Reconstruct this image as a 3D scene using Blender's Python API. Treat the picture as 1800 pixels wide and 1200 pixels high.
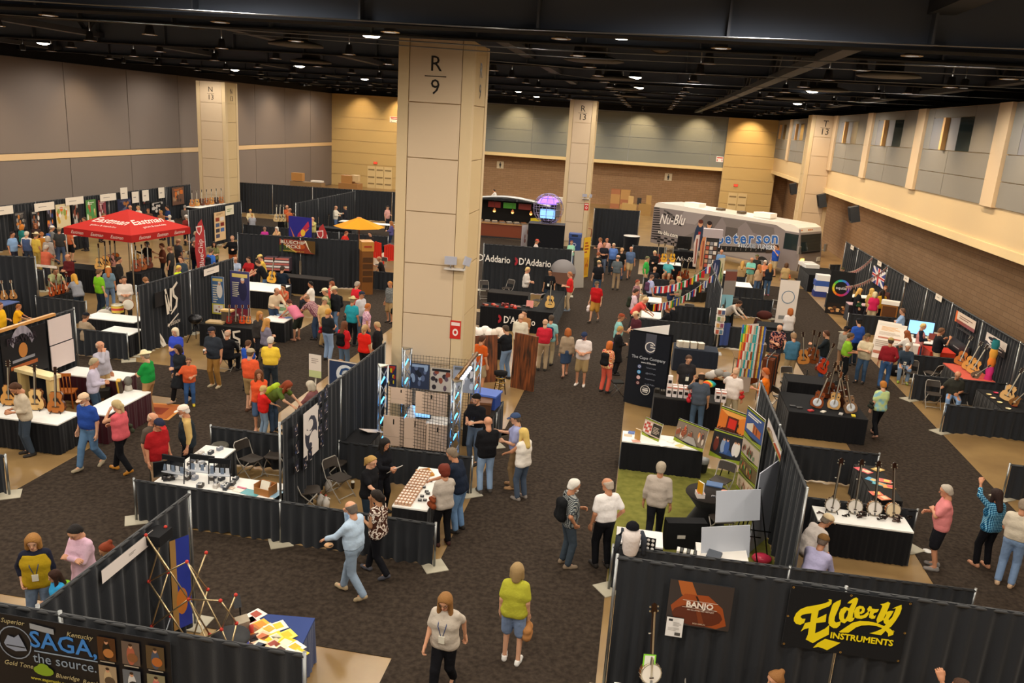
import bpy,math,random
import numpy as np
from mathutils import Vector,Matrix,Euler
random.seed(7);np.random.seed(7)
for o in list(bpy.data.objects):bpy.data.objects.remove(o)
S=bpy.context.scene;COL=S.collection
PI=math.pi
# ---------------------------------------------------------------- camera
FPX,PITCH,YAW,ROLL,CAMH=1424.866,.264677,-.150234,.0638779,8.006
def _basis():
 cy,sy,cp,sp=math.cos(YAW),math.sin(YAW),math.cos(PITCH),math.sin(PITCH)
 fw=Vector((sy*cp,cy*cp,-sp));ri=Vector((cy,-sy,0));up=ri.cross(fw)
 c,s=math.cos(ROLL),math.sin(ROLL)
 return c*ri+s*up,-s*ri+c*up,fw
RI,UP,FW=_basis()
cam=bpy.data.objects.new('camera',bpy.data.cameras.new('camera'));COL.objects.link(cam)
cam.data.sensor_width=36;cam.data.lens=FPX/1800*36;cam.data.clip_end=300
cam.matrix_world=Matrix(((RI.x,UP.x,-FW.x,0),(RI.y,UP.y,-FW.y,0),(RI.z,UP.z,-FW.z,CAMH),(0,0,0,1)))
S.camera=cam
# ---------------------------------------------------------------- world, exposure
w=bpy.data.worlds.new('hall_air');S.world=w;w.use_nodes=True
w.node_tree.nodes['Background'].inputs[0].default_value=(.55,.6,.7,1)
w.node_tree.nodes['Background'].inputs[1].default_value=.02
S.view_settings.view_transform='Standard';S.view_settings.look='None'
S.view_settings.exposure=0.0;S.view_settings.gamma=1;S.view_settings.use_curve_mapping=False
LAMP_W,WASH_W=74,55 # ceiling downlights, wall washers
LAMP_COL=(1,.91,.78)
# ---------------------------------------------------------------- pixel helpers (1800x1200)
def ray(px,py):return(px-900)/FPX*RI-(py-600)/FPX*UP+FW
def G(px,py,z=0):
 d=ray(px,py);t=(z-CAMH)/d.z;return Vector((d.x*t,d.y*t,z))
# ---------------------------------------------------------------- materials
def lin(h):
 c=[int(h[i:i+2],16)/255 for i in(0,2,4)]
 return tuple((x/12.92 if x<=.04045 else((x+.055)/1.055)**2.4) for x in c)
MATS={}
def newmat(name):
 m=bpy.data.materials.new(name);m.use_nodes=True;MATS[name]=m
 nt=m.node_tree;return m,nt,nt.nodes['Principled BSDF']
def colsrc(nt,kind):
 if kind=='attr':
  n=nt.nodes.new('ShaderNodeAttribute');n.attribute_name='Col';return n.outputs['Color']
 n=nt.nodes.new('ShaderNodeObjectInfo');return n.outputs['Color']
def addbump(nt,b,scale,strength,detail=3,dist=.02):
 tc=nt.nodes.new('ShaderNodeTexCoord');no=nt.nodes.new('ShaderNodeTexNoise');bu=nt.nodes.new('ShaderNodeBump')
 no.inputs['Scale'].default_value=scale;no.inputs['Detail'].default_value=detail
 bu.inputs['Strength'].default_value=strength;bu.inputs['Distance'].default_value=dist
 nt.links.new(tc.outputs['Object'],no.inputs['Vector']);nt.links.new(no.outputs[0],bu.inputs['Height']);nt.links.new(bu.outputs[0],b.inputs['Normal'])
 return no
def basic(name,src,rough,metal=0,spec=.5,bump=None,sheen=0):
 m,nt,b=newmat(name);nt.links.new(colsrc(nt,src),b.inputs['Base Color'])
 b.inputs['Roughness'].default_value=rough;b.inputs['Metallic'].default_value=metal
 b.inputs['Specular IOR Level'].default_value=spec;b.inputs['Sheen Weight'].default_value=sheen
 if bump:addbump(nt,b,*bump)
 return m
basic('paint','attr',.6);basic('gloss','attr',.25);basic('metal','attr',.32,.85)
basic('matte','attr',.9,spec=.2);basic('cloth','obj',.92,spec=.15,bump=(14,.5,4,.03));basic('skin','obj',.55,spec=.35)
basic('hair','obj',.7,spec=.3,bump=(90,.6));basic('rubber','obj',.7,spec=.3);basic('print','attr',.45,spec=.35)
basic('wood','attr',.4,bump=(8,.15));basic('drapecloth','attr',.95,spec=.12,bump=(60,.25,2,.01),sheen=.15)
def fixed(name,hexs,rough,metal=0,emit=0,bump=None):
 m,nt,b=newmat(name);b.inputs['Base Color'].default_value=(*lin(hexs),1);b.inputs['Roughness'].default_value=rough;b.inputs['Metallic'].default_value=metal
 if emit:b.inputs['Emission Color'].default_value=(*lin(hexs),1);b.inputs['Emission Strength'].default_value=emit
 if bump:addbump(nt,b,*bump)
 return m
fixed('eyewhite','d8d0c8',.3);fixed('iris','1c1510',.2);fixed('lips','9c5248',.5);fixed('brow','3a2a1e',.8)
fixed('lamp_glow','fff0d8',.5,emit=14);fixed('blue_glow','38a8ff',.4,emit=9);fixed('screen_glow','7fb4e8',.4,emit=1.4);fixed('white_glow','dfe8ff',.4,emit=3)
fixed('purple_glow','8a5cff',.4,emit=2.2);fixed('sign_glow','ff3a28',.4,emit=1.6);fixed('amber_glow','ffb050',.4,emit=6)
m,nt,b=newmat('glass');b.inputs['Base Color'].default_value=(.02,.03,.03,1);b.inputs['Roughness'].default_value=.06
def mixmat(name,h1,h2,scale,rough,kind='noise',detail=4,bump=.2,stretch=(1,1,1),lo=.35,hi=.65,dist=.01):
 m,nt,b=newmat(name);tc=nt.nodes.new('ShaderNodeTexCoord');mp=nt.nodes.new('ShaderNodeMapping');mp.inputs['Scale'].default_value=stretch
 nt.links.new(tc.outputs['Object'],mp.inputs['Vector'])
 n=nt.nodes.new('ShaderNodeTexNoise');n.inputs['Scale'].default_value=scale;n.inputs['Detail'].default_value=detail
 nt.links.new(mp.outputs[0],n.inputs['Vector'])
 r=nt.nodes.new('ShaderNodeValToRGB');r.color_ramp.elements[0].position=lo;r.color_ramp.elements[1].position=hi
 r.color_ramp.elements[0].color=(*lin(h1),1);r.color_ramp.elements[1].color=(*lin(h2),1)
 nt.links.new(n.outputs[0],r.inputs[0]);nt.links.new(r.outputs[0],b.inputs['Base Color']);b.inputs['Roughness'].default_value=rough
 if bump:
  bu=nt.nodes.new('ShaderNodeBump');bu.inputs['Strength'].default_value=bump;bu.inputs['Distance'].default_value=dist
  nt.links.new(n.outputs[0],bu.inputs['Height']);nt.links.new(bu.outputs[0],b.inputs['Normal'])
 if rough>.9:b.inputs['Specular IOR Level'].default_value=.08
 return m
mixmat('concrete','8c6f48','a38456',.9,.28,detail=8,bump=.05)
mixmat('carpet','302822','433930',11,.96,detail=9,bump=.6,dist=.02)
mixmat('green_carpet','6b6a30','7f7c3c',5,.95,detail=8,bump=.5)
mixmat('rustwood','1d1109','8a4a22',2.2,.6,stretch=(6,6,.6),detail=6)
mixmat('blackcloth','0d0d0f','141417',6,.95)
def blockmat(name,h1,h2,mortar,bw,bh):
 m,nt,b=newmat(name);tc=nt.nodes.new('ShaderNodeTexCoord');br=nt.nodes.new('ShaderNodeTexBrick')
 br.inputs['Color1'].default_value=(*lin(h1),1);br.inputs['Color2'].default_value=(*lin(h2),1);br.inputs['Mortar'].default_value=(*lin(mortar),1)
 br.inputs['Scale'].default_value=1;br.inputs['Mortar Size'].default_value=.012;br.inputs['Brick Width'].default_value=bw;br.inputs['Row Height'].default_value=bh
 nt.links.new(tc.outputs['UV'],br.inputs['Vector']);nt.links.new(br.outputs[0],b.inputs['Base Color']);b.inputs['Roughness'].default_value=.8
 return m
blockmat('masonry','9c7a58','93714f','7c5e42',.62,.21)
def patmat(name,fn):
 m,nt,b=newmat(name);b.inputs['Roughness'].default_value=.9;b.inputs['Specular IOR Level'].default_value=.15
 tc=nt.nodes.new('ShaderNodeTexCoord');nt.links.new(fn(nt,tc.outputs['Object']),b.inputs['Base Color'])
def _ramp(nt,src,cols,const=True):
 r=nt.nodes.new('ShaderNodeValToRGB');r.color_ramp.interpolation='CONSTANT' if const else 'LINEAR'
 e=r.color_ramp.elements
 while len(e)<len(cols):e.new(.5)
 for i,(p,h) in enumerate(cols):e[i].position=p;e[i].color=(*lin(h),1)
 nt.links.new(src,r.inputs[0]);return r.outputs[0]
def _noise(nt,v,sc,d=0):
 n=nt.nodes.new('ShaderNodeTexNoise');n.inputs['Scale'].default_value=sc;n.inputs['Detail'].default_value=d;nt.links.new(v,n.inputs['Vector']);return n.outputs[0]
def _plaid(h0,h1,h2,sc=18):
 def fn(nt,v):
  outs=[]
  for ax in('X','Z'):
   wv=nt.nodes.new('ShaderNodeTexWave');wv.bands_direction=ax;wv.inputs['Scale'].default_value=sc/6.28;nt.links.new(v,wv.inputs['Vector']);outs.append(wv.outputs['Fac'])
  a=nt.nodes.new('ShaderNodeMath');nt.links.new(outs[0],a.inputs[0]);nt.links.new(outs[1],a.inputs[1])
  h=nt.nodes.new('ShaderNodeMath');h.operation='MULTIPLY';h.inputs[1].default_value=.5;nt.links.new(a.outputs[0],h.inputs[0])
  return _ramp(nt,h.outputs[0],[(0,h0),(.38,h1),(.72,h2)])
 return fn
patmat('plaid_blue',_plaid('0e2a44','2f7fae','9fd0e0',60));patmat('plaid_grey',_plaid('24282c','5c6266','b8b8b0',70));patmat('plaid_red',_plaid('5c2a3a','9a6a72','d0b0a8',60));patmat('plaid_green',_plaid('3a3a1c','7c7a48','b0a870',60))
patmat('floral_brown',lambda nt,v:_ramp(nt,_noise(nt,v,15,1),[(0,'4a2c22'),(.5,'e8dccf'),(.62,'5c3a2e')]))
patmat('floral_dark',lambda nt,v:_ramp(nt,_noise(nt,v,14,1),[(0,'1d1c30'),(.48,'b86a58'),(.58,'d8b0a0'),(.63,'1d1c30')]))
patmat('floral_pink',lambda nt,v:_ramp(nt,_noise(nt,v,18,1),[(0,'c890a8'),(.5,'e8c8d0'),(.6,'9a6a90')]))
patmat('floral_orange',lambda nt,v:_ramp(nt,_noise(nt,v,16,1),[(0,'e07a4a'),(.47,'f0d8a0'),(.58,'d04a50')]))
patmat('camo',lambda nt,v:_ramp(nt,_noise(nt,v,16,1),[(0,'3e3c28'),(.5,'77704e'),(.6,'5a5238')]))
patmat('tiedye',lambda nt,v:_ramp(nt,_noise(nt,v,3,0),[(0,'2850b8'),(.42,'28a890'),(.5,'d8d030'),(.57,'d85028')],False))
patmat('softgreen',lambda nt,v:_ramp(nt,_noise(nt,v,6,1),[(0,'9cc0a8'),(.5,'c8d68c'),(.65,'8fc0c8')],False))
PAT={'pb':'plaid_blue','pg':'plaid_grey','pr':'plaid_red','pn':'plaid_green','fb':'floral_brown','fd':'floral_dark','fp':'floral_pink','fo':'floral_orange','cm':'camo','td':'tiedye','sg':'softgreen'}
# ---------------------------------------------------------------- mesh builder
def M3(rz=0,rx=0,ry=0):return Euler((rx,ry,rz)).to_matrix()
class MB:
 def __init__(s):s.v=[];s.f=[];s.c=[];s.sm=[];s.col=(.5,.5,.5)
 def c_(s,h):s.col=lin(h) if isinstance(h,str) else h;return s
 def add(s,vs,fs,sm=False):
  n=len(s.v);s.v+=[tuple(v) for v in vs];s.f+=[tuple(i+n for i in f) for f in fs];s.c+=[s.col]*len(fs);s.sm+=[sm]*len(fs);return s
 def box(s,c,d,R=None):
  x,y,z=d[0]/2,d[1]/2,d[2]/2;vs=[Vector((i,j,k)) for i in(-x,x) for j in(-y,y) for k in(-z,z)]
  if R is not None:vs=[R@v for v in vs]
  c=Vector(c);return s.add([v+c for v in vs],[(0,1,3,2),(4,6,7,5),(0,4,5,1),(2,3,7,6),(0,2,6,4),(1,5,7,3)])
 def b2(s,a,b):return s.box([(a[i]+b[i])/2 for i in range(3)],[abs(b[i]-a[i]) for i in range(3)])
 def tube(s,pts,r,n=8,cap=True,sm=True):
  pts=[Vector(p) for p in pts];rs=r if isinstance(r,(list,tuple)) else[r]*len(pts);vs=[];fs=[]
  for i,p in enumerate(pts):
   d=(pts[min(i+1,len(pts)-1)]-pts[max(i-1,0)]).normalized();a=Vector((0,0,1)) if abs(d.z)<.9 else Vector((1,0,0))
   u=d.cross(a).normalized();w2=d.cross(u)
   vs+=[p+(u*math.cos(2*PI*k/n)+w2*math.sin(2*PI*k/n))*rs[i] for k in range(n)]
  for i in range(len(pts)-1):fs+=[(i*n+k,i*n+(k+1)%n,(i+1)*n+(k+1)%n,(i+1)*n+k) for k in range(n)]
  s.add(vs,fs,sm)
  if cap:m_=len(s.v)-len(vs);s.f+=[tuple(m_+k for k in range(n))[::-1],tuple(m_+len(vs)-n+k for k in range(n))];s.c+=[s.col]*2;s.sm+=[False]*2
  return s
 def lathe(s,prof,c=(0,0,0),n=16,R=None,sm=True):
  vs=[];fs=[];c=Vector(c)
  for r,z in prof:vs+=[Vector((r*math.cos(2*PI*k/n),r*math.sin(2*PI*k/n),z)) for k in range(n)]
  if R is not None:vs=[R@v for v in vs]
  for i in range(len(prof)-1):fs+=[(i*n+k,i*n+(k+1)%n,(i+1)*n+(k+1)%n,(i+1)*n+k) for k in range(n)]
  return s.add([v+c for v in vs],fs,sm)
 def ball(s,c,r,n=10,m=6):
  r=r if isinstance(r,(list,tuple)) else(r,r,r);vs=[(c[0],c[1],c[2]-r[2])];fs=[]
  for j in range(1,m):
   t=-PI/2+PI*j/m;vs+=[(c[0]+r[0]*math.cos(t)*math.cos(2*PI*k/n),c[1]+r[1]*math.cos(t)*math.sin(2*PI*k/n),c[2]+r[2]*math.sin(t)) for k in range(n)]
  vs.append((c[0],c[1],c[2]+r[2]));fs+=[(0,1+(k+1)%n,1+k) for k in range(n)]
  for j in range(m-2):fs+=[(1+j*n+k,1+j*n+(k+1)%n,1+(j+1)*n+(k+1)%n,1+(j+1)*n+k) for k in range(n)]
  e=len(vs)-1;fs+=[(e,1+(m-2)*n+k,1+(m-2)*n+(k+1)%n) for k in range(n)]
  return s.add(vs,fs,True)
 def poly(s,pts):return s.add(pts,[tuple(range(len(pts)))])
 def prism(s,out,z0,z1,sm=False): # outline in xy, extruded along z
  n=len(out);vs=[(x,y,z0) for x,y in out]+[(x,y,z1) for x,y in out]
  return s.add(vs,[tuple(range(n))[::-1],tuple(range(n,2*n))]+[(k,(k+1)%n,n+(k+1)%n,n+k) for k in range(n)],sm)
 def strip(s,rows,sm=True):
  m_=len(rows[0]);return s.add([p for r in rows for p in r],[(i*m_+k,i*m_+k+1,(i+1)*m_+k+1,(i+1)*m_+k) for i in range(len(rows)-1) for k in range(m_-1)],sm)
 def xf(s,M):s.v=[tuple(M@Vector(v)) for v in s.v];return s
 def mesh(s,name,mat):
  me=bpy.data.meshes.new(name);me.from_pydata(s.v,[],s.f)
  a=me.color_attributes.new('Col','FLOAT_COLOR','CORNER');ln=[len(f) for f in s.f]
  cc=np.repeat(np.array([(*c,1) for c in s.c],dtype=np.float32).reshape(-1,4),ln,axis=0);a.data.foreach_set('color',cc.ravel())
  me.polygons.foreach_set('use_smooth',s.sm);me.materials.append(MATS[mat]);return me
 def obj(s,name,mat='paint',parent=None,loc=None):return mk(name,s.mesh(name,mat),parent,loc)
def mk(name,me,parent=None,loc=None,color=None):
 o=bpy.data.objects.new(name,me);COL.objects.link(o)
 if parent:o.parent=parent
 if loc is not None:o.location=loc
 if color:o.color=(*(lin(color) if isinstance(color,str) else color),1)
 return o
def tag(o,label,cat,group=None):
 o['label']=label;o['category']=cat
 if group:o['group']=group
 return o
def thing(name,label,cat,loc=(0,0,0),rz=0,group=None):
 o=bpy.data.objects.new(name,None);COL.objects.link(o);o.location=loc;o.rotation_euler=(0,0,rz);o.empty_display_size=.1
 return tag(o,label,cat,group)
def struct(o):o['kind']='structure';return o
def copytree(o,parent=None):
 c=o.copy();COL.objects.link(c);c.parent=parent
 for ch in list(o.children):copytree(ch,c)
 return c
def place(proto,loc,rz=0,label=None,group=None,rx=0,ry=0,first=set()):
 if proto.name not in first:first.add(proto.name);o=proto
 else:o=copytree(proto)
 o.location=loc;o.rotation_euler=(rx,ry,rz)
 if label:o['label']=label
 if group:o['group']=group
 return o
# text: collected, converted in one go at the end of the script
TXT=[]
def text(s,parent,size,hexs,loc,rot=None,mat='print',width=None,shear=0,bold=0,name='lettering',align='CENTER',ext=.001):
 cu=bpy.data.curves.new(name,'FONT');cu.body=s;cu.size=size;cu.align_x=align;cu.align_y='CENTER';cu.shear=shear;cu.offset=bold*size;cu.extrude=ext;cu.resolution_u=2
 o=bpy.data.objects.new(name,cu);COL.objects.link(o);TXT.append((o,hexs,mat,width,parent))
 o['_m']=1;o.location=loc;o.rotation_euler=rot if rot is not None else(PI/2,0,0)
 return o
def flush_text():
 dg=bpy.context.evaluated_depsgraph_get();dg.update()
 for o,hexs,mat,width,parent in TXT:
  me=bpy.data.meshes.new_from_object(o.evaluated_get(dg))
  a=me.color_attributes.new('Col','FLOAT_COLOR','CORNER');a.data.foreach_set('color',np.tile(np.array((*lin(hexs),1),np.float32),len(me.loops)))
  me.materials.clear();me.materials.append(MATS[mat]);n=bpy.data.objects.new(o.name.split('.')[0],me);COL.objects.link(n)
  n.location=o.location;n.rotation_euler=o.rotation_euler;n.parent=parent
  if width and len(me.vertices):
   xs=[v.co.x for v in me.vertices];n.scale=(width/(max(xs)-min(xs)),1,1)
  cu=o.data;bpy.data.objects.remove(o);bpy.data.curves.remove(cu)
# flat print: shapes on a local XZ plane facing -Y, stacked outwards
class Print:
 def __init__(s,w,h):s.m=MB();s.w=w;s.h=h;s.k=0
 def _p(s,pts,col):
  s.k+=1;y=-.0006*s.k;s.m.c_(col).poly([((u-.5)*s.w,y,v*s.h) for u,v in pts]);return s
 def r(s,u0,v0,u1,v1,col):return s._p([(u0,v0),(u1,v0),(u1,v1),(u0,v1)],col)
 def e(s,u,v,ru,rv,col,n=14):return s._p([(u+ru*math.cos(2*PI*k/n),v+rv*math.sin(2*PI*k/n)) for k in range(n)],col)
 def p(s,pts,col):return s._p(pts,col)
 def lines(s,u0,v0,u1,v1,n,col,seed=1):
  rnd=random.Random(seed);dv=(v1-v0)/n
  for i in range(n):s.r(u0,v0+i*dv+.25*dv,u0+(u1-u0)*(.6+.4*rnd.random()),v0+i*dv+.7*dv,col)
  return s
 def photo(s,u0,v0,u1,v1,cols,seed=1,n=9):
  rnd=random.Random(seed);s.r(u0,v0,u1,v1,cols[0])
  for i in range(n):
   a=u0+(u1-u0)*rnd.uniform(.12,.88);c=v0+(v1-v0)*rnd.uniform(.15,.85);s.e(a,c,(u1-u0)*rnd.uniform(.05,.12),(v1-v0)*rnd.uniform(.08,.15),cols[1+i%(len(cols)-1)],8)
  return s
 def man(s,u,v0,v1,shirt,hair='3a2a20',skin='d09a78',asp=1.0,legs=None):
  H=v1-v0;a=asp*s.h/s.w;s.e(u,v0+.42*H,.19*H*a,.46*H,shirt,16);s.e(u,v0+.86*H,.085*H*a,.115*H,skin,12);s.e(u,v0+.93*H,.09*H*a,.07*H,hair,12)
  if legs:s.r(u-.15*H*a,v0,u+.15*H*a,v0+.35*H,legs)
  return s
 def done(s,name,parent,loc=(0,0,0),rot=None,mat='print'):
  o=s.m.obj(name,mat,parent,loc)
  if rot is not None:o.rotation_euler=rot
  return o
# ================================================================ the hall
def sbox(name,a,b,mat,hexs=None,parent=None):
 m=MB();m.c_(hexs or '808080').b2(a,b);o=m.obj(name,mat,parent)
 return o if parent else struct(o)
XL,XR,XRL,YB,YBL,YF,ZW=-34.5,12.3,14.1,87,88.4,-9,9.72
floor=sbox('floor',(XL,YF,-.3),(XRL+.3,YBL+.3,0),'concrete')
# black aisle carpet laid in strips over the slab
for i,(x0,y0,x1,y1) in enumerate([(-3.1,0,0,56.5),(6.15,8,9.2,46.5),(-12.25,10.3,-9.2,46),(-9.2,10.3,-3.1,13.05),(-30,10.3,-12.25,13.3),(-9.2,31.2,-3.1,33.4),(-9.2,34,-6.5,46),
(3.3,19.35,6.15,20.7),(-24.4,19.6,-12.25,22.15),(-24.4,31,-12.25,33),(0,43.6,9.2,46.5),(-32,46,-3.1,56),(-21.3,33,-18.4,46),(9.2,46.5,10.6,50)]):
 c=sbox('carpet',(x0,y0,0),(x1,y1,.008+.0006*i),'carpet');c.name='floor_carpet'
c=sbox('floor_green_carpet',(0.02,13.1,0),(3.2,19.2,.02),'green_carpet')
# walls
WG,WT,WGB='9a9ba0','cbb080','8f9398'
wl=sbox('wall_left',(XL-.3,YF,0),(XL,YB,ZW),'paint','6e645e')
for y0 in range(-9,87,6): # big grey panels with fine joints
 sbox('panel',(XL,y0+.03,.1),(XL+.05,min(y0+6,87)-.03,4.2),'matte','7d726b',wl);sbox('panel',(XL,y0+.03,4.62),(XL+.05,min(y0+6,87)-.03,ZW-.02),'matte','7d726b',wl)
sbox('stripe',(XL,YF,4.24),(XL+.07,YB,4.58),'paint','d8b88c',wl)
wb=sbox('wall_back',(XL,YB,4.45),(XR+.3,YB+.3,ZW),'paint',WGB);lowb=sbox('wall_back_lower',(XL,YBL,0),(XRL,YBL+.3,4.45),'masonry')
sbox('soffit_trim',(-20,YB-.12,4.42),(7.4,YB,4.75),'paint','e0c690',wb);sbox('soffit',(XL,YB+.3,4.45),(XRL,YBL,4.6),'paint','b09060',wb)
for k,z0 in enumerate((4.75,5.98,7.2,8.43)):
 for j,(x0,x1) in enumerate([(-20,-12.4),(-12.4,-2.3),(-2.3,6.0),(6.0,7.4)]):sbox('panel',(x0+.03,YB-.05,z0+.02),(x1-.03,YB,min(z0+1.2,ZW)),'matte','82857f',wb)
def tanwall(nm,x0,x1):
 t=sbox(nm,(x0,YB-.2,0),(x1,YB,ZW),'paint',WT)
 for k in range(8):sbox('panel',(x0+.05,YB-.25,.03+k*1.22),(x1-.05,YB-.2,min(ZW,1.2+k*1.22)),'matte','c8ab74',t)
 return t
tl=tanwall('wall_back_left',XL,-20);tr=tanwall('wall_back_right',7.4,XR+.3)
# UVs for masonry
def uvbox(o,s=1):
 me=o.data;uv=me.uv_layers.new(name='UVMap')
 for p in me.polygons:
  n=p.normal
  for li in p.loop_indices:
   v=me.vertices[me.loops[li].vertex_index].co
   uv.data[li].uv=((v.y,v.z) if abs(n.x)>.5 else(v.x,v.z) if abs(n.y)>.5 else(v.x,v.y))
uvbox(lowb)
wr=sbox('wall_right',(XR,YF,4.6),(XRL+.3,YB,ZW),'paint','d2b78c');lowr=sbox('wall_right_lower',(XRL,YF,0),(XRL+.3,YBL,4.6),'masonry');uvbox(lowr)
sbox('ledge',(XR-.1,YF,4.55),(XR,YB,4.85),'paint','e2c796',wr)
for i in range(10): # pilasters every bay, panels and window recesses between
 y=22.3+9.25*(i-3);sbox('pilaster',(XR-.18,y,6.1),(XR,y+1.1,ZW),'paint','cfb592',wr)
 a,bb=y+1.15,y+9.2
 for z0,z1 in((6.12,7.0),(7.03,7.93)):sbox('panel',(XR-.06,a,z0),(XR,a+4.6,z1),'matte','858078',wr);sbox('panel',(XR-.06,a+4.64,z0),(XR,bb,z1),'matte','858078',wr)
 for(u,v) in((a,a+2.4),(a+7.2,bb)):sbox('panel',(XR-.06,u,7.96),(XR,v,ZW-.03),'matte','87827b',wr)
 sbox('panel',(XR-.06,a+2.42,9.3),(XR,a+7.18,ZW-.03),'matte','87827b',wr)
 wn=struct(MB().c_('55504a').b2((XR-.03,a+2.42,7.96),(XR-.01,a+7.18,9.28)).obj(f'window_{i+1}','paint'))
 sbox('frame',(XR-.055,a+2.42,7.96),(XR-.03,a+3.9,9.28),'glass','101010',wn);sbox('jamb',(XR-.25,a+5.1,7.96),(XR-.03,a+5.35,9.28),'paint','e0b070',wn);sbox('panel',(XR-.06,a+3.92,7.96),(XR-.03,a+5.1,9.28),'matte','8f8c8c',wn)  # warm light of the recess is put into the jamb's orange colour
 sbox('panel',(XR-.06,a+5.36,7.96),(XR-.03,a+7.18,9.28),'matte','7c7a7c',wn)
wf=sbox('wall_front',(XL,YF-.3,0),(XRL+.3,YF,ZW),'paint','9a9590')
# upper dark zone and roof deck
DK='17181d'
for nm,a,b_ in(('ceiling_upstand_left',(XL-.3,YF,ZW),(XL,YB,13)),('ceiling_upstand_right',(XRL,YF,ZW),(XRL+.3,YB,13)),('ceiling_upstand_back',(XL,YB,ZW),(XRL,YB+.3,13)),('ceiling_upstand_front',(XL,YF-.3,ZW),(XRL,YF,13)),('ceiling',(XL-.3,YF-.3,13),(XRL+.3,YB+.4,13.2))):sbox(nm,a,b_,'matte',DK)
GY=[14.0+9.24*k for k in range(8)]
beams=[('x',y,9.42 if i==0 else 10.1) for i,y in enumerate(GY)]
for ax,y,z in beams:
 t=thing('ceiling_girder','dark steel cross girder under the roof deck','girder',(0,y,z),0,'cross girders under the roof');struct(t)
 m=MB();m.c_('1a1c21');m.box((-10.2,0,.02),(48.5,.5,.05));m.c_('5a6272');m.box((-10.2,0,.5),(48.5,.06,.95));m.c_('1a1c21');m.box((-10.2,0,1),(48.5,.5,.05));m.obj('flange_beam','matte',t)  # web coloured lighter and flanges darker to offset the light each catches
 for x in range(-32,14,3):MB().c_('4a515f').box((x,0,.5),(.04,.45,.92)).obj('stiffener','paint',t)
for x,z in((-32,10.2),(-23,10.3),(-13.9,10.3),(-4.9,10.35),(4.1,9.95),(11.6,10.2)):
 t=thing('ceiling_truss','dark lattice roof truss running the length of the hall','truss',(x,0,z),0,'lengthwise roof trusses');struct(t)
 MB().c_('3a3e47').box((0,44,.1),(.4,84,.2)).obj('bottom_chord','paint',t);MB().c_('1c1f25').box((0,44,2.3),(.35,84,.2)).obj('top_chord','paint',t)
 for k in range(18):
  y0=4+k*4.6;m=MB();m.c_('30343b');m.tube([(0,y0,.15),(0,y0+2.3,2.25)],.09,6);m.tube([(0,y0+2.3,2.25),(0,y0+4.6,.15)],.09,6);m.obj('web_brace','paint',t)
for i,(x,r,h_) in enumerate(((-27.5,.55,'544c46'),(-18.5,.6,'584f47'),(-9.4,.5,'544e4a'),(.0,.65,'6a5e50'),(8.0,.55,'72644f'))):
 t=thing('air_duct','fat round ventilation duct slung under the dark roof','duct',(x,0,11.4),0,'ventilation ducts');struct(t);t.name='ceiling_duct';m=MB();m.c_(h_).tube([(0,6,0),(0,84,0)],r,20);m.obj('duct_pipe','paint',t)
 for y in range(8,84,6):m=MB();m.c_('3a3732').tube([(0,y,0),(0,y+.12,0)],r+.03,20);m.obj('joint_band','paint',t)
for i,p in enumerate([(-2.1,27.5),(-1.9,36.8),(-1.8,46),(-1.6,55.3),(6.9,27.5),(6.9,36.8),(6.9,46),(-12.2,27.5),(-15.6,36.8)]):
 g=(*p,10.05);t=thing('air_diffuser','dark dish-shaped air diffuser hanging below the duct','diffuser',g,0,'ceiling air diffusers')
 MB().c_('4a4742').lathe([(.05,.12),(.55,.12),(.95,.02),(.98,-.03),(.6,-.06),(0.02,-.06)],n=8).obj('dish','paint',t);MB().c_('2c2b2b').tube([(0,0,.1),(0,0,2.93)],.42,12).obj('neck','paint',t)
for i,(y,z) in enumerate(((11.5,9.25),(15,9.3),(19,9.5),(24,9.6),(31,9.7),(40,9.75))): # safety cables with turnbuckles
 o=MB().c_('8a8c90').tube([(-16+3*i,y,z+.1),(-2,y,z-.05),(13,y,z+.08)],.012,5).obj('steel_cable','metal');tag(o,'thin steel cable strung across below the ceiling','cable','ceiling cables')
# pendant downlights: rod, can, rim, glowing lens, spot lamp
pend=thing('pendant_downlight','dark pendant downlight can on a thin rod','lamp',(0,0,0),0,'pendant downlights')
MB().c_('6a6c70').tube([(0,0,.3),(0,0,3.04)],.025,6).obj('rod','metal',pend)
MB().c_('26262a').lathe([(.04,.36),(.1,.34),(.16,.05),(.16,0)],n=14).obj('can','paint',pend)
MB().c_('b9a284').lathe([(.16,.03),(.24,.012),(.24,0),(.155,0)],n=16).obj('rim','paint',pend)
MB().c_('fff0d8').lathe([(.15,.06),(.001,.06)],n=14).obj('lens','lamp_glow',pend)
xs=[-30.5,-26.2,-21.6,-16.4,-11.2,-6.8,-2.4,1.4,5.6,9.6];nl=0
ld=bpy.data.lights.new('downlight','SPOT');ld.energy=LAMP_W*10;ld.color=LAMP_COL;ld.spot_size=3.05;ld.spot_blend=.45;ld.shadow_soft_size=.3
for iy in range(-4,15):
 for ix,x in enumerate(xs):
  y=16+4.62*iy+(.4 if ix%2 else 0)
  if y>82:continue
  vis=y>9
  if vis:p=place(pend,(x,y,9.98))
  if(ix+iy)%2==0:
   l=bpy.data.objects.new('downlight_lamp',ld);COL.objects.link(l);nl+=1
   if vis:l.parent=p;l.location=(0,0,-.02)
   else:l.location=(x,y,9.9)
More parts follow.
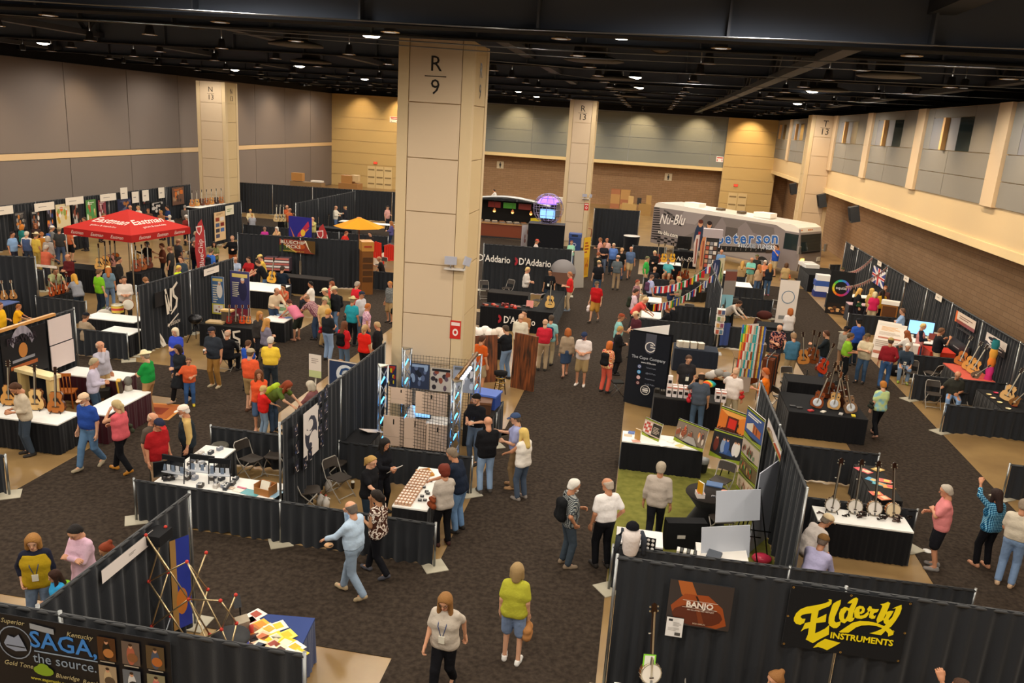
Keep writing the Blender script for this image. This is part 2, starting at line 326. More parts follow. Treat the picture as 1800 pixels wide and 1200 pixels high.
# wall washers
wd=bpy.data.lights.new('wall_washer','SPOT');wd.energy=WASH_W*10;wd.color=(1,.72,.4);wd.spot_size=1.5;wd.spot_blend=.8;wd.shadow_soft_size=.12
wash=thing('wall_washer','small dark wall washer fixture clamped to the ceiling edge','lamp',(0,0,0),0,'wall washers')
MB().c_('2a2a2c').lathe([(.03,.3),(.12,.26),(.13,0)],n=10).obj('can','paint',wash);MB().c_('3a3a3c').tube([(0,0,.28),(0,0,3.12)],.02,6).obj('stem','metal',wash);MB().c_('ffe6c0').lathe([(.11,.03),(.001,.03)],n=10).obj('lens','lamp_glow',wash)
for loc,tgt in[((x,84.6,9.9),(x,87,7.0)) for x in(-31,-26.5,-14,-7.5,-1.2,4.5,9.6)]+[((9.6,y,9.9),(12.4,y,5.8)) for y in(24.5,29,34,38.5,43,48,53,57,66,73,80)]+[((-31.2,y,9.9),(-34.5,y,5)) for y in(30,38,46,65,72,80)]:
 p=place(wash,loc);l=bpy.data.objects.new('wall_washer_lamp',wd);COL.objects.link(l);l.parent=p;d=(Vector(tgt)-Vector(loc)).normalized();l.rotation_euler=d.to_track_quat('-Z','Y').to_euler()
# lit high-bay lamps seen glowing
def nudge(g):
 for q,r in((-27.5,.9),(-18.5,.95),(-9.4,.85),(0,1.0),(8,.9)):
  if abs(g.x-q)<r:g.x=q+(r if g.x>q else-r)
 g.y+=1.3 if abs(g.y-23.2)<1 else 0
 return g
for i,p in enumerate([(608,53),(76,76),(413,123),(540,117),(641,139),(1128,66),(1136,137),(1140,155),(920,161),(948,170),(1454,162),(1397,182),(1761+0,0+2)]):
 if i==12:break
 t=thing('high_bay_lamp','lit high-bay lamp glowing white among the dark beams','lamp',nudge(G(*p,10.2)),0,'lit high-bay lamps');MB().c_('303034').lathe([(.06,.45),(.14,.4),(.3,.02),(.32,0)],n=14).obj('reflector','paint',t);MB().c_('ffffff').ball((0,0,.02),(.28,.28,.1)).obj('lens','lamp_glow',t);MB().c_('3a3a3c').tube([(0,0,.44),(0,0,2.82)],.02,6).obj('rod','metal',t)
# columns
def column(label,x0,y0,w,d,h,txt,sz):
 t=struct(thing('trim',label,'column',(x0+w/2,y0,0)));t.name='trim_column'
 MB().c_('c8af8a').b2((-w/2+.06,.06,0),(w/2-.06,d-.06,h)).obj('core','matte',t)
 for s in(-1,1):
  for yy in(0,d-.26):MB().c_('cfb791').b2((s*w/2,yy,0),(s*(w/2-.26),yy+.26,h)).obj('corner_casing','matte',t)
 n=int((h-.4)/1.25)
 for k in range(n):
  z0=h-1.42-(k)*1.3 if k else h-1.42;z1=h if k==0 else h-1.42-(k-1)*1.3-.025
  MB().c_('ccb598').b2((-w/2+.28,.015,max(z0,.02)),(w/2-.28,.07,z1)).obj('panel','matte',t)
  for s in(-1,1):MB().c_('c9af84').b2((s*(w/2-.015),.28,max(z0,.02)),(s*(w/2-.07),d-.28,z1)).obj('panel','matte',t)
 a,bt=txt
 text(a,t,sz,'1c1714',(0,.008,h-.55));text(bt,t,sz,'1c1714',(0,.008,h-1.08));MB().c_('2a1c16').box((0,.006,h-.82),(sz*1.05,.012,.02)).obj('rule','print',t)
 text(a,t,sz,'3a3028',(w/2-.005,d*.5,h-.6),(PI/2,0,PI/2));text(bt,t,sz,'3a3028',(w/2-.005,d*.5,h-1.1),(PI/2,0,PI/2))
 return t
cR9=column('tall cream panelled column lettered R 9',-6.12,19.6,1.83,1.85,9.74,('R','9'),.5)
cR13=column('tall cream panelled column lettered R 13 in front of the back wall',-5.5,55,1.75,1.75,9.62,('R','13'),.55)
cT13=column('cream column lettered T 13 standing against the windowed wall',10.7,60.4,1.9,1.5,9.7,('T','13'),.6)
cN13=column('cream column lettered N 13 against the grey panelled wall',-32.2,55.6,2.2,1.8,9.4,('N','13'),.5)
for cx,px in((cR9,1),(cR13,0)): # small shelf bracket with two white antennas, red fire pull sign
 w2=.9;z=4.35 if px else 3.3
 t=thing('antenna_bracket','white bracket with two panel antennas on column '+('R 9' if px else 'R 13 near the back wall'),'antenna',cx.location+Vector((w2-.25,-.1,z)))
 t.scale=(.72,)*3;MB().c_('c8c0b8').b2((-.3,-.1,0),(.42,.16,.05)).obj('shelf','paint',t);MB().c_('a8a8b4').box((-.08,-.05,.32),(.42,.06,.28),M3(.1)).obj('panel_antenna','paint',t);MB().c_('a8a8b4').box((.48,.05,.32),(.3,.06,.3),M3(1.0,0,.35)).obj('panel_antenna','paint',t);MB().c_('9a9a9a').tube([(-.08,-.03,.03),(-.08,-.03,.2)],.02).tube([(.36,0,.03),(.46,.04,.25)],.02).obj('stem','metal',t)
 t=thing('fire_extinguisher_sign','red fire extinguisher sign low on column '+('R 9' if px else 'R 13 near the back wall'),'sign',cx.location+Vector((w2-.14,-.012,2.55)))
 Print(.28,.48).r(0,0,1,1,'c62a20').r(.1,.72,.9,.9,'e8d0c8').e(.5,.36,.26,.2,'f0e0d8').e(.5,.36,.14,.1,'c62a20').done('sign_plate',t)
# signs, doors on the back wall
def sign(label,loc,w,h,fn,rz=0):
 t=thing('wall_sign',label,'sign',loc,rz);MB().c_('c8c0b0').b2((-w/2,0,0),(w/2,.02,h)).obj('plate','paint',t);P=Print(w,h);fn(P);P.done('print',t,(0,-.002,0));return t
for x,nm in((-15.9,'left'),(2.1,'right')):sign('pale restroom sign with a dark standing figure on the block wall, '+('beyond column R 9' if x<0 else 'above the motorhome'),(x,YBL-.03,3.0),.75,.75,lambda P:P.r(0,0,1,1,'d8c8a8').e(.5,.78,.09,.09,'2a2a28').r(.36,.36,.64,.68,'2a2a28').r(.42,.1,.58,.4,'2a2a28'))
sign('white emergency exit sign with red print on the grey back wall panels',(7.0,YB-.08,5.3),.7,.55,lambda P:P.r(0,0,1,1,'f0ecec').r(.08,.66,.92,.88,'c03a38').r(.1,.12,.22,.5,'c03a38').r(.78,.12,.9,.5,'c03a38'))
t=sign('white exit notice with red lines and a black arrow on the tan back wall',(-27.4,YB-.28,7.1),1.0,.6,lambda P:P.r(0,0,1,1,'efe6da').r(.08,.74,.92,.92,'c03a38').r(.15,.52,.85,.66,'a03028').p([(.1,.06),(.28,.3),(.2,.06)],'302824').p([(.9,.06),(.72,.3),(.8,.06)],'302824'))
for(x,y,z,nm) in((-29.4,YB-.3,2.6,'over the double doors behind the boxes'),(8.9,YB-.3,3.0,'above the doors beyond the motorhome')):
 t=thing('exit_light','small glowing red exit light '+nm,'sign',(x,y,z));MB().c_('c03028').b2((-.2,-.05,0),(.2,.02,.22)).obj('box','paint',t);MB().c_('ff3a28').b2((-.17,-.06,.03),(.17,-.05,.19)).obj('face','sign_glow',t)
for i,(x,n) in enumerate(((-30.3,3),(8.3,2))):
 d=struct(thing('door_%d'%(i+1),'tan louvred service doors in the back wall' if i==0 else 'tan double doors in the back wall behind the motorhome','door',(x,YB-.27,0)))
 for k in range(n):
  q=MB().c_('d8bf8c').b2((k*.95,-.04,0),(k*.95+.9,0,2.35)).obj('leaf','paint',d)
  for zz in(.4,1.1,1.9):MB().c_('8a744e').b2((k*.95+.1,-.06,zz),(k*.95+.8,-.04,zz+.14)).obj('louvre','paint',q)
# loudspeakers under the ledge
for i,p in enumerate([(1412,330),(1456,352),(1508,385)]):
 yv=(72,60,50.5)[i];t=thing('wall_speaker','dark box loudspeaker hung below the windowed wall ledge, '+('beyond column T 13','beside column T 13','clear of column T 13')[i],'speaker',(XR-.2,yv,3.6))
 MB().c_('2e3136').box((0,0,.4),(.5,.6,.9),M3(0,0,-.25)).obj('cabinet','paint',t);MB().c_('1c1d20').box((-.26,0,.38),(.03,.5,.75),M3(0,0,-.25)).obj('grille','matte',t);MB().c_('3c3f44').tube([(.1,0,.8),(.25,0,1.1)],.04).obj('bracket','metal',t)
# ================================================================ pipe and drape
def drape(label,p0,p1,h,posts=None,hexs='2a2c30',ext0=0,panels=None):
 p0,p1=Vector((*p0,0)),Vector((*p1,0));d=p1-p0;L=d.length;a=math.atan2(d.y,d.x)
 t=thing('pipe_and_drape',label,'drape',p0,a);n=max(1,round(L/3.05)) if panels is None else panels
 posts=posts if posts is not None else[i/n for i in range(n+1)]
 for q in posts:
  MB().c_('9a9c9c').tube([(q*L,0,.02),(q*L,0,h+.04)],.024,8).obj('post','metal',t);MB().c_('b3ab96').box((q*L,0,.012),(.42,.42,.02),M3(.6 if h<1 else 0)).obj('base_plate','paint',t)
 MB().c_('3a3b3d').tube([(0,0,h-.01),(L,0,h-.01)],.028,6).obj('rail','paint',t)
 rnd=random.Random(label)
 for i in range(n):
  x0,x1=L*i/n+.03,L*(i+1)/n-.03;k=int((x1-x0)/.028);rows=[];ph=rnd.random()*6;w1=rnd.uniform(24,30)
  zs=(h+.02,h-.05,h-.12,h*.5,.03);
  for j,z in enumerate(zs):
   am=(.01,.022,.02,.04,.05)[j]*(1 if h>1 else.75);row=[]
   for c in range(k+1):
    x=x0+(x1-x0)*c/k;s=math.sin(w1*x+ph+.9*math.sin(1.7*x+ph))+.5*math.sin(w1*.53*x+2*ph+j*.15)
    row.append((x,-.015+am*s,z+(.012*math.sin(7*x+ph) if j==4 else 0)))
   rows.append(row)
  MB().c_(hexs).strip(rows).obj('drape_panel','drapecloth',t)
 return t
TH,LH=2.27,.87
drape('tall black drape wall behind the yellow instruments banner',(.12,10.25),(12.3,10.25),TH)
drape('low black drape divider just behind the tall drape with the yellow banner',(.06,13.1),(6.15,13.3),LH)
drape('tall black spine drape hung with tourist posters above the green carpet',(3.22,13.4),(3.22,19.6),TH)
drape('low black drape behind the banjo booth in front of the resonator guitars',(3.3,19.25),(6.13,19.3),LH)
drape('low black drape between the banjo table and the pamphlet table',(3.3,16.25),(6.11,16.3),LH)
drape('low black drape in front of the seated mandolin player',(9.18,24.1),(12.0,24.1),LH)
drape('low black drape behind the seated mandolin player',(9.18,27.1),(12.0,27.1),LH)
drape('low black drape end by the patch of bare concrete',(9.18,19.65),(12.0,19.65),LH)
drape('long tall black drape wall under the block wall carrying booth name cards',(12.1,21),(12.12,51.3),TH)
drape('low black drape beside the big round-logo poster booth',(9.18,36.3),(12.0,36.3),LH)
drape('low black drape under the white info boards',(9.95,29.85),(12.0,29.85),LH)
drape('low black drape at the far end of the booths below column T 13',(11.3,50.9),(12.0,51.2),LH)
drape('tall black spine drape behind the flag bunting booth',(3.25,31.6),(3.25,37.7),TH)
drape('low black drape behind the dark capo banner',(.2,31.4),(3.2,31.5),LH)
drape('low black drape behind the man in the navy floral shirt',(3.3,31.5),(6.1,31.5),LH)
drape('low black drape under the string of little national flags',(1.2,34.6),(3.2,34.6),LH)
drape('low black drape beside the leaning man in the white shirt',(3.3,37.7),(6.2,37.7),LH)
drape('low black drape beneath the cluster of seated guitar players',(.3,40.6),(3.1,40.6),LH)
drape('low black drape under the white table with the green leaflet',(3.3,40.4),(6.17,40.4),LH)
drape('low black drape crossing near the front of the motorhome',(4.0,43.4),(5.6,43.4),LH)
drape('tall black drape printed with the string maker name in white',(-7.4,38),(-3.2,38.5),TH)
drape('tall black drape carrying the red and orange picks banner',(-18.3,34.7),(-12.6,35.6),TH)
drape('tall black drape with the big white NS logo',(-15.5,22.8),(-15.4,28.8),TH)
drape('low black drape under the drum and banjo table',(-18.2,22.2),(-15.5,22.2),LH)
drape('tall black drape with the arched emblem banner and white boards',(-15.2,15.5),(-15.25,19.6),TH)
drape('tall black drape behind the two leaning mandolins',(-26,24.4),(-21.3,25.6),TH)
drape('low black drape with a name board beside the violins',(-21.3,25.45),(-19.3,25.45),LH)
drape('low black drape in the crowd beyond the mandolin drape',(-27,28.9),(-24.2,29.5),LH)
drape('tall black drape with the cream photo poster near column N 13',(-24.3,40.7),(-24.3,46.6),TH)
drape('long tall black drape lined with posters along the grey panelled wall',(-32.2,30),(-32,54),TH)
drape('long tall black drape in front of the tan back wall doors',(-30.9,58),(-13,61),TH)
drape('tall black drape dividing the far booths by the white table',(-21.4,48),(-21.4,58.5),TH,panels=3)
drape('low black drape in front of the far white tables',(-24.2,46.6),(-15,46.8),LH)
drape('tall black spine drape with the white swirl emblem flag',(-6.33,13.4),(-6.27,19.5),TH)
drape('low black drape behind the cassette table with the three vendors',(-6.2,16.1),(-3.15,16.15),LH)
drape('low black drape at the back of the pedal display booth',(-9.25,16.05),(-6.35,16.05),LH)
drape('long low black drape in front of the pedal display and cassette tables',(-9.2,13.1),(-3.15,13.0),LH,panels=2)
drape('tall black drape with a long white name strip beside the pop-up frame',(-6.42,7.25),(-6.36,10.35),TH)
drape('tall black drape with the blue lettered source banner',(-12,7.22),(-3.15,7.2),TH)
drape('low black drape edge by the strip of bare concrete',(-14.6,13.35),(-12.2,13.35),LH)
drape('low black drape beside the red wooden chairs and yellow parasol',(-12.5,35.8),(-9.4,36),LH)
drape('tall black drape hung beside the freight door at column R 13',(-3.4,56.5),(-.3,56.8),2.6)
drape('low black drape round the bar tables by the motorhome tail',(-.5,52),(1.6,52.3),LH)
drape('long tall black drape behind the food bar',(-16,62),(-6.6,62.3),TH)
drape('low black drape behind the orange shirt guitar maker',(-8.9,30.3),(-6.3,30.3),LH)
# ================================================================ furniture and instruments
def table(label,x0,y0,x1,y1,h=.75,top='f2efe9',skirt='131316',rz=0,group=None,legs=False):
 w,d=abs(x1-x0),abs(y1-y0);t=thing('display_table',label,'table',((x0+x1)/2,(y0+y1)/2,0),rz,group)
 MB().c_(top).box((0,0,h-.015),(w,d,.03)).obj('table_top','matte',t)
 if not legs:
  per=[(-w/2,-d/2),(w/2,-d/2),(w/2,d/2),(-w/2,d/2),(-w/2,-d/2)];rows=[[],[],[]];s=0
  for a,b in zip(per,per[1:]):
   ln=math.hypot(b[0]-a[0],b[1]-a[1]);n=max(2,int(ln/.035));nx,ny=(b[1]-a[1])/ln,-(b[0]-a[0])/ln
   for i in range(n):
    u=i/n;o=math.sin(s*60)*.7+.5*math.sin(s*23);s+=ln/n
    for j,(z,am) in enumerate(((h-.03,.004),(h*.5,.016),(.015,.024))):rows[j].append((a[0]+(b[0]-a[0])*u+nx*(am*o+.004*j),a[1]+(b[1]-a[1])*u+ny*(am*o+.004*j),z))
  for r in rows:r.append(r[0])
  MB().c_(skirt).strip(rows).obj('skirt','drapecloth',t)
 for sx in(-1,1):
  for sy in(-1,1):MB().c_('8c8c8c').tube([(sx*(w/2-.1),sy*(d/2-.1),.0),(sx*(w/2-.1),sy*(d/2-.1),h-.03)],.014,6).obj('leg','metal',t)
 return t
def make_chair(seat='3a322c',fr='a39c92'):
 t=thing('folding_chair','brown and steel folding chair','chair',group='folding chairs')
 MB().c_(seat).prism([(-.2,-.2),(.2,-.2),(.19,.17),(.12,.21),(-.12,.21),(-.19,.17)],.435,.455).obj('seat','paint',t)
 rows=[[(-.2+.4*k/6,-.27-.03*math.sin(PI*k/6)-.02*j,.6+.09*j+(.012*math.sin(PI*k/6) if j==2 else 0)) for k in range(7)] for j in range(3)]
 m=MB().c_(seat);m.strip(rows);m.strip([[(x,y+.012,z) for x,y,z in r] for r in rows]);m.obj('backrest','paint',t)
 for s in(-1,1):
  MB().c_(fr).tube([(s*.22,.26,.0),(s*.22,-.2,.45),(s*.215,-.31,.74),(s*.17,-.33,.8)],.013,6).obj('front_leg','paint',t);MB().c_(fr).tube([(s*.2,-.3,0),(s*.2,.12,.44)],.013,6).obj('rear_leg','paint',t)
 MB().c_(fr).tube([(-.17,-.33,.8),(.17,-.33,.8)],.013,6).obj('top_rail','paint',t);MB().c_(fr).tube([(-.2,-.22,.08),(.2,-.22,.08)],.01,6).obj('stretcher','paint',t);MB().c_(fr).tube([(-.22,.2,.06),(.22,.2,.06)],.01,6).obj('stretcher','paint',t)
 return t
CH=make_chair()
def chair(px,py,rz,label,z=0):return place(CH,G(px,py,z),math.radians(rz),label)
def gout(w1,w2,ww,L): # guitar outline, bottom at z=0
 import bisect
 ks=[(0,0),(.02,.55*w1),(.1,.9*w1),(.28,w1),(.45,.92*w1),(.62,ww),(.78,w2*.97),(.86,w2),(.94,.85*w2),(.985,.5*w2),(1,.12)]
 out=[]
 for i in range(25):
  u=i/24;j=max(1,bisect.bisect_left([k[0] for k in ks],u));a,b=ks[j-1],ks[min(j,len(ks)-1)];f=(u-a[0])/max(1e-6,b[0]-a[0]);f=f*f*(3-2*f) if.1<u<.94 else f**.6
  out.append((a[1]+(b[1]-a[1])*f,u*L))
 return out
PROTO={}
def inst(kind,top,side,neck='3a2416'):
 key=(kind,top,side)
 if key in PROTO:return PROTO[key]
 t=thing({'guitar':'acoustic_guitar','dobro':'resonator_guitar','banjo':'banjo','mandolin':'mandolin','violin':'violin','ukulele':'ukulele','bass':'double_bass'}[kind],'instrument',kind if kind!='dobro' else 'guitar')
 def half(o):return[(x,z) for x,z in o]+[(-x,z) for x,z in reversed(o)]
 def slab(o,y0,y1,col,nm,par=t,mat='gloss',sc=1.0):
  zc=sum(p[1] for p in o)/len(o);m=MB().c_(col);m.prism([(x*sc,zc+(z-zc)*sc) for x,z in o],y0,y1);m.v=[(a,c,b) for a,b,c in m.v];return m.obj(nm,mat,par)
 if kind in('guitar','dobro','ukulele','mandolin','violin','bass'):
  W1,W2,WW,L,D,N={'guitar':(.2,.148,.125,.5,.105,.42),'dobro':(.185,.135,.118,.49,.09,.42),'ukulele':(.105,.08,.065,.27,.065,.27),'mandolin':(.13,.07,.1,.34,.05,.24),'violin':(.105,.085,.06,.36,.05,.2),'bass':(.33,.25,.18,1.12,.22,.62)}[kind]
  o=half(gout(W1,W2,WW,L));b=slab(o,-D/2+.004,D/2,side,'body');slab(o,-D/2-.003,-D/2+.006,top,'soundboard',sc=.975)
  f=-D/2-.006
  if kind=='dobro':
   c=MB().c_('d4d8de').lathe([(.001,.012),(.06,.004),(.1,.016),(.118,.0)],n=24,R=M3(0,PI/2));c.obj('cover_plate','gloss',t,(0,f,.17));[MB().c_('2a2420').lathe([(.001,0),(.022,.001)],n=10,R=M3(0,PI/2)).obj('screen_hole','paint',t,(s*.075,f,.37)) for s in(-1,1)]
  elif kind in('guitar','ukulele'):
   r=.05 if kind=='guitar' else.03;MB().c_('120c08').lathe([(.001,0),(r,.001)],n=18,R=M3(0,PI/2)).obj('sound_hole','paint',t,(0,f,L*.64));MB().c_('6a4a28').lathe([(r,.0015),(r+.012,.002)],n=18,R=M3(0,PI/2)).obj('rosette','paint',t,(0,f,L*.64))
   MB().c_('3a2618').box((0,f-.004,L*.3),(.16 if kind=='guitar' else.08,.012,.024)).obj('bridge','wood',t)
   if kind=='guitar':slab([(.03,.3),(.105,.2),(.115,.24),(.075,.3),(.06,.36),(.045,.33)],f-.003,f,'2a0f0a','pickguard')
  else:
   for s in(-1,1):MB().c_('140a06').box((s*W1*.45,f,L*.45),(.012,.003,L*.18),M3(0,0,s*.2)).obj('f_hole','paint',t)
   MB().c_('e0c898').box((0,f-.012,L*.42),(W1*.5,.008,.03)).obj('bridge','wood',t);slab([(-.02,L*.1),(.02,L*.1),(.012,L*.35),(-.012,L*.35)],f-.012,f-.006,'18100c','tailpiece')
  nw=.024 if kind in('guitar','dobro') else.017 if kind!='bass' else.03;y=-D/2+.01
  m=MB().c_(neck).box((0,y,L-.03+N/2),(nw*2,.03,N+.06));m.obj('neck','wood',t);MB().c_('1a100b').box((0,y-.019,L*.68+(N+L*.32)/2),(nw*1.9,.012,N+L*.32)).obj('fretboard','wood',t)
  hz=L+N;hl=.17 if kind in('guitar','dobro') else.11 if kind!='bass' else.25;h=slab([(-nw,hz),(nw,hz),(nw*1.5,hz+hl),(nw*.6,hz+hl*1.06),(-nw*.6,hz+hl*1.06),(-nw*1.5,hz+hl)],y-.01,y+.008,side if kind!='guitar' else '2a160c','headstock')
  for s in(-1,1):
   for k in range(3 if kind!='violin' else 2):MB().c_('d0c8b0').box((s*nw*1.9,y,hz+hl*(.25+.3*k)),(.022,.01,.018)).obj('tuner','metal',h)
  MB().c_('c9c2b0').box((0,f-.014,(L*.3+hz)/2),(nw*1.3,.002,hz-L*.3)).obj('strings','metal',t)
 else:
  R=M3(0,PI/2);cz=.15
  MB().c_(side).lathe([(.001,-.05),(.145,-.05),(.15,.03),(.142,.042)],n=28,R=R).obj('pot','gloss',t,(0,0,cz));MB().c_(top).lathe([(.001,.046),(.134,.046)],n=28,R=R).obj('drum_head','matte',t,(0,0,cz))
  MB().c_('c0b49a').lathe([(.134,.04),(.146,.052),(.15,.03)],n=28,R=R).obj('tension_hoop','metal',t,(0,0,cz))
  for k in range(16):a=2*PI*k/16;MB().c_('d8d0c0').box((math.cos(a)*.153,-.005,cz+math.sin(a)*.153),(.008,.07,.008)).obj('hook','metal',t)
  MB().c_('3a2416').box((0,-.06,cz-.05),(.06,.012,.014)).obj('bridge','wood',t);MB().c_('8a8a8a').box((0,-.055,cz-.115),(.03,.02,.05)).obj('tailpiece','metal',t)
  MB().c_(neck).box((0,-.03,.3+.33),(.042,.03,.7)).obj('neck','wood',t);MB().c_('1a100b').box((0,-.05,.3+.32),(.04,.012,.66)).obj('fretboard','wood',t);MB().c_('e0d8c8').tube([(-.02,-.03,.72),(-.06,-.03,.72)],.01,6).obj('fifth_peg','metal',t)
  m=MB().c_('2a160c').prism([(-.02,.97),(.02,.97),(.045,1.03),(.03,1.09),(.04,1.12),(0,1.15),(-.04,1.12),(-.03,1.09),(-.045,1.03)],-.045,-.03);m.v=[(a,c,b) for a,b,c in m.v];h=m.obj('headstock','gloss',t)
  for s in(-1,1):
   for k in(1.03,1.09):MB().c_('e0d8c0').box((s*.055,-.03,k),(.02,.012,.02)).obj('tuner','metal',h)
  MB().c_('c9c2b0').box((0,-.058,.56),(.026,.002,.94)).obj('strings','metal',t)
 PROTO[key]=t;return t
def instr(kind,top,side,px,py,z,label,rz=0,lean=8,roll=0,group=None,loc=None):
 o=place(inst(kind,top,side),loc or G(px,py,z),math.radians(rz),label,group,rx=-math.radians(lean),ry=math.radians(roll));return o
def stand(px,py,z,rz,label):
 t=thing('instrument_stand',label,'stand',G(px,py,z),math.radians(rz))
 for s in(-1,1):MB().c_('202124').tube([(s*.12,-.1,.0),(s*.08,.06,.12),(0,.14,.3)],.008,5).obj('side_frame','metal',t);MB().c_('202124').tube([(s*.09,.04,.06),(s*.09,-.1,.05),(s*.09,-.1,.08)],.008,5).obj('cradle_arm','metal',t)
 return t
def simple(name,cat,label,px,py,z,parts,rz=0,loc=None,group=None): # parts: (part_name, mat, fn(MB))
 t=thing(name,label,cat,loc if loc is not None else G(px,py,z),math.radians(rz),group)
 for nm,mat,fn in parts:m=MB();fn(m);m.obj(nm,mat,t)
 return t
def board(name,cat,label,loc,w,h,rz,fn,back='202022',th=.02,lean=0,z=0,frame=None):
 t=thing(name,label,cat,loc,math.radians(rz));t.rotation_euler=(-math.radians(lean),0,math.radians(rz))
 MB().c_(back).b2((-w/2,0,z),(w/2,th,z+h)).obj('panel','paint',t)
 if fn:P=Print(w,h);fn(P);P.done('print',t,(0,-.001,z))
 if frame:
  for a,b in(((-w/2-.02,-.01,z-.02),(w/2+.02,th,z)),((-w/2-.02,-.01,z+h),(w/2+.02,th,z+h+.02)),((-w/2-.02,-.01,z),(-w/2,th,z+h)),((w/2,-.01,z),(w/2+.02,th,z+h))):MB().c_(frame).b2(a,b).obj('frame_rail','paint',t)
 return t
# ================================================================ placing flat things on known planes
def onX(px,py,X):d=ray(px,py);t=X/d.x;return Vector((X,d.y*t,CAMH+d.z*t))
def onY(px,py,Y):d=ray(px,py);t=Y/d.y;return Vector((d.x*t,Y,CAMH+d.z*t))
def boardX(name,cat,label,X,tl,br,fn,**k):
 a,b=onX(*tl,X),onX(*br,X);f=90 if X<0 else-90
 return board(name,cat,label,(X,(a.y+b.y)/2,min(a.z,b.z)),abs(a.y-b.y),abs(a.z-b.z),f,fn,**k)
def boardY(name,cat,label,Y,tl,br,fn,**k):
 a,b=onY(*tl,Y),onY(*br,Y)
 return board(name,cat,label,((a.x+b.x)/2,Y,min(a.z,b.z)),abs(a.x-b.x),abs(a.z-b.z),0,fn,**k)
RD,WH,BK='a8252a','ece6dc','121214'
# ---- front right: banner wall
t=thing('banner','black banner with large yellow old-style lettering reading Elderly Instruments','banner',(3.22,10.17,1.33))
MB().c_('141416').b2((-.77,0,0),(.77,.012,.93)).obj('banner_cloth','drapecloth',t)
for x,z in((-.74,.9),(0,.9),(.74,.9),(-.74,.03),(0,.03),(.74,.03),(-.75,.46),(.75,.46)):MB().c_('c8a860').lathe([(.008,.003),(.016,.004)],n=8,R=M3(0,PI/2)).obj('grommet','metal',t,(x,-.003,z))
def nib(pts,w): # ribbon along a polyline with given widths
 L=[];Rr=[]
 for i,(x,y) in enumerate(pts):
  a=pts[max(i-1,0)];b=pts[min(i+1,len(pts)-1)];dx,dy=b[0]-a[0],b[1]-a[1];n=math.hypot(dx,dy) or 1;ww=w[i]/2
  L.append((x-dy/n*ww,y+dx/n*ww));Rr.append((x+dy/n*ww,y-dx/n*ww))
 return L,Rr
def stroke(parent,pts,w,hexs,tf,y=-.004,name='letter_stroke'):
 L,Rr=nib(pts,w);m=MB().c_(hexs);n=len(L)
 m.add([(*tf(*p),) for p in L+Rr],[(i,i+1,n+i+1,n+i) for i in range(n-1)]);m.v=[(x,y,z) for x,z in m.v];return m.obj(name,'print',parent)
YE='f2dc18'
def ink(col,k,pts):MB().c_(col).poly([(p.x-3.22,-.003-.0006*k,p.z-1.33) for p in(onY(1380+x/6.109,1030+y/6.109,10.165) for x,y in pts)]).obj('letter' if col==YE else 'letter_counter','print',t)
for k,(col,pts) in enumerate(((YE,((503,148),(498,192),(470,218),(410,240),(362,262),(345,345),(400,320),(445,298),(436,385),(335,395),(322,505),(360,490),(430,455),(475,415),(470,520),(380,565),(298,612),(222,572),(245,520),(255,450),(210,460),(168,488),(195,440),(215,395),(270,385),(285,290),(225,298),(180,310),(165,330),(185,350),(220,350),(205,395),(165,415),(120,405),(95,375),(95,340),(120,290),(165,248),(235,220),(340,203),(430,182),(480,160),(463,146),(480,140))),
(YE,((300,660),(350,610),(430,565),(595,608),(540,640),(450,688),(400,665),(355,652))),(YE,((600,145),(595,190),(570,250),(535,330),(530,370),(545,390),(570,385),(600,375),(590,420),(555,450),(520,450),(480,425),(465,395),(470,330),(490,260),(505,210),(520,185),(560,160))),
(YE,((600,245),(640,220),(690,235),(720,180),(700,185),(668,183),(690,160),(735,130),(765,120),(785,135),(780,165),(755,230),(730,300),(725,340),(750,335),(730,370),(700,385),(670,372),(640,398),(600,385),(580,345),(580,290))),('141416',((665,255),(680,270),(668,320),(645,355),(632,345),(635,300))),
(YE,((745,330),(740,270),(765,225),(800,208),(840,215),(858,245),(850,280),(815,300),(800,292),(805,315),(840,310),(880,280),(895,260),(900,300),(870,335),(820,350),(770,345))),('141416',((800,245),(822,240),(825,262),(800,280))),
(YE,((880,245),(905,212),(925,215),(935,240),(970,245),(1008,245),(1000,265),(985,280),(960,285),(945,300),(955,320),(975,310),(965,345),(930,350),(900,335),(905,300),(915,265),(895,275))),(YE,((1020,190),(1060,185),(1105,165),(1130,180),(1115,220),(1090,280),(1060,340),(1065,355),(1030,375),(990,398),(980,360),(995,320),(1020,270),(1045,210))),
(YE,((1085,275),(1130,262),(1165,265),(1140,310),(1110,350),(1115,365),(1150,330),(1185,250),(1190,235),(1150,240),(1200,215),(1250,198),(1252,240),(1230,300),(1190,365),(1140,430),(1095,460),(1030,525),(905,503),(970,485),(1030,460),(1080,410),(1060,390),(1055,360),(1085,310))),(YE,((580,485),(640,445),(720,390),(800,370),(900,375),(980,392),(1050,420),(1130,455),(1165,490),(1160,520),(1105,538),(1105,505),(1060,455),(980,425),(900,415),(820,420),(760,440),(720,470),(680,497),(590,495))))):ink(col,k,pts)
text('INSTRUMENTS',t,.125,YE,(.23,-.012,.275),(PI/2,-.02,0),bold=.03,width=.8);MB().c_(YE).lathe([(.01,0),(.016,.001)],n=12,R=M3(0,PI/2)).obj('registered_mark','print',t,(.6,-.006,.46))
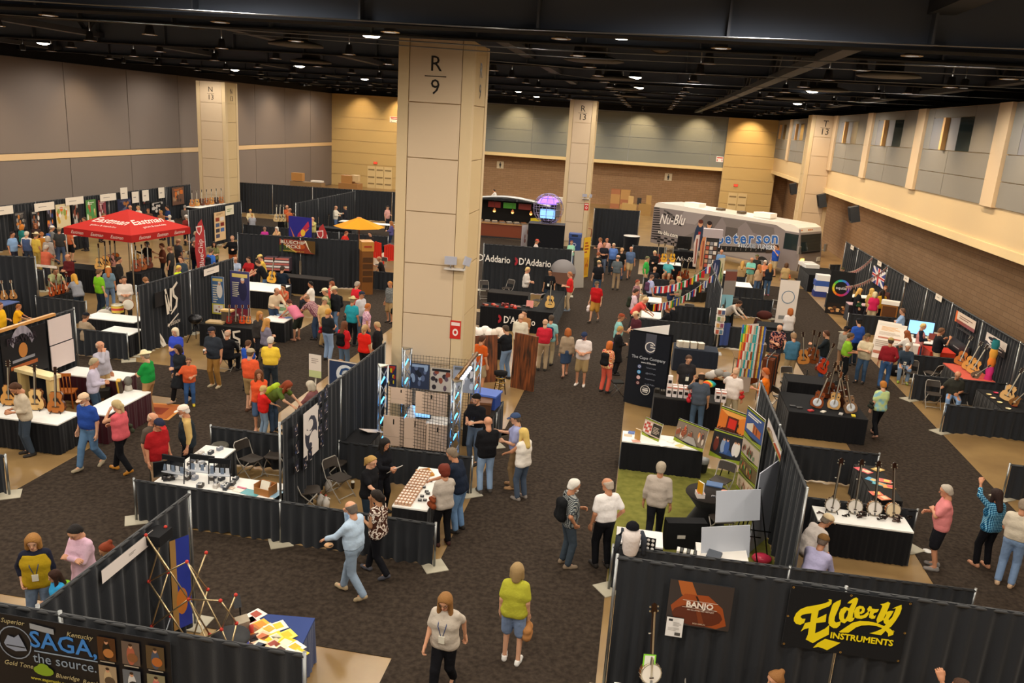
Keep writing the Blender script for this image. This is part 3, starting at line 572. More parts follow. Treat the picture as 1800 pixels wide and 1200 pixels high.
t=board('poster','poster','brown banjo photo poster pinned to the tall front drape',(1.3,10.17,1.41),.86,.68,0,lambda P:P.r(0,0,1,1,'3a3230').p([(.12,1),(.34,1),(.45,.7),(.4,.55),(.2,.7)],'b0602c').p([(.05,.42),(.25,.72),(.62,.74),(.86,.5),(.95,.12),(.8,.02),(.4,.06),(.1,.22)],'9c4a20').e(.48,.26,.4,.24,'5e2a18').p([(.4,.6),(.46,.6),(.6,.1),(.52,.08)],'7a3a1c').p([(.42,.7),(.45,.7),(.56,.42),(.52,.42)],'2c1810').r(.23,.42,.78,.43,'e8d8c8').r(.23,.58,.78,.59,'e8d8c8'));text('BANJO',t,.12,'f0e4d8',(0,-.02,.345),bold=.03);text('AN ILLUSTRATED HISTORY',t,.03,'e8d8c8',(.02,-.02,.265));text('BOB CARLIN',t,.03,'d8c0a8',(.02,-.02,.06))
board('notice_sheet','paper','white notice sheet overlapping the banjo poster corner',(1.0,10.15,1.22),.23,.3,0,lambda P:P.r(0,0,1,1,'f2f0ee').r(.12,.8,.36,.92,'2a2a2a').lines(.4,.55,.92,.78,4,'b8b4b0').lines(.12,.3,.85,.5,3,'c8c4c0').r(.55,.08,.88,.24,'55524e'))
table('white-topped demo table at the foot of the drape with the yellow banner',.25,8.5,1.15,9.6)
instr('banjo','e8e0d4','7a4a24',1142,1200,.76,'open-back banjo with a neon green tag below the banjo poster',20,10)
board('neon_sign','sign','small white card with a neon green border on the banjo below the poster',G(1140,1172,1.0),.17,.2,8,lambda P:P.r(0,0,1,1,'8ee030').r(.12,.1,.88,.9,'f0f0e4'))
chair(1233,1200+65,200,'folding chair with its dark back against the tall front drape')
# ---- front left: blue lettered banner, pop-up frame
t=thing('banner','black banner with big blue letters and six musician photos on the front drape','banner',(-5.78,7.1,.9));MB().c_('15151a').b2((-1.5,0,0),(1.1,.012,1.33)).obj('banner_cloth','drapecloth',t)
text('SAGA,',t,.3,'3f86d8',(-.22,-.012,1.06),bold=.012,width=.84);text('the source.',t,.18,'8fa0b4',(-.22,-.012,.82),width=.8);MB().c_('8fa0b4').box((-.2,-.012,.915),(.8,.003,.014)).obj('rule','print',t)
t2=Print(2.6,1.33);cx=lambda x:(x+1.5)/2.6;cz=lambda z:z/1.33
t2.r(0,0,1,1,'15151a')
for k in range(20):
 a0,a1=2*PI*k/20,2*PI*(k+1)/20;t2.p([(cx(-.84+r*math.cos(a)),cz(.98+r*math.sin(a))) for r,a in((.2,a0),(.215,a0),(.215,a1),(.2,a1))],'8a96a8')
t2.p([(cx(-.98),cz(.96)),(cx(-.92),cz(1.07)),(cx(-.84),cz(1.05)),(cx(-.78),cz(1.1)),(cx(-.73),cz(1.0)),(cx(-.69),cz(.9)),(cx(-.84),cz(.87)),(cx(-.95),cz(.91))],'8f9ab0').r(cx(-.95),cz(.93),cx(-.71),cz(.945),'20242c').p([(cx(-.62),cz(1.28)),(cx(-.32),cz(1.25)),(cx(-.32),cz(1.18)),(cx(-.46),cz(1.19)),(cx(-.62),cz(1.21))],'9aa0a8').e(cx(-.5),cz(.67),.05,.05,'86a828').e(cx(-.5),cz(.72),.028,.035,'86a828')
for k,(c1,c2,c3) in enumerate((('503018','181410','b87840'),('6a5a50','b06048','8a5a38'),('5a4830','4a5468','b86a30'),('a89478','c8b088','5a4a3a'),('6a7078','d8d8d8','202020'),('8a8468','c87068','e0d0b0'))):
 x=.33+.3*(k%3);z=1.11-.36*(k//3);t2.r(cx(x-.11),cz(z-.15),cx(x+.11),cz(z+.15),c1);t2.man(cx(x),cz(z-.14),cz(z+.13),c2,asp=1);t2.e(cx(x+.02),cz(z-.05),.025,.045,c3).r(cx(x-.09),cz(z-.175),cx(x+.09),cz(z-.16),'b0a898')
t2.done('print',t,(-.2,-.003,0))
for tx,sz,x,z in(('Kentucky',.085,.0,1.22),('Regal',.085,.08,.62),('Blueridge',.08,-.2,.64),('Gold Tone',.085,-.82,.7),('Superior',.085,-.84,1.26)):text(tx,t,sz,'b8ac80',(x,-.02,z),shear=.3)
text('www.sagamusic.com',t,.06,'c8c040',(-.42,-.02,.55))
boardX('name_strip','sign','long white booth name strip on the drape beside the pop-up frame',-6.3,(178,1003),(270,952),lambda P:P.r(0,0,1,1,'e6dcd6').lines(.5,.4,.64,.62,2,'6a6460'),th=.012)
t=thing('pop_up_frame','folding lattice display frame of pale rods with red joints','display frame',(-5.35,8.15,0))
N={}
for i,(x,y) in enumerate(((-.95,1.0),(-.2,.75),(.55,.25))):
 for j in range(4):
  for dd in(0,1):N[(i,j,dd)]=Vector((x+.12*dd,y+.28*dd*(1 if i<2 else.6),.05+j*.72-(.15*i if j==3 else 0)))
for j in range(3):
 for i in range(3):
  for a,b in(((i,j,0),(i,j+1,1)),((i,j,1),(i,j+1,0))):MB().c_('cdb68c' if j else '8a8e94').tube([N[a],N[b]],.012,5).obj('rod','metal',t)
  if i<2:
   for a,b in(((i,j,0),(i+1,j+1,0)),((i+1,j,0),(i,j+1,0))):MB().c_('cdb68c').tube([N[a],N[b]],.012,5).obj('rod','metal',t)
for k,p in N.items():MB().c_('c03020').ball(p,.026,8,5).obj('joint','paint',t)
MB().c_('1a1a1c').b2((-1.02,1.0,2.05),(-.75,1.32,2.2)).obj('header_pad','matte',t)
board('blue_banner','banner','narrow blue and gold banner hanging behind the pop-up frame',(-6.25,9.85,.3),.3,1.5,60,lambda P:P.r(0,0,1,1,'2a3a9a').r(0,0,.3,1,'a88048').e(.5,.3,.3,.15,'c87830'),th=.01)
simple('podium','podium','blue fabric podium drum with a black top beside the pop-up frame',405,1120,1.0,[('drum','drapecloth',lambda m:m.c_('2a3aa8').lathe([(.24,-1.0),(.25,-.5),(.24,-.02)],n=20)),('top','paint',lambda m:m.c_('141418').lathe([(.26,-.02),(.26,.02),(.001,.02)],n=20))])
tb=table('blue-clothed table covered with yellow brochures behind the source banner',-4.95,7.7,-4.05,9.9,.75,'3a4a80','3a4468',0)
tb.rotation_euler=(0,0,.12)
R_=random.Random(3)
for k,(u,v_,c1,c2) in enumerate(((437,1092,'f0e4d8','c05040'),(447,1082,'f2eae0','b04830'),(455,1100,'f2b830','e09020'),(440,1110,'c8742c','8a5020'),(470,1108,'f4e0b8','e8c040'),(485,1102,'f2ede0','f0c830'),(440,1125,'5a3a30','2a2020'),(460,1122,'f0c8a0','d07040'),(480,1122,'f0d020','f8f0d0'),(500,1118,'f8e860','e8c020'),(455,1138,'f8f0d8','404a5a'),(478,1135,'f4d0a0','a04030'),(500,1132,'f4cc18','f6ecc8'),(515,1140,'f6f2e4','e0b020'),(490,1146,'f2e2c0','503028'),(470,1148,'f6ecd8','c08040'),(520,1152,'f2c820','e8e0d0'),(505,1153,'f4f0e8','d0a030'))):
 o=simple('brochure','brochure','yellow and white brochure laid out on the blue table',u,v_,.756+.001*k,[('cover','print',lambda m:(m.c_(c1).b2((-.11,-.15,0),(.11,.15,.006)),m.c_(c2).b2((-.08,-.02,.006),(.06,.1,.007))))],R_.uniform(-25,10)-20,group='brochures on the blue table')
simple('rack_stand','rack','small wire leaflet rack with a phone on top beside the brochures',425,1110,.755,[('tray','paint',lambda m:m.c_('a89a84').box((0,0,.12),(.18,.14,.22),M3(.3,.3))),('pole','metal',lambda m:m.c_('303034').tube([(0,.05,0),(-.02,.08,.5)],.012,6)),('phone','gloss',lambda m:m.c_('16161a').box((-.05,.05,.48),(.1,.02,.2),M3(.2,-.6))),('red_jar','paint',lambda m:m.c_('b83020').lathe([(.03,0),(.03,.12),(.001,.12)],c=(.13,-.06,0),n=10))],30)
# ---- cassette booth and pedal display
table('white table lined with rows of small boxed goods inside the front booth',-4.2,13.7,-3.5,15.6)
for i in range(13):
 for j in range(5):simple('small_box','box','small beige boxed item in neat rows on the white vendor table',0,0,0,[('carton','print',lambda m:(m.c_('c9a183').box((0,0,.03),(.055,.085,.06)),m.c_('e8dcd0').box((0,0,.061),(.04,.06,.002))))],0,(-4.14+.068*j,13.8+.125*i,.752),'small boxes on the vendor table')
for i,(u,v_) in enumerate(((745,857),(748,845),(750,865),(742,873),(752,868),(738,880),(747,880),(757,846))):simple('black_device','gadget','small black boxed gadget on the white vendor table',u,v_,.755,[('case','paint',lambda m:(m.c_('26262a').box((0,0,.02),(.075,.055,.03)),m.c_('e8e4e0').box((0,-.02,.036),(.05,.01,.002))))],10,group='black gadgets on the vendor table')
simple('tray','tray','yellow rimmed wooden tray at the far end of the vendor table',747,832,.755,[('tray_board','wood',lambda m:m.c_('c88a30').box((0,0,.02),(.3,.34,.04),M3(.6))),('contents','paint',lambda m:m.c_('8a5a30').box((0,0,.045),(.2,.24,.02),M3(.6)))])
for nm,u,v_,rz in(('folding chair holding a tan toy beside the plastic jugs',597,872,-115),('folding chair next to the spine drape with the swirl emblem',590,845,-100),('folding chair peeking over the low drape near the tall booth post',545,895,-60),('folding chair behind the tan carton in the pedal booth',443,838,-110),('folding chair near the spine drape in the pedal booth',484,832,180)):chair(u,v_,rz,nm)
for i,(u,v_) in enumerate(((563,888),(573,893),(577,862))):simple('plastic_jug','jug','clear plastic gallon jug on the floor by the folding chairs',u,v_,0,[('jug_body','paint',lambda m:m.c_('cfc8c0').lathe([(.001,0),(.075,0),(.078,.16),(.03,.25),(.02,.26),(.02,.29)],n=14)),('cap','paint',lambda m:m.c_('b04030').lathe([(.022,.285),(.022,.305),(.001,.305)],n=10)),('handle','paint',lambda m:m.c_('cfc8c0').tube([(.06,0,.16),(.085,0,.21),(.03,0,.25)],.01,6))],20*i,group='plastic jugs by the chairs')
simple('drink_cup','cup','dark iced drink in a clear cup on the booth floor',620,858,0,[('cup','gloss',lambda m:m.c_('2a1c14').lathe([(.001,0),(.035,0),(.045,.15)],n=12)),('lid','paint',lambda m:m.c_('d8d0c0').lathe([(.047,.15),(.03,.18),(.001,.18)],n=12))])
table('white table along the low drape crowded with guitar pedals',-8.95,13.3,-6.45,14.0);table('white side table with small pedals at the outer end of the pedal booth',-8.95,14.0,-8.25,15.3)
R_=random.Random(5)
for i in range(34):
 x=R_.uniform(-8.85,-7.4);y=R_.uniform(13.4,13.9) if i<24 else R_.uniform(14.1,15.2);x=x if i<24 else R_.uniform(-8.85,-8.35);c=R_.choice(('6a6e78','b8bcc4','30343c','8a8f9c','c8c0b8','4a4440'));simple('effects_pedal','pedal','small boxed guitar pedal on the crowded white table',0,0,0,[('case','paint',lambda m:m.c_(c).box((0,0,.035),(.08,.13,.07))),('knob','metal',lambda m:m.c_('d8d8d8').lathe([(.016,.07),(.016,.085),(.001,.085)],n=8)),('label','print',lambda m:m.c_('e8e4e0').box((0,-.04,.071),(.05,.03,.002)))],R_.uniform(-20,20),(x,y,.751),'pedals on the crowded table')
for i,(x,y,w) in enumerate(((-8.6,13.45,.5),(-8.1,13.65,.5),(-7.7,13.6,.42))):simple('pedal_rack','rack','tiered grey pedal rack standing on the crowded white table',0,0,0,[('frame','metal',lambda m:[m.c_('3a3c40').tube([(s*w/2,0,0),(s*w/2,.05,.5)],.012,6) for s in(-1,1)]),('shelf','paint',lambda m:m.c_('c4c8d0').box((0,.02,.2),(w,.12,.02))),('header','matte',lambda m:m.c_('1a1b1e').box((0,.05,.48),(w,.04,.1))),('cards','print',lambda m:[m.c_('d8dce4' if k%2 else '7a8aa0').box((-w/2+.08+k*.1,-.02,.3),(.07,.01,.13)) for k in range(int(w/.1))])],8*i-6,(x,y,.752),'pedal racks')
simple('monitor','monitor','flat black monitor seen from behind at the end of the pedal table',297,842,.76,[('screen','gloss',lambda m:m.c_('17181b').box((0,0,.24),(.55,.04,.34),M3(0,.15))),('foot','paint',lambda m:m.c_('202226').box((0,0,.02),(.22,.18,.02)).tube([(0,0,.02),(0,.02,.15)],.02))],35)
simple('carton','box','open tan cardboard carton of leaflets on the pedal table',467,866,.755,[('wall','paint',lambda m:[m.c_('b0743c').box(c,d) for c,d in(((-.17,0,.1),(.01,.26,.2)),((.17,0,.1),(.01,.26,.2)),((0,-.13,.07),(.34,.01,.14)),((0,.13,.1),(.34,.01,.2)),((0,0,.005),(.34,.26,.01)))]),('leaflets','print',lambda m:m.c_('e8e2d0').box((-.02,.02,.13),(.2,.04,.2),M3(0,-.4)))],-12)
for i,(u,v_,c,w,d) in enumerate(((442,866,'5aa0a8',.36,.22),(484,868,'9ac0d8',.2,.3),(418,862,'e8dcd0',.2,.12),(425,857,'c86a80',.2,.05),(400,856,'d8c0a8',.3,.1))):simple('folder','paper','flat coloured folder lying on the pedal table',u,v_,.752+.002*i,[('cover','print',lambda m:m.c_(c).box((0,0,.004),(w,d,.008)))],-10,group='folders on the pedal table')
simple('waste_bag','bin','round waste basket with a clear liner by the low drape',388,820,0,[('basket','paint',lambda m:m.c_('1c1c1e').lathe([(.12,0),(.17,.5)],n=16)),('liner','gloss',lambda m:m.c_('6a665c').lathe([(.19,.4),(.2,.52),(.17,.56),(.12,.53),(.001,.5)],n=16))])
# swirl emblem flag and photo prints on the spine drape
t=boardX('emblem_flag','flag','white cloth flag with a dark S-shaped swirl on the spine drape',-6.2,(533,728),(560,790),lambda P:P.r(0,0,1,1,'e4dbd4').e(.5,.5,.4,.34,'3a3c48',22).e(.36,.66,.28,.17,'e4dbd4',20).e(.64,.34,.28,.17,'e4dbd4',20).e(.6,.75,.15,.07,'3a3c48').e(.4,.25,.15,.07,'3a3c48').p([(.2,.62),(.36,.82),(.5,.86),(.8,.72),(.7,.55),(.45,.55)],'3a3c48').e(.42,.68,.2,.11,'e4dbd4'),th=.01)
t.scale=(1,1,1)
for i,(u,v_) in enumerate(((520,757),(522,788),(562,700),(573,690),(563,728),(573,717),(563,757),(573,747),(566,776),(522,820),(536,815),(545,800))):
 a=onX(u,v_,-6.19);board('photo_print','photo','dark band photograph pinned to the spine drape beside the swirl flag',(a.x,a.y,a.z-.12),.2,.26,90,lambda P:P.r(0,0,1,1,'1c1e26').photo(.05,.08,.95,.95,['22242e','8a8490','b8a090','4a5a8a'],i,5).r(.5,.04,.9,.09,'d8d0cc'),th=.004)['group']='photo prints around the swirl flag'
# ---- truss booth with blue light tubes
def tower(label,x,y,h=2.3,rz=0):
 t=thing('truss_tower',label,'truss',(x,y,0),rz);V=[Vector((.13*math.cos(a),.13*math.sin(a),0)) for a in(.5,.5+2.094,.5+4.189)];U=Vector((0,0,1))
 for v_ in V:MB().c_('a8acb0').tube([v_,v_+U*h],.025,8).obj('chord','metal',t)
 for k in range(6):
  for i in range(3):MB().c_('9a9ea4').tube([V[i]+U*(.05+k*.37),V[(i+1)%3]+U*(.4+k*.37)],.011,5).obj('brace','metal',t)
 for z in(.02,h):MB().c_('b8b4a8').prism([(v_.x*1.25,v_.y*1.25) for v_ in V],z-.015,z+.015).obj('end_plate','metal',t)
 for k in range(4):MB().c_('38a8ff').tube([(-.05,-.03,.3+.5*k),(.05,.03,.52+.5*k)],.016,6).obj('light_tube','blue_glow',t)
 return t
for l,x,y in(('silver truss tower with blue tubes at the grey panel corner nearest the spine drape',-5.68,17.5),('silver truss tower with blue tubes between the column and the spine drape',-5.58,19.1),('silver truss tower with blue tubes beside the man in the black beret',-3.78,17.0),('silver truss tower with blue tubes behind the man in the black beret',-3.78,19.2)):tower(l,x,y)
t=thing('truss_beam','bronze top beam joining the two truss towers by the aisle','truss',(-3.78,17.0,2.34));MB().c_('8a6a48').tube([(0,0,0),(0,2.2,0)],.05,8).obj('beam','metal',t)
for k in range(6):MB().c_('e8f0ff').ball((.02,.5+.18*k,-.15),.045,8,5).obj('bulb','white_glow',t)
def grid(label,x0,y0,x1,y1,h,z0=0):
 d=Vector((x1-x0,y1-y0,0));L=d.length;t=thing('wire_grid',label,'grid panel',(x0,y0,0),math.atan2(d.y,d.x));m=MB().c_('1c1d20')
 for i in range(int(L/.076)+1):m.b2((i*.076-.003,-.003,z0),(i*.076+.003,.003,h))
 for i in range(int((h-z0)/.076)+1):m.b2((0,-.003,z0+i*.076-.003),(L,.003,z0+i*.076+.003))
 m.obj('wires','paint',t);q=MB().c_('1c1d20')
 for s in(0,L):q.b2((s-.01,-.01,0),(s+.01,.01,h))
 q.obj('frame','paint',t);return t
grid('black wire grid panel hung with cream boards at the front of the truss booth',-5.5,17.35,-3.92,17.0,1.95);grid('black wire grid panel with posters in front of the tall column',-5.45,19.15,-3.95,19.25,2.15)
def gy(px,z=1.2):
 return 17.33-.22*((px-690)/100)
for i,(a,b) in enumerate((((687,680),(723,712)),((731,687),(785,732)),((674,729),(709,785)),((711,733),(747,790)),((750,744),(787,795)))):
 Y=gy(a[0])-.09;boardY('display_board','board','cream slotted board on the wire grid, '+('small upper one','wide upper one','lower one by the spine drape','lower middle one','lower one by the aisle')[i],Y,a,b,lambda P:P.r(0,0,1,1,'d2b8a4').r(.47,.72,.53,.9,'2a2624').r(0,.3,1,.305,'3a3430'),back='c8b09c',th=.015)
for i,(a,b,cs) in enumerate((((722,637),(754,685),['30384e','5a688a','8aa0c0','20242e']),((757,645),(793,690),['b8b0a8','5a4a58','8a4a3a','302a30']),((797,642),(834,692),['8f97a8','d8d8e0','5a6068','b8c4d8']),((676,640),(696,680),['2c3450','d8c020','b03028','283040']))):
 boardY('poster','poster',('dark blue night-scene poster on the rear wire grid','poster of crowded tour photos on the rear wire grid','pale grey gear poster on the rear wire grid','dark poster with a yellow numeral leaning by the rear tower')[i],19.08,a,b,lambda P:P.photo(0,0,1,1,cs,i,14).r(.08,.86,.92,.96,'1c1c20' if i==1 else cs[2]),th=.012)
simple('monitor','screen','bright monitor glowing inside the truss booth',0,0,0,[('bezel','paint',lambda m:m.c_('1a1a1c').box((0,.02,.2),(.5,.03,.34))),('picture','screen_glow',lambda m:m.c_('c8d8f8').box((0,0,.2),(.45,.01,.28))),('foot','paint',lambda m:m.c_('202022').box((0,.03,.015),(.25,.2,.03)))],0,(-4.9,18.2,.8));table('black-skirted work table inside the truss booth',-5.3,18.0,-4.2,18.6,.78,'d8d4d0')
simple('paper_cone','paper','white paper cone standing behind the wire grid',0,0,0,[('cone','paint',lambda m:m.c_('e8e4e4').lathe([(.14,0),(.01,.4)],n=10))],0,(-5.15,18.2,.79))
table('black table with a hanging white sheet between spine drape and truss',-6.2,16.4,-5.6,17.2,.75,'1c1c1e');simple('white_sheet','paper','white paper sheet hanging off the black side table',655,757,.75,[('sheet','paint',lambda m:m.c_('e8d8cc').box((0,0,0),(.3,.6,.01),M3(-.5,-.3)))])
# crates by the aisle behind the truss booth
drape('low black drape enclosing the crates behind the truss booth',(-4.0,19.9),(-3.15,19.9),LH,panels=1);drape('low black drape along the aisle under the blue crate',(-3.15,19.0),(-3.15,19.9),LH,panels=1)
table('dark crate table behind the truss booth',-3.95,18.75,-3.2,19.75,.88,'2a2420','1a1a1c')
simple('tote_crate','crate','blue plastic tote crate stacked by the aisle post',0,0,0,[('tub','paint',lambda m:m.c_('2c4a9a').prism([(-.3,-.24),(.3,-.24),(.3,.24),(-.3,.24)],0,.34)),('lid','paint',lambda m:m.c_('4a6ac0').box((0,0,.36),(.66,.54,.05)))],-8,(-3.5,19.45,.89));simple('storage_box','box','brown cardboard storage box with a lid in front of the blue crate',0,0,0,[('box','paint',lambda m:m.c_('4a2c18').box((0,0,.13),(.5,.4,.26))),('lid','paint',lambda m:m.c_('6a4428').box((0,0,.29),(.54,.44,.06)))],6,(-3.55,18.98,.89))
simple('bread_bun','food','filled bun in the hand of the man in the light blue shirt',578,958,1.02,[('bun','paint',lambda m:m.c_('d8a878').ball((0,0,0),(.08,.06,.045))),('filling','paint',lambda m:m.c_('2a2420').ball((.02,0,.01),(.05,.065,.02)))],20)
# ---- green carpet booth: tourist posters
OR=['7a2c10','d8702a','f0a040','4a1a0c']
table('white-topped black-skirted table with tourist boards on the green carpet',.03,18.5,1.95,19.2)
def stripe(P,cs,seed,n=14):return P.r(0,0,1,1,'1c1a16').photo(.0,.14,1,.9,cs,seed,n).p([(0,.0),(1,.0),(1,.14),(.5,.05),(0,.17)],'8a9a24').p([(0,.17),(.5,.05),(1,.14),(1,.155),(.5,.08),(0,.2)],'20201a').r(0,.92,1,.96,'9aa830')
def boardP(name,cat,label,tl,tr,zt,h,fn,z0=None,**k): # upright board from its top edge
 a,b=G(*tl,zt),G(*tr,zt);d=b-a;m_=(a+b)/2;return board(name,cat,label,(m_.x,m_.y,zt-h),d.length,h,math.degrees(math.atan2(d.y,d.x)),fn,**k)
def crowdpic(P,cs,seed):
 stripe(P,cs,seed,0);R2=random.Random(seed)
 for k in range(16):u=R2.uniform(.06,.94);v2=R2.uniform(.2,.55);P.man(u,v2,v2+.3,R2.choice(cs[1:]),R2.choice(('2a1c14','6a4a30','c8b090')),asp=.9)
def theatre(P):
 stripe(P,['5a1c0a'],1,0);P.p([(0,.9),(.3,.75),(.3,.35),(0,.2)],'c86a20').p([(1,.9),(.7,.75),(.7,.35),(1,.2)],'d87a28').p([(0,.9),(1,.9),(.7,.75),(.3,.75)],'e09a48').r(.36,.36,.64,.68,'c82818')
 for k in range(30):P.e(.04+.032*k,.24+.03*(k%3),.018,.035,'3a140a',6)
def museum(P):stripe(P,['34528e'],2,0);P.p([(.1,.45),(.45,.62),(.45,.3),(.1,.3)],'d8ccb8').p([(.45,.6),(.9,.5),(.9,.28),(.45,.3)],'b8602c').p([(.5,.56),(.54,.56),(.54,.3),(.5,.3)],'5a2a14').p([(.65,.53),(.69,.53),(.69,.3),(.65,.3)],'5a2a14').r(.1,.8,.85,.84,'e8e4d8').r(.1,.73,.7,.77,'e8e4d8')
def stage(P):
 stripe(P,['1a1a22'],3,0);P.p([(.3,.2),(.75,.2),(.6,.4),(.4,.4)],'2a4a80')
 for u,c in((.15,'6a2a20'),(.38,'8a9ab8'),(.5,'3a5a9a'),(.75,'d8d0d0'),(.85,'e0d8d0')):P.man(u,.25,.8,c,asp=.9)
def street(P):crowdpic(P,['7a6a5c','b84a28','d88a4a','8a4a30','c8b8a8','4a3a38'],4);P.p([(.3,.16),(.8,.12),(.65,.42),(.45,.42)],'9a948e')
def calendar(P):
 stripe(P,['c8b0a0'],5,0);P.r(.5,.2,1,.85,'2a2622').lines(.56,.3,.95,.7,5,'b8a898')
 for k in range(16):P.r(.05+.11*(k%4),.25+.15*(k//4),.14+.11*(k%4),.36+.15*(k//4),'b83a30' if k%3 else 'e8d8d0')
for tl,tr,zt,h,fn,ln,lb in(((1131,733),(1161,746),1.2,.45,calendar,12,'red and white calendar board leaning on the white tourist table'),((1188,735),(1240,755),1.32,.57,street,14,'street crowd photo board leaning on the white tourist table'),((1264,713),(1312,731),1.75,.72,theatre,10,'orange theatre auditorium photo board on an easel'),((1252,753),(1306,770),1.25,.68,stage,12,'blue-lit stage band photo board on an easel')):boardP('poster_board','poster',lb,tl,tr,zt,h,fn,lean=ln,back='e8e4d8')
za=2.1
for h,fn,lb in((.72,museum,'tall blue museum photo poster at the top of the poster column'),(.48,lambda P:crowdpic(P,['b8a898','5a4a3a','3a7a4a','8a3a2a'],7),'poster of picnicking people below the blue museum poster'),(.42,lambda P:crowdpic(P,['6a5a40','c8a060','3a8a4a','b05030'],8),'poster of a green shirted crowd low in the poster column'),(.42,lambda P:crowdpic(P,['d0b8a0','8a4030','e0d0b8','5a6a3a'],9),'poster of dancers at the foot of the poster column')):
 a,b=G(1315,712,2.1),G(1345,737,2.1);m_=(a+b)/2;board('poster','poster',lb,(m_.x,m_.y,za-h),(b-a).length,h-.01,math.degrees(math.atan2(b.y-a.y,b.x-a.x)),fn,th=.02,back='d8d4c8');za-=h
boardX('poster','poster','white poster of piled bones and a red barn on the spine drape',3.1,(1351,734),(1371,812),lambda P:P.r(0,0,1,1,'dcd4d2').p([(0,.08),(.45,.05),(.55,.4),(.3,.62),(.12,.45)],'7a5a3c').p([(.5,.1),(1,.12),(1,.55),(.6,.45)],'b04a20').p([(.2,.2),(.5,.22),(.48,.5),(.22,.48)],'d8c8a8').p([(.24,.26),(.46,.28),(.45,.33),(.24,.31)],'5a4430').p([(.24,.38),(.46,.4),(.45,.45),(.24,.43)],'5a4430').p([(0,0),(1,0),(1,.1),(0,.06)],'8a9a24').p([(0,1),(.7,1),(.95,.85),(1,.95),(1,1)],'8a9a24'),th=.012)
boardP('white_banner','banner','plain grey-white back of a roll-up banner by the spine drape',(1337,832),(1371,808),1.75,1.74,lambda P:P.r(0,0,1,1,'b8bcc8'),th=.02,back='b8bcc8')
for i,(u,v_,z,w,h) in enumerate(((1297,916,.95,.92,.6),(1275,982,.62,.95,.6))):board('foam_board','board',('upper','lower')[i]+' blank white foam board resting on a black easel',G(u,v_,z),w,h,22,lambda P:P.r(0,0,1,1,'c4c8d2'),lean=12,back='c4c8d2')
for lb,u,v_ in(('black tripod easel holding the blank white foam boards',1300,985),('black tripod easel under the blank foam board near the spine drape',1318,975),('black tripod easel carrying the stage photo boards',1283,845)):simple('easel','easel',lb,u,v_,0,[('leg','metal',lambda m:m.c_('1a1a1c').tube([(-.32,-.25,0),(0,0,1.45)],.014,6)),('leg','metal',lambda m:m.c_('1a1a1c').tube([(.32,-.25,0),(0,0,1.45)],.014,6)),('leg','metal',lambda m:m.c_('1a1a1c').tube([(0,.4,0),(0,0,1.45)],.014,6)),('rest','metal',lambda m:m.c_('1a1a1c').tube([(-.3,-.15,.62),(.3,-.15,.62)],.012,6))])
simple('cafe_table','table','round black-clothed cafe table on the green carpet',1246,865,.74,[('table_top','matte',lambda m:m.c_('2a2522').lathe([(.001,0),(.47,0),(.48,-.03)],n=32)),('stretch_cover','drapecloth',lambda m:m.c_('141416').lathe([(.47,-.03),(.22,-.35),(.42,-.735)],n=32)),('pedestal','metal',lambda m:m.c_('222').tube([(0,0,-.74),(0,0,-.02)],.04) if 0 else m.c_('202022').tube([(0,0,-.73),(0,0,-.02)],.04))])
simple('book_stack','book','stack of white and red paperbacks on the round cafe table',1230,872,.745,[('book','print',lambda m:m.c_('e8dcd4').box((0,0,.05),(.16,.22,.1))),('cover','print',lambda m:m.c_('c86a58').box((0,0,.102),(.14,.2,.004)))],10);simple('standing_book','book','yellow covered book standing upright on the stack of paperbacks',1230,866,.85,[('pages','paint',lambda m:m.c_('f0ece4').box((.015,0,.12),(.03,.17,.24))),('cover','print',lambda m:m.c_('c89018').box((-.003,0,.12),(.008,.172,.242)))],35)
simple('laptop','laptop','closed pale blue laptop on the round cafe table',1256,852,.745,[('lid','paint',lambda m:m.c_('4a6a98').box((0,0,.012),(.34,.24,.024)))],-10);simple('phone','phone','dark phone lying on the round cafe table',1258,873,.745,[('case','gloss',lambda m:m.c_('2a2a30').box((0,0,.006),(.16,.08,.012))),('rim','metal',lambda m:m.c_('9a9aa0').box((0,0,.003),(.17,.09,.005)))],-14);simple('snack_packet','packet','crumpled peach packet on the far rim of the round table',1274,864,.745,[('wrapper','paint',lambda m:m.c_('d88a70').ball((0,0,.02),(.08,.05,.02)))])
simple('tall_book','book','tan book standing upright on the white tourist table',1120,772,.76,[('pages','paint',lambda m:m.c_('e8dcc4').box((.015,0,.13),(.03,.16,.26))),('cover','print',lambda m:m.c_('b89050').box((-.004,0,.13),(.008,.165,.265)))],50)
for i,(u,v_,c) in enumerate(((1104,765,'c8b090'),(1118,775,'e0a898'),(1165,782,'f0ece4'),(1195,783,'e8d890'),(1180,775,'f0e8d8'),(1110,760,'3a5a9a'))):simple('flyer','paper','loose flyer lying on the white tourist table',u,v_,.752+.001*i,[('sheet','print',lambda m:m.c_(c).box((0,0,.002),(.2,.16,.004)))],17*i,group='flyers on the tourist table')
for nm,u,v_,rz in(('folding chair at the round cafe table facing the spine drape',1262,875,150),('folding chair tucked behind the black monitor cloth',1262,946,20)):chair(u,v_,rz,nm)
simple('mesh_bin','bin','small wire mesh bin beside the white tourist table',1234,830,0,[('basket','paint',lambda m:m.c_('1c1c1e').lathe([(.1,0),(.13,.32)],n=14)),('liner','gloss',lambda m:m.c_('8a8a86').lathe([(.14,.26),(.14,.36),(.001,.33)],n=14))])
table('white table behind the front low drape with the raglan shirt display',.1,13.5,.95,14.1,.75,'ece8e6')
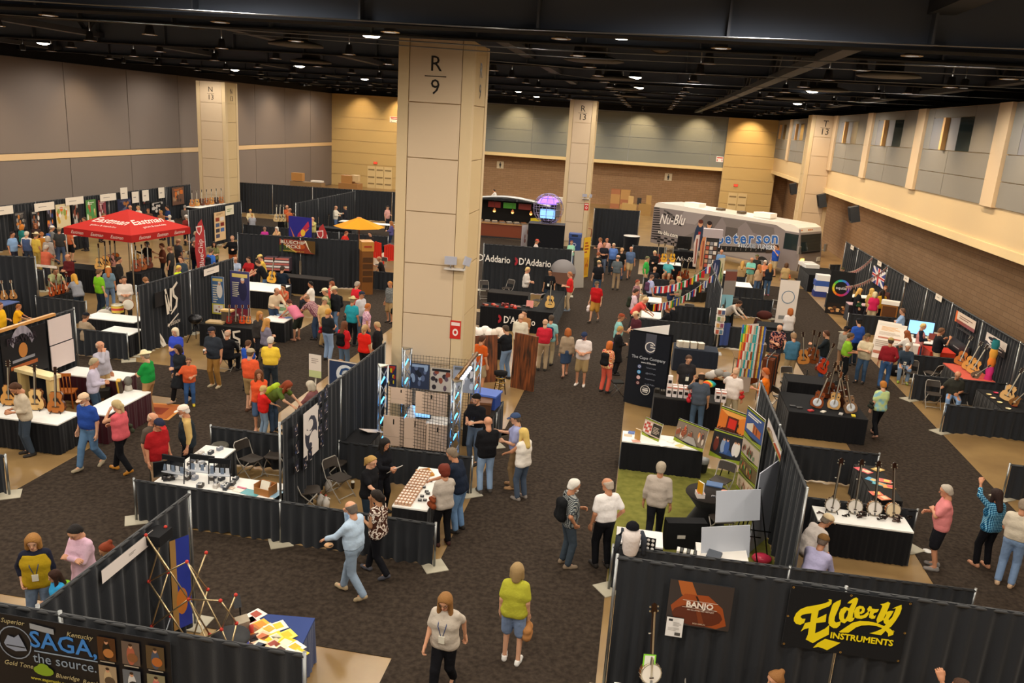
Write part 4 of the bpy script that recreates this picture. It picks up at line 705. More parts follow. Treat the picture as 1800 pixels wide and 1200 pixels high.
t=simple('shirt_form','mannequin','white raglan shirt with grey sleeves on a display form under a black cap',1107,972,.76,[('torso','cloth',lambda m:m.lathe([(.12,0),(.15,.1),(.16,.3),(.17,.42),(.06,.5)],n=16)),('sleeve','cloth',lambda m:m.tube([(.15,0,.44),(.22,0,.3),(.24,-.03,.02)],[.055,.055,.045],10)),('sleeve','cloth',lambda m:m.tube([(-.15,0,.44),(-.22,0,.3),(-.24,-.03,.02)],[.055,.055,.045],10)),('cap','cloth',lambda m:m.lathe([(.12,.5),(.11,.56),(.06,.61),(.001,.62)],n=14))],0)
for ch in t.children:ch.color=(*lin({'t':'e8dcd6','s':'3a3f48','c':'15151a'}[ch.name[0]]),1)
simple('sticker_rack','rack','black card of white sticker badges beside the raglan shirt',1137,975,.76,[('card','matte',lambda m:m.c_('121214').box((0,0,.17),(.26,.02,.34))),('sticker','print',lambda m:[m.c_('e8e4e0').ball((-.08+.08*(k%3),-.013,.06+.08*(k//3)),(.03,.004,.03),8,4) for k in range(12)])],-8)
t=simple('cloth_covered_monitor','display','black cloth covered display case in the shirt booth',1200,962,.0,[('case','matte',lambda m:m.c_('18181a').box((0,0,.3),(.8,.25,.6))),('logo','print',lambda m:m.c_('d8d0c8').box((-.1,-.13,.3),(.16,.01,.07)))],14);table('white table with striped wristbands behind the front low drape',1.55,13.35,2.45,13.9,.75,'e8e2da')
simple('wristband_card','card','row of black and white striped wristbands on the white table',1212,972,.76,[('band','print',lambda m:[m.c_('202020' if k%2 else 'd8d0c8').box((-.2+.06*k,0,.02),(.05,.16,.04)) for k in range(7)])],-8);simple('grey_case','case','slate grey flat case on the white table by the easel',1255,978,.76,[('case','paint',lambda m:m.c_('4a4f58').box((0,0,.03),(.24,.2,.05),M3(0,.25)))],-20);simple('pink_bag','bag','crumpled pink plastic bag on the green carpet by the spine drape',1338,988,0,[('bag','gloss',lambda m:m.c_('d83a58').ball((0,0,.09),(.2,.14,.1)))])
# ---- banjo booth
table('white-topped table with four upright banjos',4.02,15.5,5.83,16.15);table('black table of bright pamphlets behind the banjos',5.45,16.95,6.03,18.8,.75,'2a2826')
for i,(u,v_,h_,s_,ro) in enumerate(((1461,899,'e8e2dc','5a3418',2),(1501,902,'ece4d8','8a5424',0),(1536,905,'ece4da','9a6030',-3),(1569,908,'e4cfa8','b86a28',-6))):instr('banjo',h_,s_,u,v_,.757,('dark-rimmed banjo with a white head nearest the spine drape on the white table','second banjo along the white table with a brown rim','third banjo along the white table with a caramel rim','orange-brown banjo with a tan head at the aisle end of the table')[i],-6+4*i,8,ro);stand(u,v_,.757,-6,'small black stand cradling a banjo on the white table, '+('dark-rimmed one','brown-rimmed one','caramel-rimmed one','tan-headed one')[i])
for i,(u,v_,n) in enumerate(((1484,907,4),(1514,910,12),(1550,914,9),(1575,916,12),(1598,912,5),(1440,902,2))):
 R_=random.Random(i);simple('hardware_pile','hardware','little pile of dark banjo hardware on the white table',u,v_,.757,[('piece','metal',lambda m:[m.c_(R_.choice(('3a2e2a','2a2624','5a4640'))).tube([(R_.uniform(-.1,.1),R_.uniform(-.05,.05),.01+.012*k),(R_.uniform(-.1,.1),R_.uniform(-.05,.05),.012+.012*k)],.014,6) for k in range(n)])],0,group='hardware piles on the banjo table')
for i,(u,v_,c1,c2) in enumerate(((1513,825,'d84a50','f0c0a0'),(1522,828,'e06060','f8d0a0'),(1533,843,'4a9ac0','e8c070'),(1545,850,'58a8b8','e8a860'),(1556,845,'e87060','f0d060'),(1562,855,'e0a050','d84a58'),(1540,867,'e06a50','f0c860'),(1553,875,'d87a50','f0c8a0'),(1543,825,'c8a050','e8d8a0'))):simple('pamphlet','pamphlet','bright printed pamphlet fanned out on the black table',u,v_,.753+.001*i,[('cover','print',lambda m:(m.c_(c1).box((0,0,.003),(.2,.26,.005)),m.c_(c2).box((.01,-.03,.006),(.13,.12,.002))))],25+13*i,group='pamphlets on the black table')
simple('floor_disc','disc','small white disc lying on the black carpet near the pink polo man',1630,968,.012,[('disc','paint',lambda m:m.c_('f0ece6').lathe([(.09,0),(.09,.006),(.001,.006)],n=18))])
# ---- resonator guitars
table('black-clothed table displaying resonator guitars',4.5,22.2,6.6,24.0,.75,'1a1a1c')
for i,(u,v_,tp,sd,kd,rz,ro,lb) in enumerate(((1432,716,'8a4520','3a1c10','dobro',-6,14,'mahogany resonator guitar with a shining cover plate'),(1463,719,'d2a468','6a3a1c','dobro',0,6,'blonde resonator guitar in the middle of the black table'),(1496,726,'8a6a50','5a4030','dobro',8,-14,'tarnished metal-bodied resonator guitar at the table corner'),(1452,700,'5a2a14','2a140c','guitar',5,8,'dark brown guitar behind the mahogany resonator'),(1470,698,'30302e','1a1a1a','dobro',0,0,'black resonator guitar behind the blonde one'),(1479,707,'5a2410','2a100a','guitar',6,-12,'red-brown guitar leaning behind the blonde resonator'),(1487,715,'3a1a10','200c08','guitar',12,-16,'dark guitar leaning beside the metal-bodied resonator'))):instr(kd,tp,sd,u,v_,.757,lb,rz,10,ro)
for i,(u,v_) in enumerate(((1393,714),(1405,717),(1425,722),(1447,724),(1478,728),(1500,731))):simple('accessory','accessory',('black strap coil on the resonator table','coiled cable on the resonator table','red tuner on the resonator table','white price card on the resonator table','silver slide bar set on the resonator table','yellow card at the corner of the resonator table')[i],u,v_,.757,[('piece','paint',lambda m:m.c_(('202022','2a2624','c03030','e0d8c8','b8b4b0','e0c830')[i]).box((0,0,.015),(.16,.1,.03),M3(.3*i)))])
table('black-clothed work table with instruments in the guitar repair booth',4.9,25.0,6.1,25.9,.8,'201f20');t=instr('guitar','b8381c','5a1810',1440,655,.8,'red sunburst archtop on the work table',15,20,30)
for i,(u,v_,tp,lb) in enumerate(((1412,640,'b87838','amber guitar neck cluster on the work table'),(1424,636,'9a5428','brown guitar standing among the cluster on the work table'),(1427,639,'7a4020','dark amber guitar at the end of the cluster on the work table'))):instr('guitar',tp,'4a2412',u,v_,.8,lb,10*i,6,8*(i-1))
table('tan-topped bare-legged bench with an open case beside the rainbow straps',3.5,27.2,4.4,28.2,.78,'7a6040',legs=True);simple('open_case','case','brown amplifier box standing on the tan bench',1328,630,.8,[('box','paint',lambda m:m.c_('6a543c').box((0,0,.28),(.55,.35,.55))),('grille','matte',lambda m:m.c_('58462f').box((0,-.18,.28),(.48,.02,.46)))],0);simple('cloth_pile','cloth','pale pile of cloths on the tan bench',1347,629,.8,[('cloth','paint',lambda m:[m.c_('d8cbb0').ball((.1*k-.1,.03*k,.05),(.12,.1,.05)) for k in range(3)])])
chair(1385,690,200,'folding chair with papers on its seat in the guitar repair booth');chair(1372,722,-60,'dark chair beside the resonator table');simple('seat_papers','paper','white papers on the folding chair in the repair booth',1386,663,.46,[('sheet','print',lambda m:m.c_('f0ece4').box((0,0,.01),(.3,.24,.02)))],20)
simple('stool','stool','music stand base on the bare floor by the work table',1413,690,0,[('leg','metal',lambda m:[m.c_('202022').tube([(0,0,.05),(.3*math.cos(a),.3*math.sin(a),.01)],.012) for a in(0,2.1,4.2)]),('pole','metal',lambda m:m.c_('202022').tube([(0,0,0),(0,0,.8)],.014))])
# ---- capo banner and white boxed capos
t=thing('capo_banner','tall dark curved pop-up banner with a white G emblem and social icons','banner',(.52,23.35,0),-.3);rows=[[(-.62+1.24*k/12,.1-.1*math.cos((k/12-.5)*PI*.9),z) for k in range(13)] for z in(.02,1.2,2.27)];MB().c_('191c24').strip(rows).obj('fabric','drapecloth',t);MB().c_('0f1014').strip([[(x,y+.25,z) for x,y,z in r] for r in rows]).obj('rear_fabric','drapecloth',t);MB().c_('4a4c58').poly([(-.1,.0,2.27),(.22,.0,2.27),(.22,-.004,1.8),(.17,-.004,1.7),(.06,-.004,1.65),(-.05,-.004,1.7),(-.1,-.004,1.8)]).obj('logo_flag','print',t);MB().c_('e8e2dc').poly([(-.6,.14,2.28),(.5,.2,2.28),(.5,.24,2.58),(-.1,.2,2.42)]).obj('top_card','print',t)
c_=MB().c_('ece6e0')
for k in range(17):a0,a1=.5+k*.32,.5+(k+1)*.32;c_.poly([(.06+r*math.cos(a),-.008,1.87+r*math.sin(a)) for r,a in((.13,a0),(.16,a0),(.16,a1),(.13,a1))])
c_.poly([(.06,-.008,1.85),(.21,-.008,1.85),(.21,-.008,1.88),(.06,-.008,1.88)]);c_.obj('g_emblem','print',t)
text('The Capo Company',t,.125,'b8bcc4',(.05,-.03,1.52),bold=.01);text('www.G7th.com',t,.07,'d8d8dc',(.06,-.02,1.38),bold=.02);text('7th',t,.075,'ece6e0',(.1,-.012,1.93),bold=.03)
for k,(c,tx) in enumerate((('5a6a9a','TheCapoCompany'),('3a9ad8','@G7th'),('d8a8a8','thecapocompany'),('6a3030','+G7th'))):
 z=1.24-.17*k;P=Print(.12,.12);P.e(.5,.5,.5,.5,c).e(.5,.5,.28,.28,'e8e4e4').e(.5,.5,.18,.18,c);P.done('social_icon',t,(-.2,-.02,z-.06));text(tx,t,.06,'8a90a0',(.0,-.02,z),align='LEFT',width=.3)
P=Print(.3,.3);P.e(.5,.5,.5,.5,'d8d4d0',24).e(.5,.5,.43,.43,'191c24',24).r(.2,.4,.8,.6,'d8d4d0').r(.25,.66,.75,.74,'d8d4d0').r(.25,.26,.75,.34,'d8d4d0');P.done('round_badge',t,(.05,-.03,.4))
table('black-clothed table stacked with white capo cartons',.8,22.0,2.63,22.8,.8,'2a2826')
for i in range(14):
 row=i%2;x=1.2+.16*(i//2)+(.55 if i//2>4 else 0);simple('capo_carton','box','white capo carton with a black window on the black table',0,0,0,[('carton','paint',lambda m:m.c_('e8dcd8').box((0,0,.15),(.13,.12,.3))),('window','print',lambda m:m.c_('201c1c').box((0,-.062,.14),(.09,.004,.09))),('band','print',lambda m:m.c_('c87a68').box((0,-.062,.27),(.12,.004,.04)))],0,(x,22.22+.2*row,.801),'white capo cartons')
simple('capo_carton','box','topmost white capo carton stacked on another at the table end',0,0,0,[('carton','paint',lambda m:m.c_('e8dcd8').box((0,0,.15),(.13,.12,.3))),('window','print',lambda m:m.c_('201c1c').box((0,-.062,.14),(.09,.004,.09)))],0,(1.2,22.22,1.101))
for i,(u,v_) in enumerate(((1155,689),(1165,692))):simple('capo_display','display',('left','right')[i]+' dark acrylic stand of loose capos beside the cartons' if 0 else('dark stand of loose capos at the table corner','dark stand of loose capos next to the stacked cartons')[i],u,v_,.8,[('stand','gloss',lambda m:m.c_('26221e').box((0,0,.05),(.14,.14,.1))),('capo','metal',lambda m:[m.c_('c8c0b0').box((-.04+.04*k,0,.11),(.02,.09,.03)) for k in range(3)])])
simple('stool','stool','small folding stool with crossed steel legs beside the capo banner',1083,695,0,[('seat','matte',lambda m:m.c_('2a2a28').box((0,0,.45),(.34,.3,.04))),('leg','metal',lambda m:[m.c_('8a8a8a').tube([(s*.2,yy,0),(-s*.16,yy,.44)],.012) for s in(-1,1) for yy in(-.13,.13)])],20)
# strap and craft booth behind the capos
table('dark blue table with craft boxes behind the strap rack',1.5,27.6,3.0,28.4,.8,'2a303c','232833')
for i,(x,c) in enumerate(((1.9,'c8bca8'),(2.15,'d8ccb8'),(2.4,'b8a890'),(1.7,'d0c4b0'))):simple('craft_box','box','cream craft box in a row on the dark blue table',0,0,0,[('box','paint',lambda m:m.c_(c).box((0,0,.1),(.2,.2,.2))),('lid','paint',lambda m:m.c_('e8e0d0').box((0,0,.205),(.21,.21,.02)))],8*i,(x,27.9,.801),'craft boxes')
simple('card_rack','rack','tall white spinner rack of greeting cards',1258,622,.0,[('tier','paint',lambda m:[m.c_('e0d8d0').box((0,0,.9+.25*k),(.3,.3,.2)) for k in range(4)]),('card','print',lambda m:[m.c_(c).box((-.07+.14*(k%2),-.16,.9+.25*(k//2)),(.11,.02,.15)) for k,c in enumerate(('b05a48','5a7a90','c89a60','8a4a60','6a8a5a','c0b090','905040','4a5a80'))]),('pole','metal',lambda m:m.c_('c0c0c0').tube([(0,0,0),(0,0,1.85)],.025)),('foot','paint',lambda m:m.c_('c8c4c0').box((0,0,.02),(.4,.4,.04)))])
t=thing('strap_rack','tall rack draped with rainbow guitar straps','rack',G(1308,700,0));[MB().c_('a8a8a8').tube([(s*.35,0,0),(s*.35,0,2.3)],.018).obj('upright','metal',t) for s in(-1,1)];MB().c_('a8a8a8').tube([(-.38,0,2.3),(.38,0,2.3)],.018).obj('crossbar','metal',t)
SC=['3a78c8','48b060','e0d040','e08030','d04030','e8e0d0','b8a890','30a0a0','d8d0c8','8a4a28','d8b050','4060b0']
for k in range(12):m=MB();x=-.34+.06*k;[m.c_(SC[(k+j)%12 if k<7 else k]).box((x,-.03,2.25-.28*j),(.05,.012,.27)) for j in range(6)];m.obj('strap','matte',t)
board('white_pennant','flag','white printed pennant over the strap rack',G(1306,690,0),.5,2.3,35,lambda P:P.r(0,0,1,1,'e0d4cc').lines(.2,.3,.8,.7,4,'a86a58'),th=.01)
simple('blue_garment','garment','blue tie-dye garment hanging from the drape rail',0,0,0,[('fabric','drapecloth',lambda m:m.c_('3a4c84').strip([[(-.18+.06*k,.03*math.sin(k*2+j),1.0-.3*j) for k in range(7)] for j in range(4)]))],20,(3.55,31.3,.05))
simple('tie_dye_stack','cloth','heap of tie-dye cloth on the craft table',1230,690,.75,[('heap','tiedye',lambda m:[m.ball((.15*k-.2,.05*k,.1+.05*k),(.2,.16,.1)) for k in range(4)])]);table('craft table under the tie-dye cloth heap',1.7,24.6,3.0,25.6,.75,'8a6a4a');simple('leather_strap_pile','strap','pile of orange and tan leather straps on the craft table',1277,668,.76,[('strap','matte',lambda m:[m.c_(c).box((.05*k-.2,.04*k-.1,.04+.03*k),(.5,.07,.025),M3(.4*k)) for k,c in enumerate(('c87838','a85a28','d8b080','8a4a24','e0c8a0','b86830'))])]);simple('rag_heap','cloth','grey and white heap of bags on the craft table',1262,668,.76,[('heap','matte',lambda m:[m.c_(c).ball((.12*k-.25,.04*(k%2),.12+.06*(k%3)),(.16,.14,.12)) for k,c in enumerate(('b8b0a8','d8d0c8','9a948c','c8b898','8a8680'))])])
simple('coat_rack','rack','row of brown leather guitar bags hanging on a rack',1342,720,0,[('upright','metal',lambda m:[m.c_('707070').tube([(s*.5,0,0),(s*.5,0,1.75)],.018) for s in(-1,1)]),('crossbar','metal',lambda m:m.c_('707070').tube([(-.52,0,1.75),(.52,0,1.75)],.018)),('bag','matte',lambda m:[m.c_(c).box((-.4+.2*k,0,1.15),(.14,.3,1.1)) for k,c in enumerate(('5a2c14','6a3418','202224','7a4020','3a2014'))])],70)
instr('bass','6a2c12','3a160a',1316,674,0.0,'brown double bass standing in the strap booth',20,5,-4)
# bunting booth
def bunting(label,p0,p1,sag,cols,tri=False,sz=.26):
 t=thing('flag_bunting',label,'bunting',p0);d=Vector(p1)-Vector(p0);pt=lambda u:d*u+Vector((0,0,-sag*4*u*(1-u)));MB().c_('d8d4cc').tube([pt(k/16) for k in range(17)],.006,4).obj('cord','paint',t);n=len(cols)
 rzv=math.atan2(d.y,d.x)
 for k,c in enumerate(cols):
  q=pt((k+.7)/(n+.4));m=MB();e=Vector((math.cos(rzv),math.sin(rzv),0))*sz
  if tri:m.c_(c[0]).poly([q-e*.5,q+e*.5,q+Vector((0,0,-sz*1.25))]);m.c_(c[1]).poly([q-e*.2+Vector((0,-.004,-.03)),q+e*.2+Vector((0,-.004,-.03)),q+Vector((0,-.004,-sz*.8))])
  else:
   for j,h_ in enumerate(c):m.c_(h_).poly([q-e*.5+e*(j/len(c)),q-e*.5+e*((j+1)/len(c)),q-e*.5+e*((j+1)/len(c))+Vector((0,0,-sz*1.15)),q-e*.5+e*(j/len(c))+Vector((0,0,-sz*1.15))])
  m.obj('flag','print',t)
 return t
w_,r_,b_,g_,y_,k_='e8e4e0','c83030','2a4aa0','2a8a4a','e0c030','1c1c1c'
bunting('string of national flags from the aisle to the spine drape pole, nearer line',G(1143,534,1.5),G(1258,478,2.5),.35,[(k_,y_,r_),(r_,w_,r_),(b_,w_,r_),(w_,y_,g_),(b_,y_,b_),(g_,w_,r_),(w_,g_,w_),(b_,r_,w_),(k_,y_,r_),(w_,b_,w_),(r_,w_,b_)])
bunting('string of national flags from the aisle to the spine drape pole, farther line',G(1150,503,1.6),G(1252,463,2.6),.3,[(r_,w_,b_),(r_,w_,r_),(r_,w_,r_),(b_,w_,r_),(w_,g_,r_),(g_,w_,r_),(k_,r_,y_),(g_,w_,r_),(g_,r_,r_),(b_,w_,r_)])
uk=('e4ccc4','c84a48');bunting('line of small pink triangular pennants rising to the block wall drape top',G(1489,478,1.6),G(1535,450,2.35),.2,[uk]*14,True,.2);bunting('line of small pink triangular pennants crossing to the union flag',G(1486,503,1.5),G(1562,466,2.35),.25,[uk]*18,True,.2);pass
boardX('union_flag','flag','red, white and blue union flag hanging on the block wall drape',12.0,(1536,466),(1552,508),lambda P:P.r(0,0,1,1,'2a3a80').p([(0,0),(.12,0),(1,.9),(1,1),(.88,1),(0,.1)],'e8e0dc').p([(1,0),(.88,0),(0,.9),(0,1),(.12,1),(1,.1)],'e8e0dc').r(.38,0,.62,1,'e8e0dc').r(0,.4,1,.6,'e8e0dc').r(.44,0,.56,1,'c83038').r(0,.45,1,.55,'c83038'),th=.01)
for i,(u,v_) in enumerate(((1498,435),(1546,463),(1593,490),(1650,523))):
 a=onX(u,v_,12.0);board('name_card','sign','white booth name card pinned near the top of the block wall drape',(12.0,a.y,a.z-.12),.75,.24,-90,lambda P:P.r(0,0,1,1,'e8dccc').lines(.2,.35,.85,.65,1,'8a8078'),th=.006)['group']='booth name cards on the block wall drape'
t=board('ring_poster','poster','tall black poster with a rainbow ring logo',(9.62,40.2,0),1.1,2.1,-16,lambda P:[P.r(0,0,1,1,'121214')]+[P.p([(.5+r*math.cos(a)*.9,.62+r*math.sin(a)*.48) for r,a in((.3,2*PI*k/24),(.4,2*PI*k/24),(.4,2*PI*(k+1)/24),(.3,2*PI*(k+1)/24))],('8a4ab0','5a5ad0','3a8ad8','30b0b0','50b850','a8c830','e0c020','e08a20','d84a28','c83060','b04090','7a4ac0')[k//2]) for k in range(24)]+[P.photo(.05,.02,.95,.26,['201814','a86a38','d8a870','5a3a20'],4,12)]);text('aquila',t,.2,'d8d8e0',(0,-.03,1.3),bold=.01)
table('white-topped table behind the ring poster',9.4,41.2,11.4,42.0);table('dark skirted table topped with white cartons beyond the ring poster',9.2,45.8,10.8,48.8,.95,'1c1c1e')
for i,(u,v_) in enumerate(((1418,466),(1425,470))):simple('white_carton','box',('white carton on the dark far table','second white carton on the dark far table')[i],u,v_,.96,[('carton','paint',lambda m:m.c_('e8e4e0').box((0,0,.1),(.8,.6,.2)))],10)
simple('blue_white_stack','box','stack of blue and white printed cartons beside the ring poster',1440,520,0,[('carton','print',lambda m:[m.c_(c).box((.05*(k%2),0,.145+.29*k),(.7,.6,.29)) for k,c in enumerate(('2a3a80','e0e0e8','3a5aa8','e8e8e8'))])])
table('table with a checked pink cloth beside the ring poster',9.8,38.95,11.5,39.6,.78,'c8a8b0','26242a')
# info boards, kiosk, cases
for i,(u,v_,w,h,rz,lb) in enumerate(((1548,630,.85,1.5,-25,'large white and orange information board facing the aisle'),(1562,600,1.0,.7,-25,'slanted white brochure counter behind the information board'))):board('info_board','board',lb,G(u,v_,0 if i==0 else.9),w,h,rz,lambda P:P.r(0,0,1,1,'e8dcd0').r(.05,.82,.95,.97,'d8d0c4').lines(.15,.55,.85,.8,5,'d8a050').lines(.1,.3,.9,.5,4,'c0b0a0').r(.1,.12,.9,.2,'b86a50'),lean=25,back='d8d0c4')
simple('display_kiosk','kiosk','amber-brown wooden display kiosk with a white header',1556,585,.0,[('cabinet','wood',lambda m:m.c_('a86a28').box((0,0,1.0),(.65,.35,.6))),('header','print',lambda m:m.c_('ece4dc').box((0,-.02,1.38),(.72,.4,.16))),('shelf','wood',lambda m:m.c_('5a3414').box((0,-.18,1.0),(.56,.03,.45))),('stand','paint',lambda m:m.c_('d8d0c8').box((0,0,.35),(.65,.35,.7)))],-20)
simple('display_screen','screen','bright blue video screen at the back of the brochure booth',0,0,0,[('bezel','paint',lambda m:m.c_('16161a').box((0,.02,.4),(.95,.05,.6))),('picture','screen_glow',lambda m:m.c_('8ac0f0').box((0,-.01,.4),(.88,.02,.52))),('stand','paint',lambda m:m.c_('202024').box((0,.05,.05),(.4,.3,.1)))],-15,(11.1,33.0,.82));table('white brochure table under the blue video screen',10.4,32.2,11.8,33.6,.8);table('small table with a red cloth',10.9,31.0,11.8,31.9,.78,'c83a28','b83420')
simple('framed_brochures','display','cream framed brochure stand in the brochure booth',1641,598,.8,[('frame','paint',lambda m:m.c_('c8b8a0').box((0,0,.15),(.5,.05,.35),M3(0,-.2))),('print','print',lambda m:m.c_('7a3028').box((0,-.04,.15),(.4,.02,.25),M3(0,-.2)))],-15);simple('red_box_display','display','red and white carton display beside the seated man in dark blue',1600,625,.5,[('carton','print',lambda m:m.c_('e8dcd4').box((0,0,.2),(.5,.4,.5))),('band','print',lambda m:m.c_('c03028').box((.24,-.2,.2),(.06,.03,.5)))],-15)
t=boardX('banner','banner','orange and white luthier banner hanging on the block wall drape',12.0,(1682,545),(1712,585),lambda P:P.r(0,0,1,1,'d8c4b0').r(0,0,1,.3,'8a4030').r(0,.0,.08,1,'d86a30').lines(.2,.45,.9,.8,2,'7a5a48'),th=.01);boardX('black_rack_shirt','garment','black printed shirt hanging beside the luthier banner',11.95,(1672,590),(1697,640),lambda P:P.r(0,0,1,1,'17171a').lines(.2,.5,.7,.62,1,'9a9a9a'),th=.06);boardX('cap_display','display','stack of pink and black caps under the luthier banner',11.9,(1680,574),(1705,590),lambda P:P.photo(0,0,1,1,['28201e','e0a0a8','e8e0d8','202020','c83070'],6,10),th=.15)
simple('tie_dye_streamer','fabric','teal, pink and orange fabric column by the block wall drape',0,0,0,[('fabric','matte',lambda m:[m.c_(c).lathe([(.1,.3*k),(.13,.15+.3*k),(.1,.3+.3*k)],n=10) for k,c in enumerate(('2a6a70','3a8a90','c03070','d83a88','e08030','e0a040','2a7a80'))])],0,(11.75,27.9,.0));boardX('guitar_poster','poster','black and white poster of a guitarist silhouette with script name',12.0,(1735,583),(1765,630),lambda P:P.r(0,0,1,1,'d8ccc0').r(0,0,1,.42,'1c1c1e').e(.32,.5,.22,.18,'e8e0d8').e(.3,.72,.18,.12,'1c1c1e').e(.45,.85,.12,.08,'1c1c1e').p([(.4,.6),(.95,.42),(.95,.47),(.42,.68)],'1c1c1e').e(.33,.5,.08,.07,'1c1c1e').lines(.12,.1,.9,.3,2,'d8d0c8'),th=.012)
table('red-clothed table of leaning guitars below the luthier banner',10.9,27.35,11.9,29.6,.75,'c85a4a','1a1a1c');table('black-clothed table along the block wall drape with a guitar and a mandolin',10.95,24.3,11.9,26.6,.75,'1c1c1e')
for i,(kd,tp,sd,u,v_,ro,lb) in enumerate((('guitar','b86a20','3a1608',1685,641,10,'sunburst guitar on the red-clothed table'),('guitar','d89a48','7a4018',1698,650,14,'amber guitar next to the sunburst one on the red cloth'),('guitar','d8a050','6a3414',1706,656,16,'amber guitar closest to the mandolin on the red cloth'),('mandolin','6a5a48','3a2a1c',1709,663,40,'small dark mandolin tilted on the red cloth'),('guitar','e0b070','5a1c10',1766,703,14,'blonde guitar on the black-clothed side table'),('mandolin','8a5a28','3a2010',1777,712,30,'brown mandolin on the black-clothed side table'))):instr(kd,tp,sd,u,v_,.757,lb,-30,10,ro)
for i,(u,v_,c) in enumerate(((1738,694,'e0c890'),(1745,700,'e8c8a0'),(1757,708,'e8d8a0'),(1772,719,'e8d8b0'),(1750,691,'c83a58'),(1783,714,'c82838'))):simple('small_dish','dish','small cream dish on the black-clothed side table' if i<4 else('pink cloth' if i==4 else 'red tin')+' on the black-clothed side table',u,v_,.757,[('bowl','paint',lambda m:m.c_(c).lathe([(.001,0),(.06,0),(.08,.03)],n=12))],group='small dishes on the side table' if i<4 else None)
for lb,u,v_,rz in(('empty folding chair in front of the low drape by the mandolin player',1637,715,175),('folding chair under the seated mandolin player',1683,710,190),('folding chair near the red-clothed table',1632,676,40),('folding chair under the seated man in dark blue',1597,675,165),('folding chair against the low drape by the leaning man',1363,560,180),('folding chair behind the leaning man in white',1296,558,200),('folding chair behind the low drape with the curly-haired woman',1208,568,175)):chair(u,v_,rz,lb)
simple('bottle','bottle','dark wine bottle with a pale label on the red cloth',1712,650,.757,[('glass','gloss',lambda m:m.c_('1c1a14').lathe([(.04,0),(.04,.2),(.015,.26),(.015,.32)],n=10)),('label','print',lambda m:m.c_('e8dcb8').lathe([(.0405,.06),(.0405,.16)],n=10))])
simple('gear_bag','bag','black gear bag on the floor beside the man in the red shirt',1572,660,0,[('bag','matte',lambda m:m.c_('141416').ball((0,0,.2),(.28,.2,.22))),('patch','print',lambda m:m.c_('b8b4b0').box((0,-.2,.22),(.12,.02,.08)))])
# ---- left guitar booth
t=boardX('emblem_banner','banner','black banner with an arched silver and orange guitar maker emblem',-15.08,(0,592),(86,645),lambda P:(P.r(0,0,1,1,'121214'),[P.p([(.45+r*math.cos(a)*.45,.38+r*math.sin(a)*1.0) for r,a in((.55,.55+k*.2),(.72,.55+k*.2),(.72,.75+k*.2),(.55,.75+k*.2))],'9a94a0' if k%2 else '8a8490') for k in range(10)],P.e(.45,.58,.1,.16,'b87838'),P.r(.2,.36,.7,.42,'8a8a90'),P.r(.15,.22,.75,.3,'a85a28'),P.r(.35,.1,.55,.15,'5a5a60')),th=.015)
text('PRE-WAR',t,.26,'2a2028',(-.1,-.03,1.0),bold=.02,width=1.0)
for i,(a,b) in enumerate((((84,563),(127,594)),((89,610),(132,634)))):boardX('white_board','board',('upper','lower')[i]+' white board strapped to the drape beside the emblem banner',-15.06,a,b,lambda P:P.r(0,0,1,1,'d8c8c4'),th=.02,back='d8c8c4')
o=MB().c_('c89050').b2((-15.2,15.6,2.29),(-15.1,18.7,2.36)).obj('wood_batten','wood');tag(o,'pale wooden batten along the top of the emblem banner','batten')
table('white-topped black-skirted table with three guitars on it',-15.0,15.35,-12.6,16.15);table('white-topped maroon-skirted table along the aisle',-12.65,16.2,-12.0,18.0,.75,'f2efe9','3a0c16');table('white-topped maroon-skirted table at the back of the guitar booth',-15.0,18.5,-13.2,19.2,.75,'f2efe9','3a0c16')
for kd,tp,sd,u,v_,lb in(('guitar','e0b878','6a3a1c',64,720,'large blonde guitar on the white table'),('guitar','b06a30','4a2410',100,725,'smaller cedar-topped guitar on the white table'),('guitar','c8904c','5a3018',18,712,'tan guitar behind the man in the cream shirt')):instr(kd,tp,sd,u,v_,.757,lb,15,8);stand(u,v_,.757,15,'wire stand holding the '+lb.split(' on ')[0].split(' behind')[0])
t=simple('display_arch','rack','pale wooden arch frame behind the guitars on the white table',0,0,0,[('post','wood',lambda m:m.c_('d8b878').box((-.55,0,.7),(.12,.25,1.4))),('post','wood',lambda m:m.c_('d8b878').box((.45,0,.7),(.12,.25,1.4))),('lintel','wood',lambda m:m.c_('ecd49c').box((-.05,0,1.44),(1.25,.3,.08))),('cloth','matte',lambda m:m.c_('15151c').box((-.05,.1,.7),(.9,.02,1.35)))],-14,(-14.0,16.6,0))
simple('ladder_chair','chair','orange wooden spindle chair behind the white table',120,715,0,[('seat','wood',lambda m:m.c_('c06a24').box((0,0,.45),(.42,.4,.04))),('leg','wood',lambda m:m.c_('b86020').tube([(-.17,-.16,0),(-.15,-.14,.44)],.02)),('leg','wood',lambda m:m.c_('b86020').tube([(.17,-.16,0),(.15,-.14,.44)],.02)),('leg','wood',lambda m:m.c_('b86020').tube([(-.17,.16,0),(-.15,.14,.44)],.02)),('leg','wood',lambda m:m.c_('b86020').tube([(.17,.16,0),(.15,.14,.44)],.02)),('backrest','wood',lambda m:[m.c_('c06a24').tube([(-.17+.085*k,.18,.46),(-.17+.085*k,.24,.95)],.012) for k in range(5)]),('crest','wood',lambda m:m.c_('c06a24').box((0,.24,.97),(.42,.03,.08)))],200)
simple('rug','rug','small orange patterned rug at the corner of the maroon table',268,722,.01,[('pile','matte',lambda m:m.c_('b06030').box((0,0,.006),(1.2,1.0,.012))),('border','matte',lambda m:m.c_('d8904a').box((0,0,.003),(1.35,1.15,.007))),('motif','matte',lambda m:m.c_('8a3a20').box((0,0,.012),(.7,.5,.004)))],8)
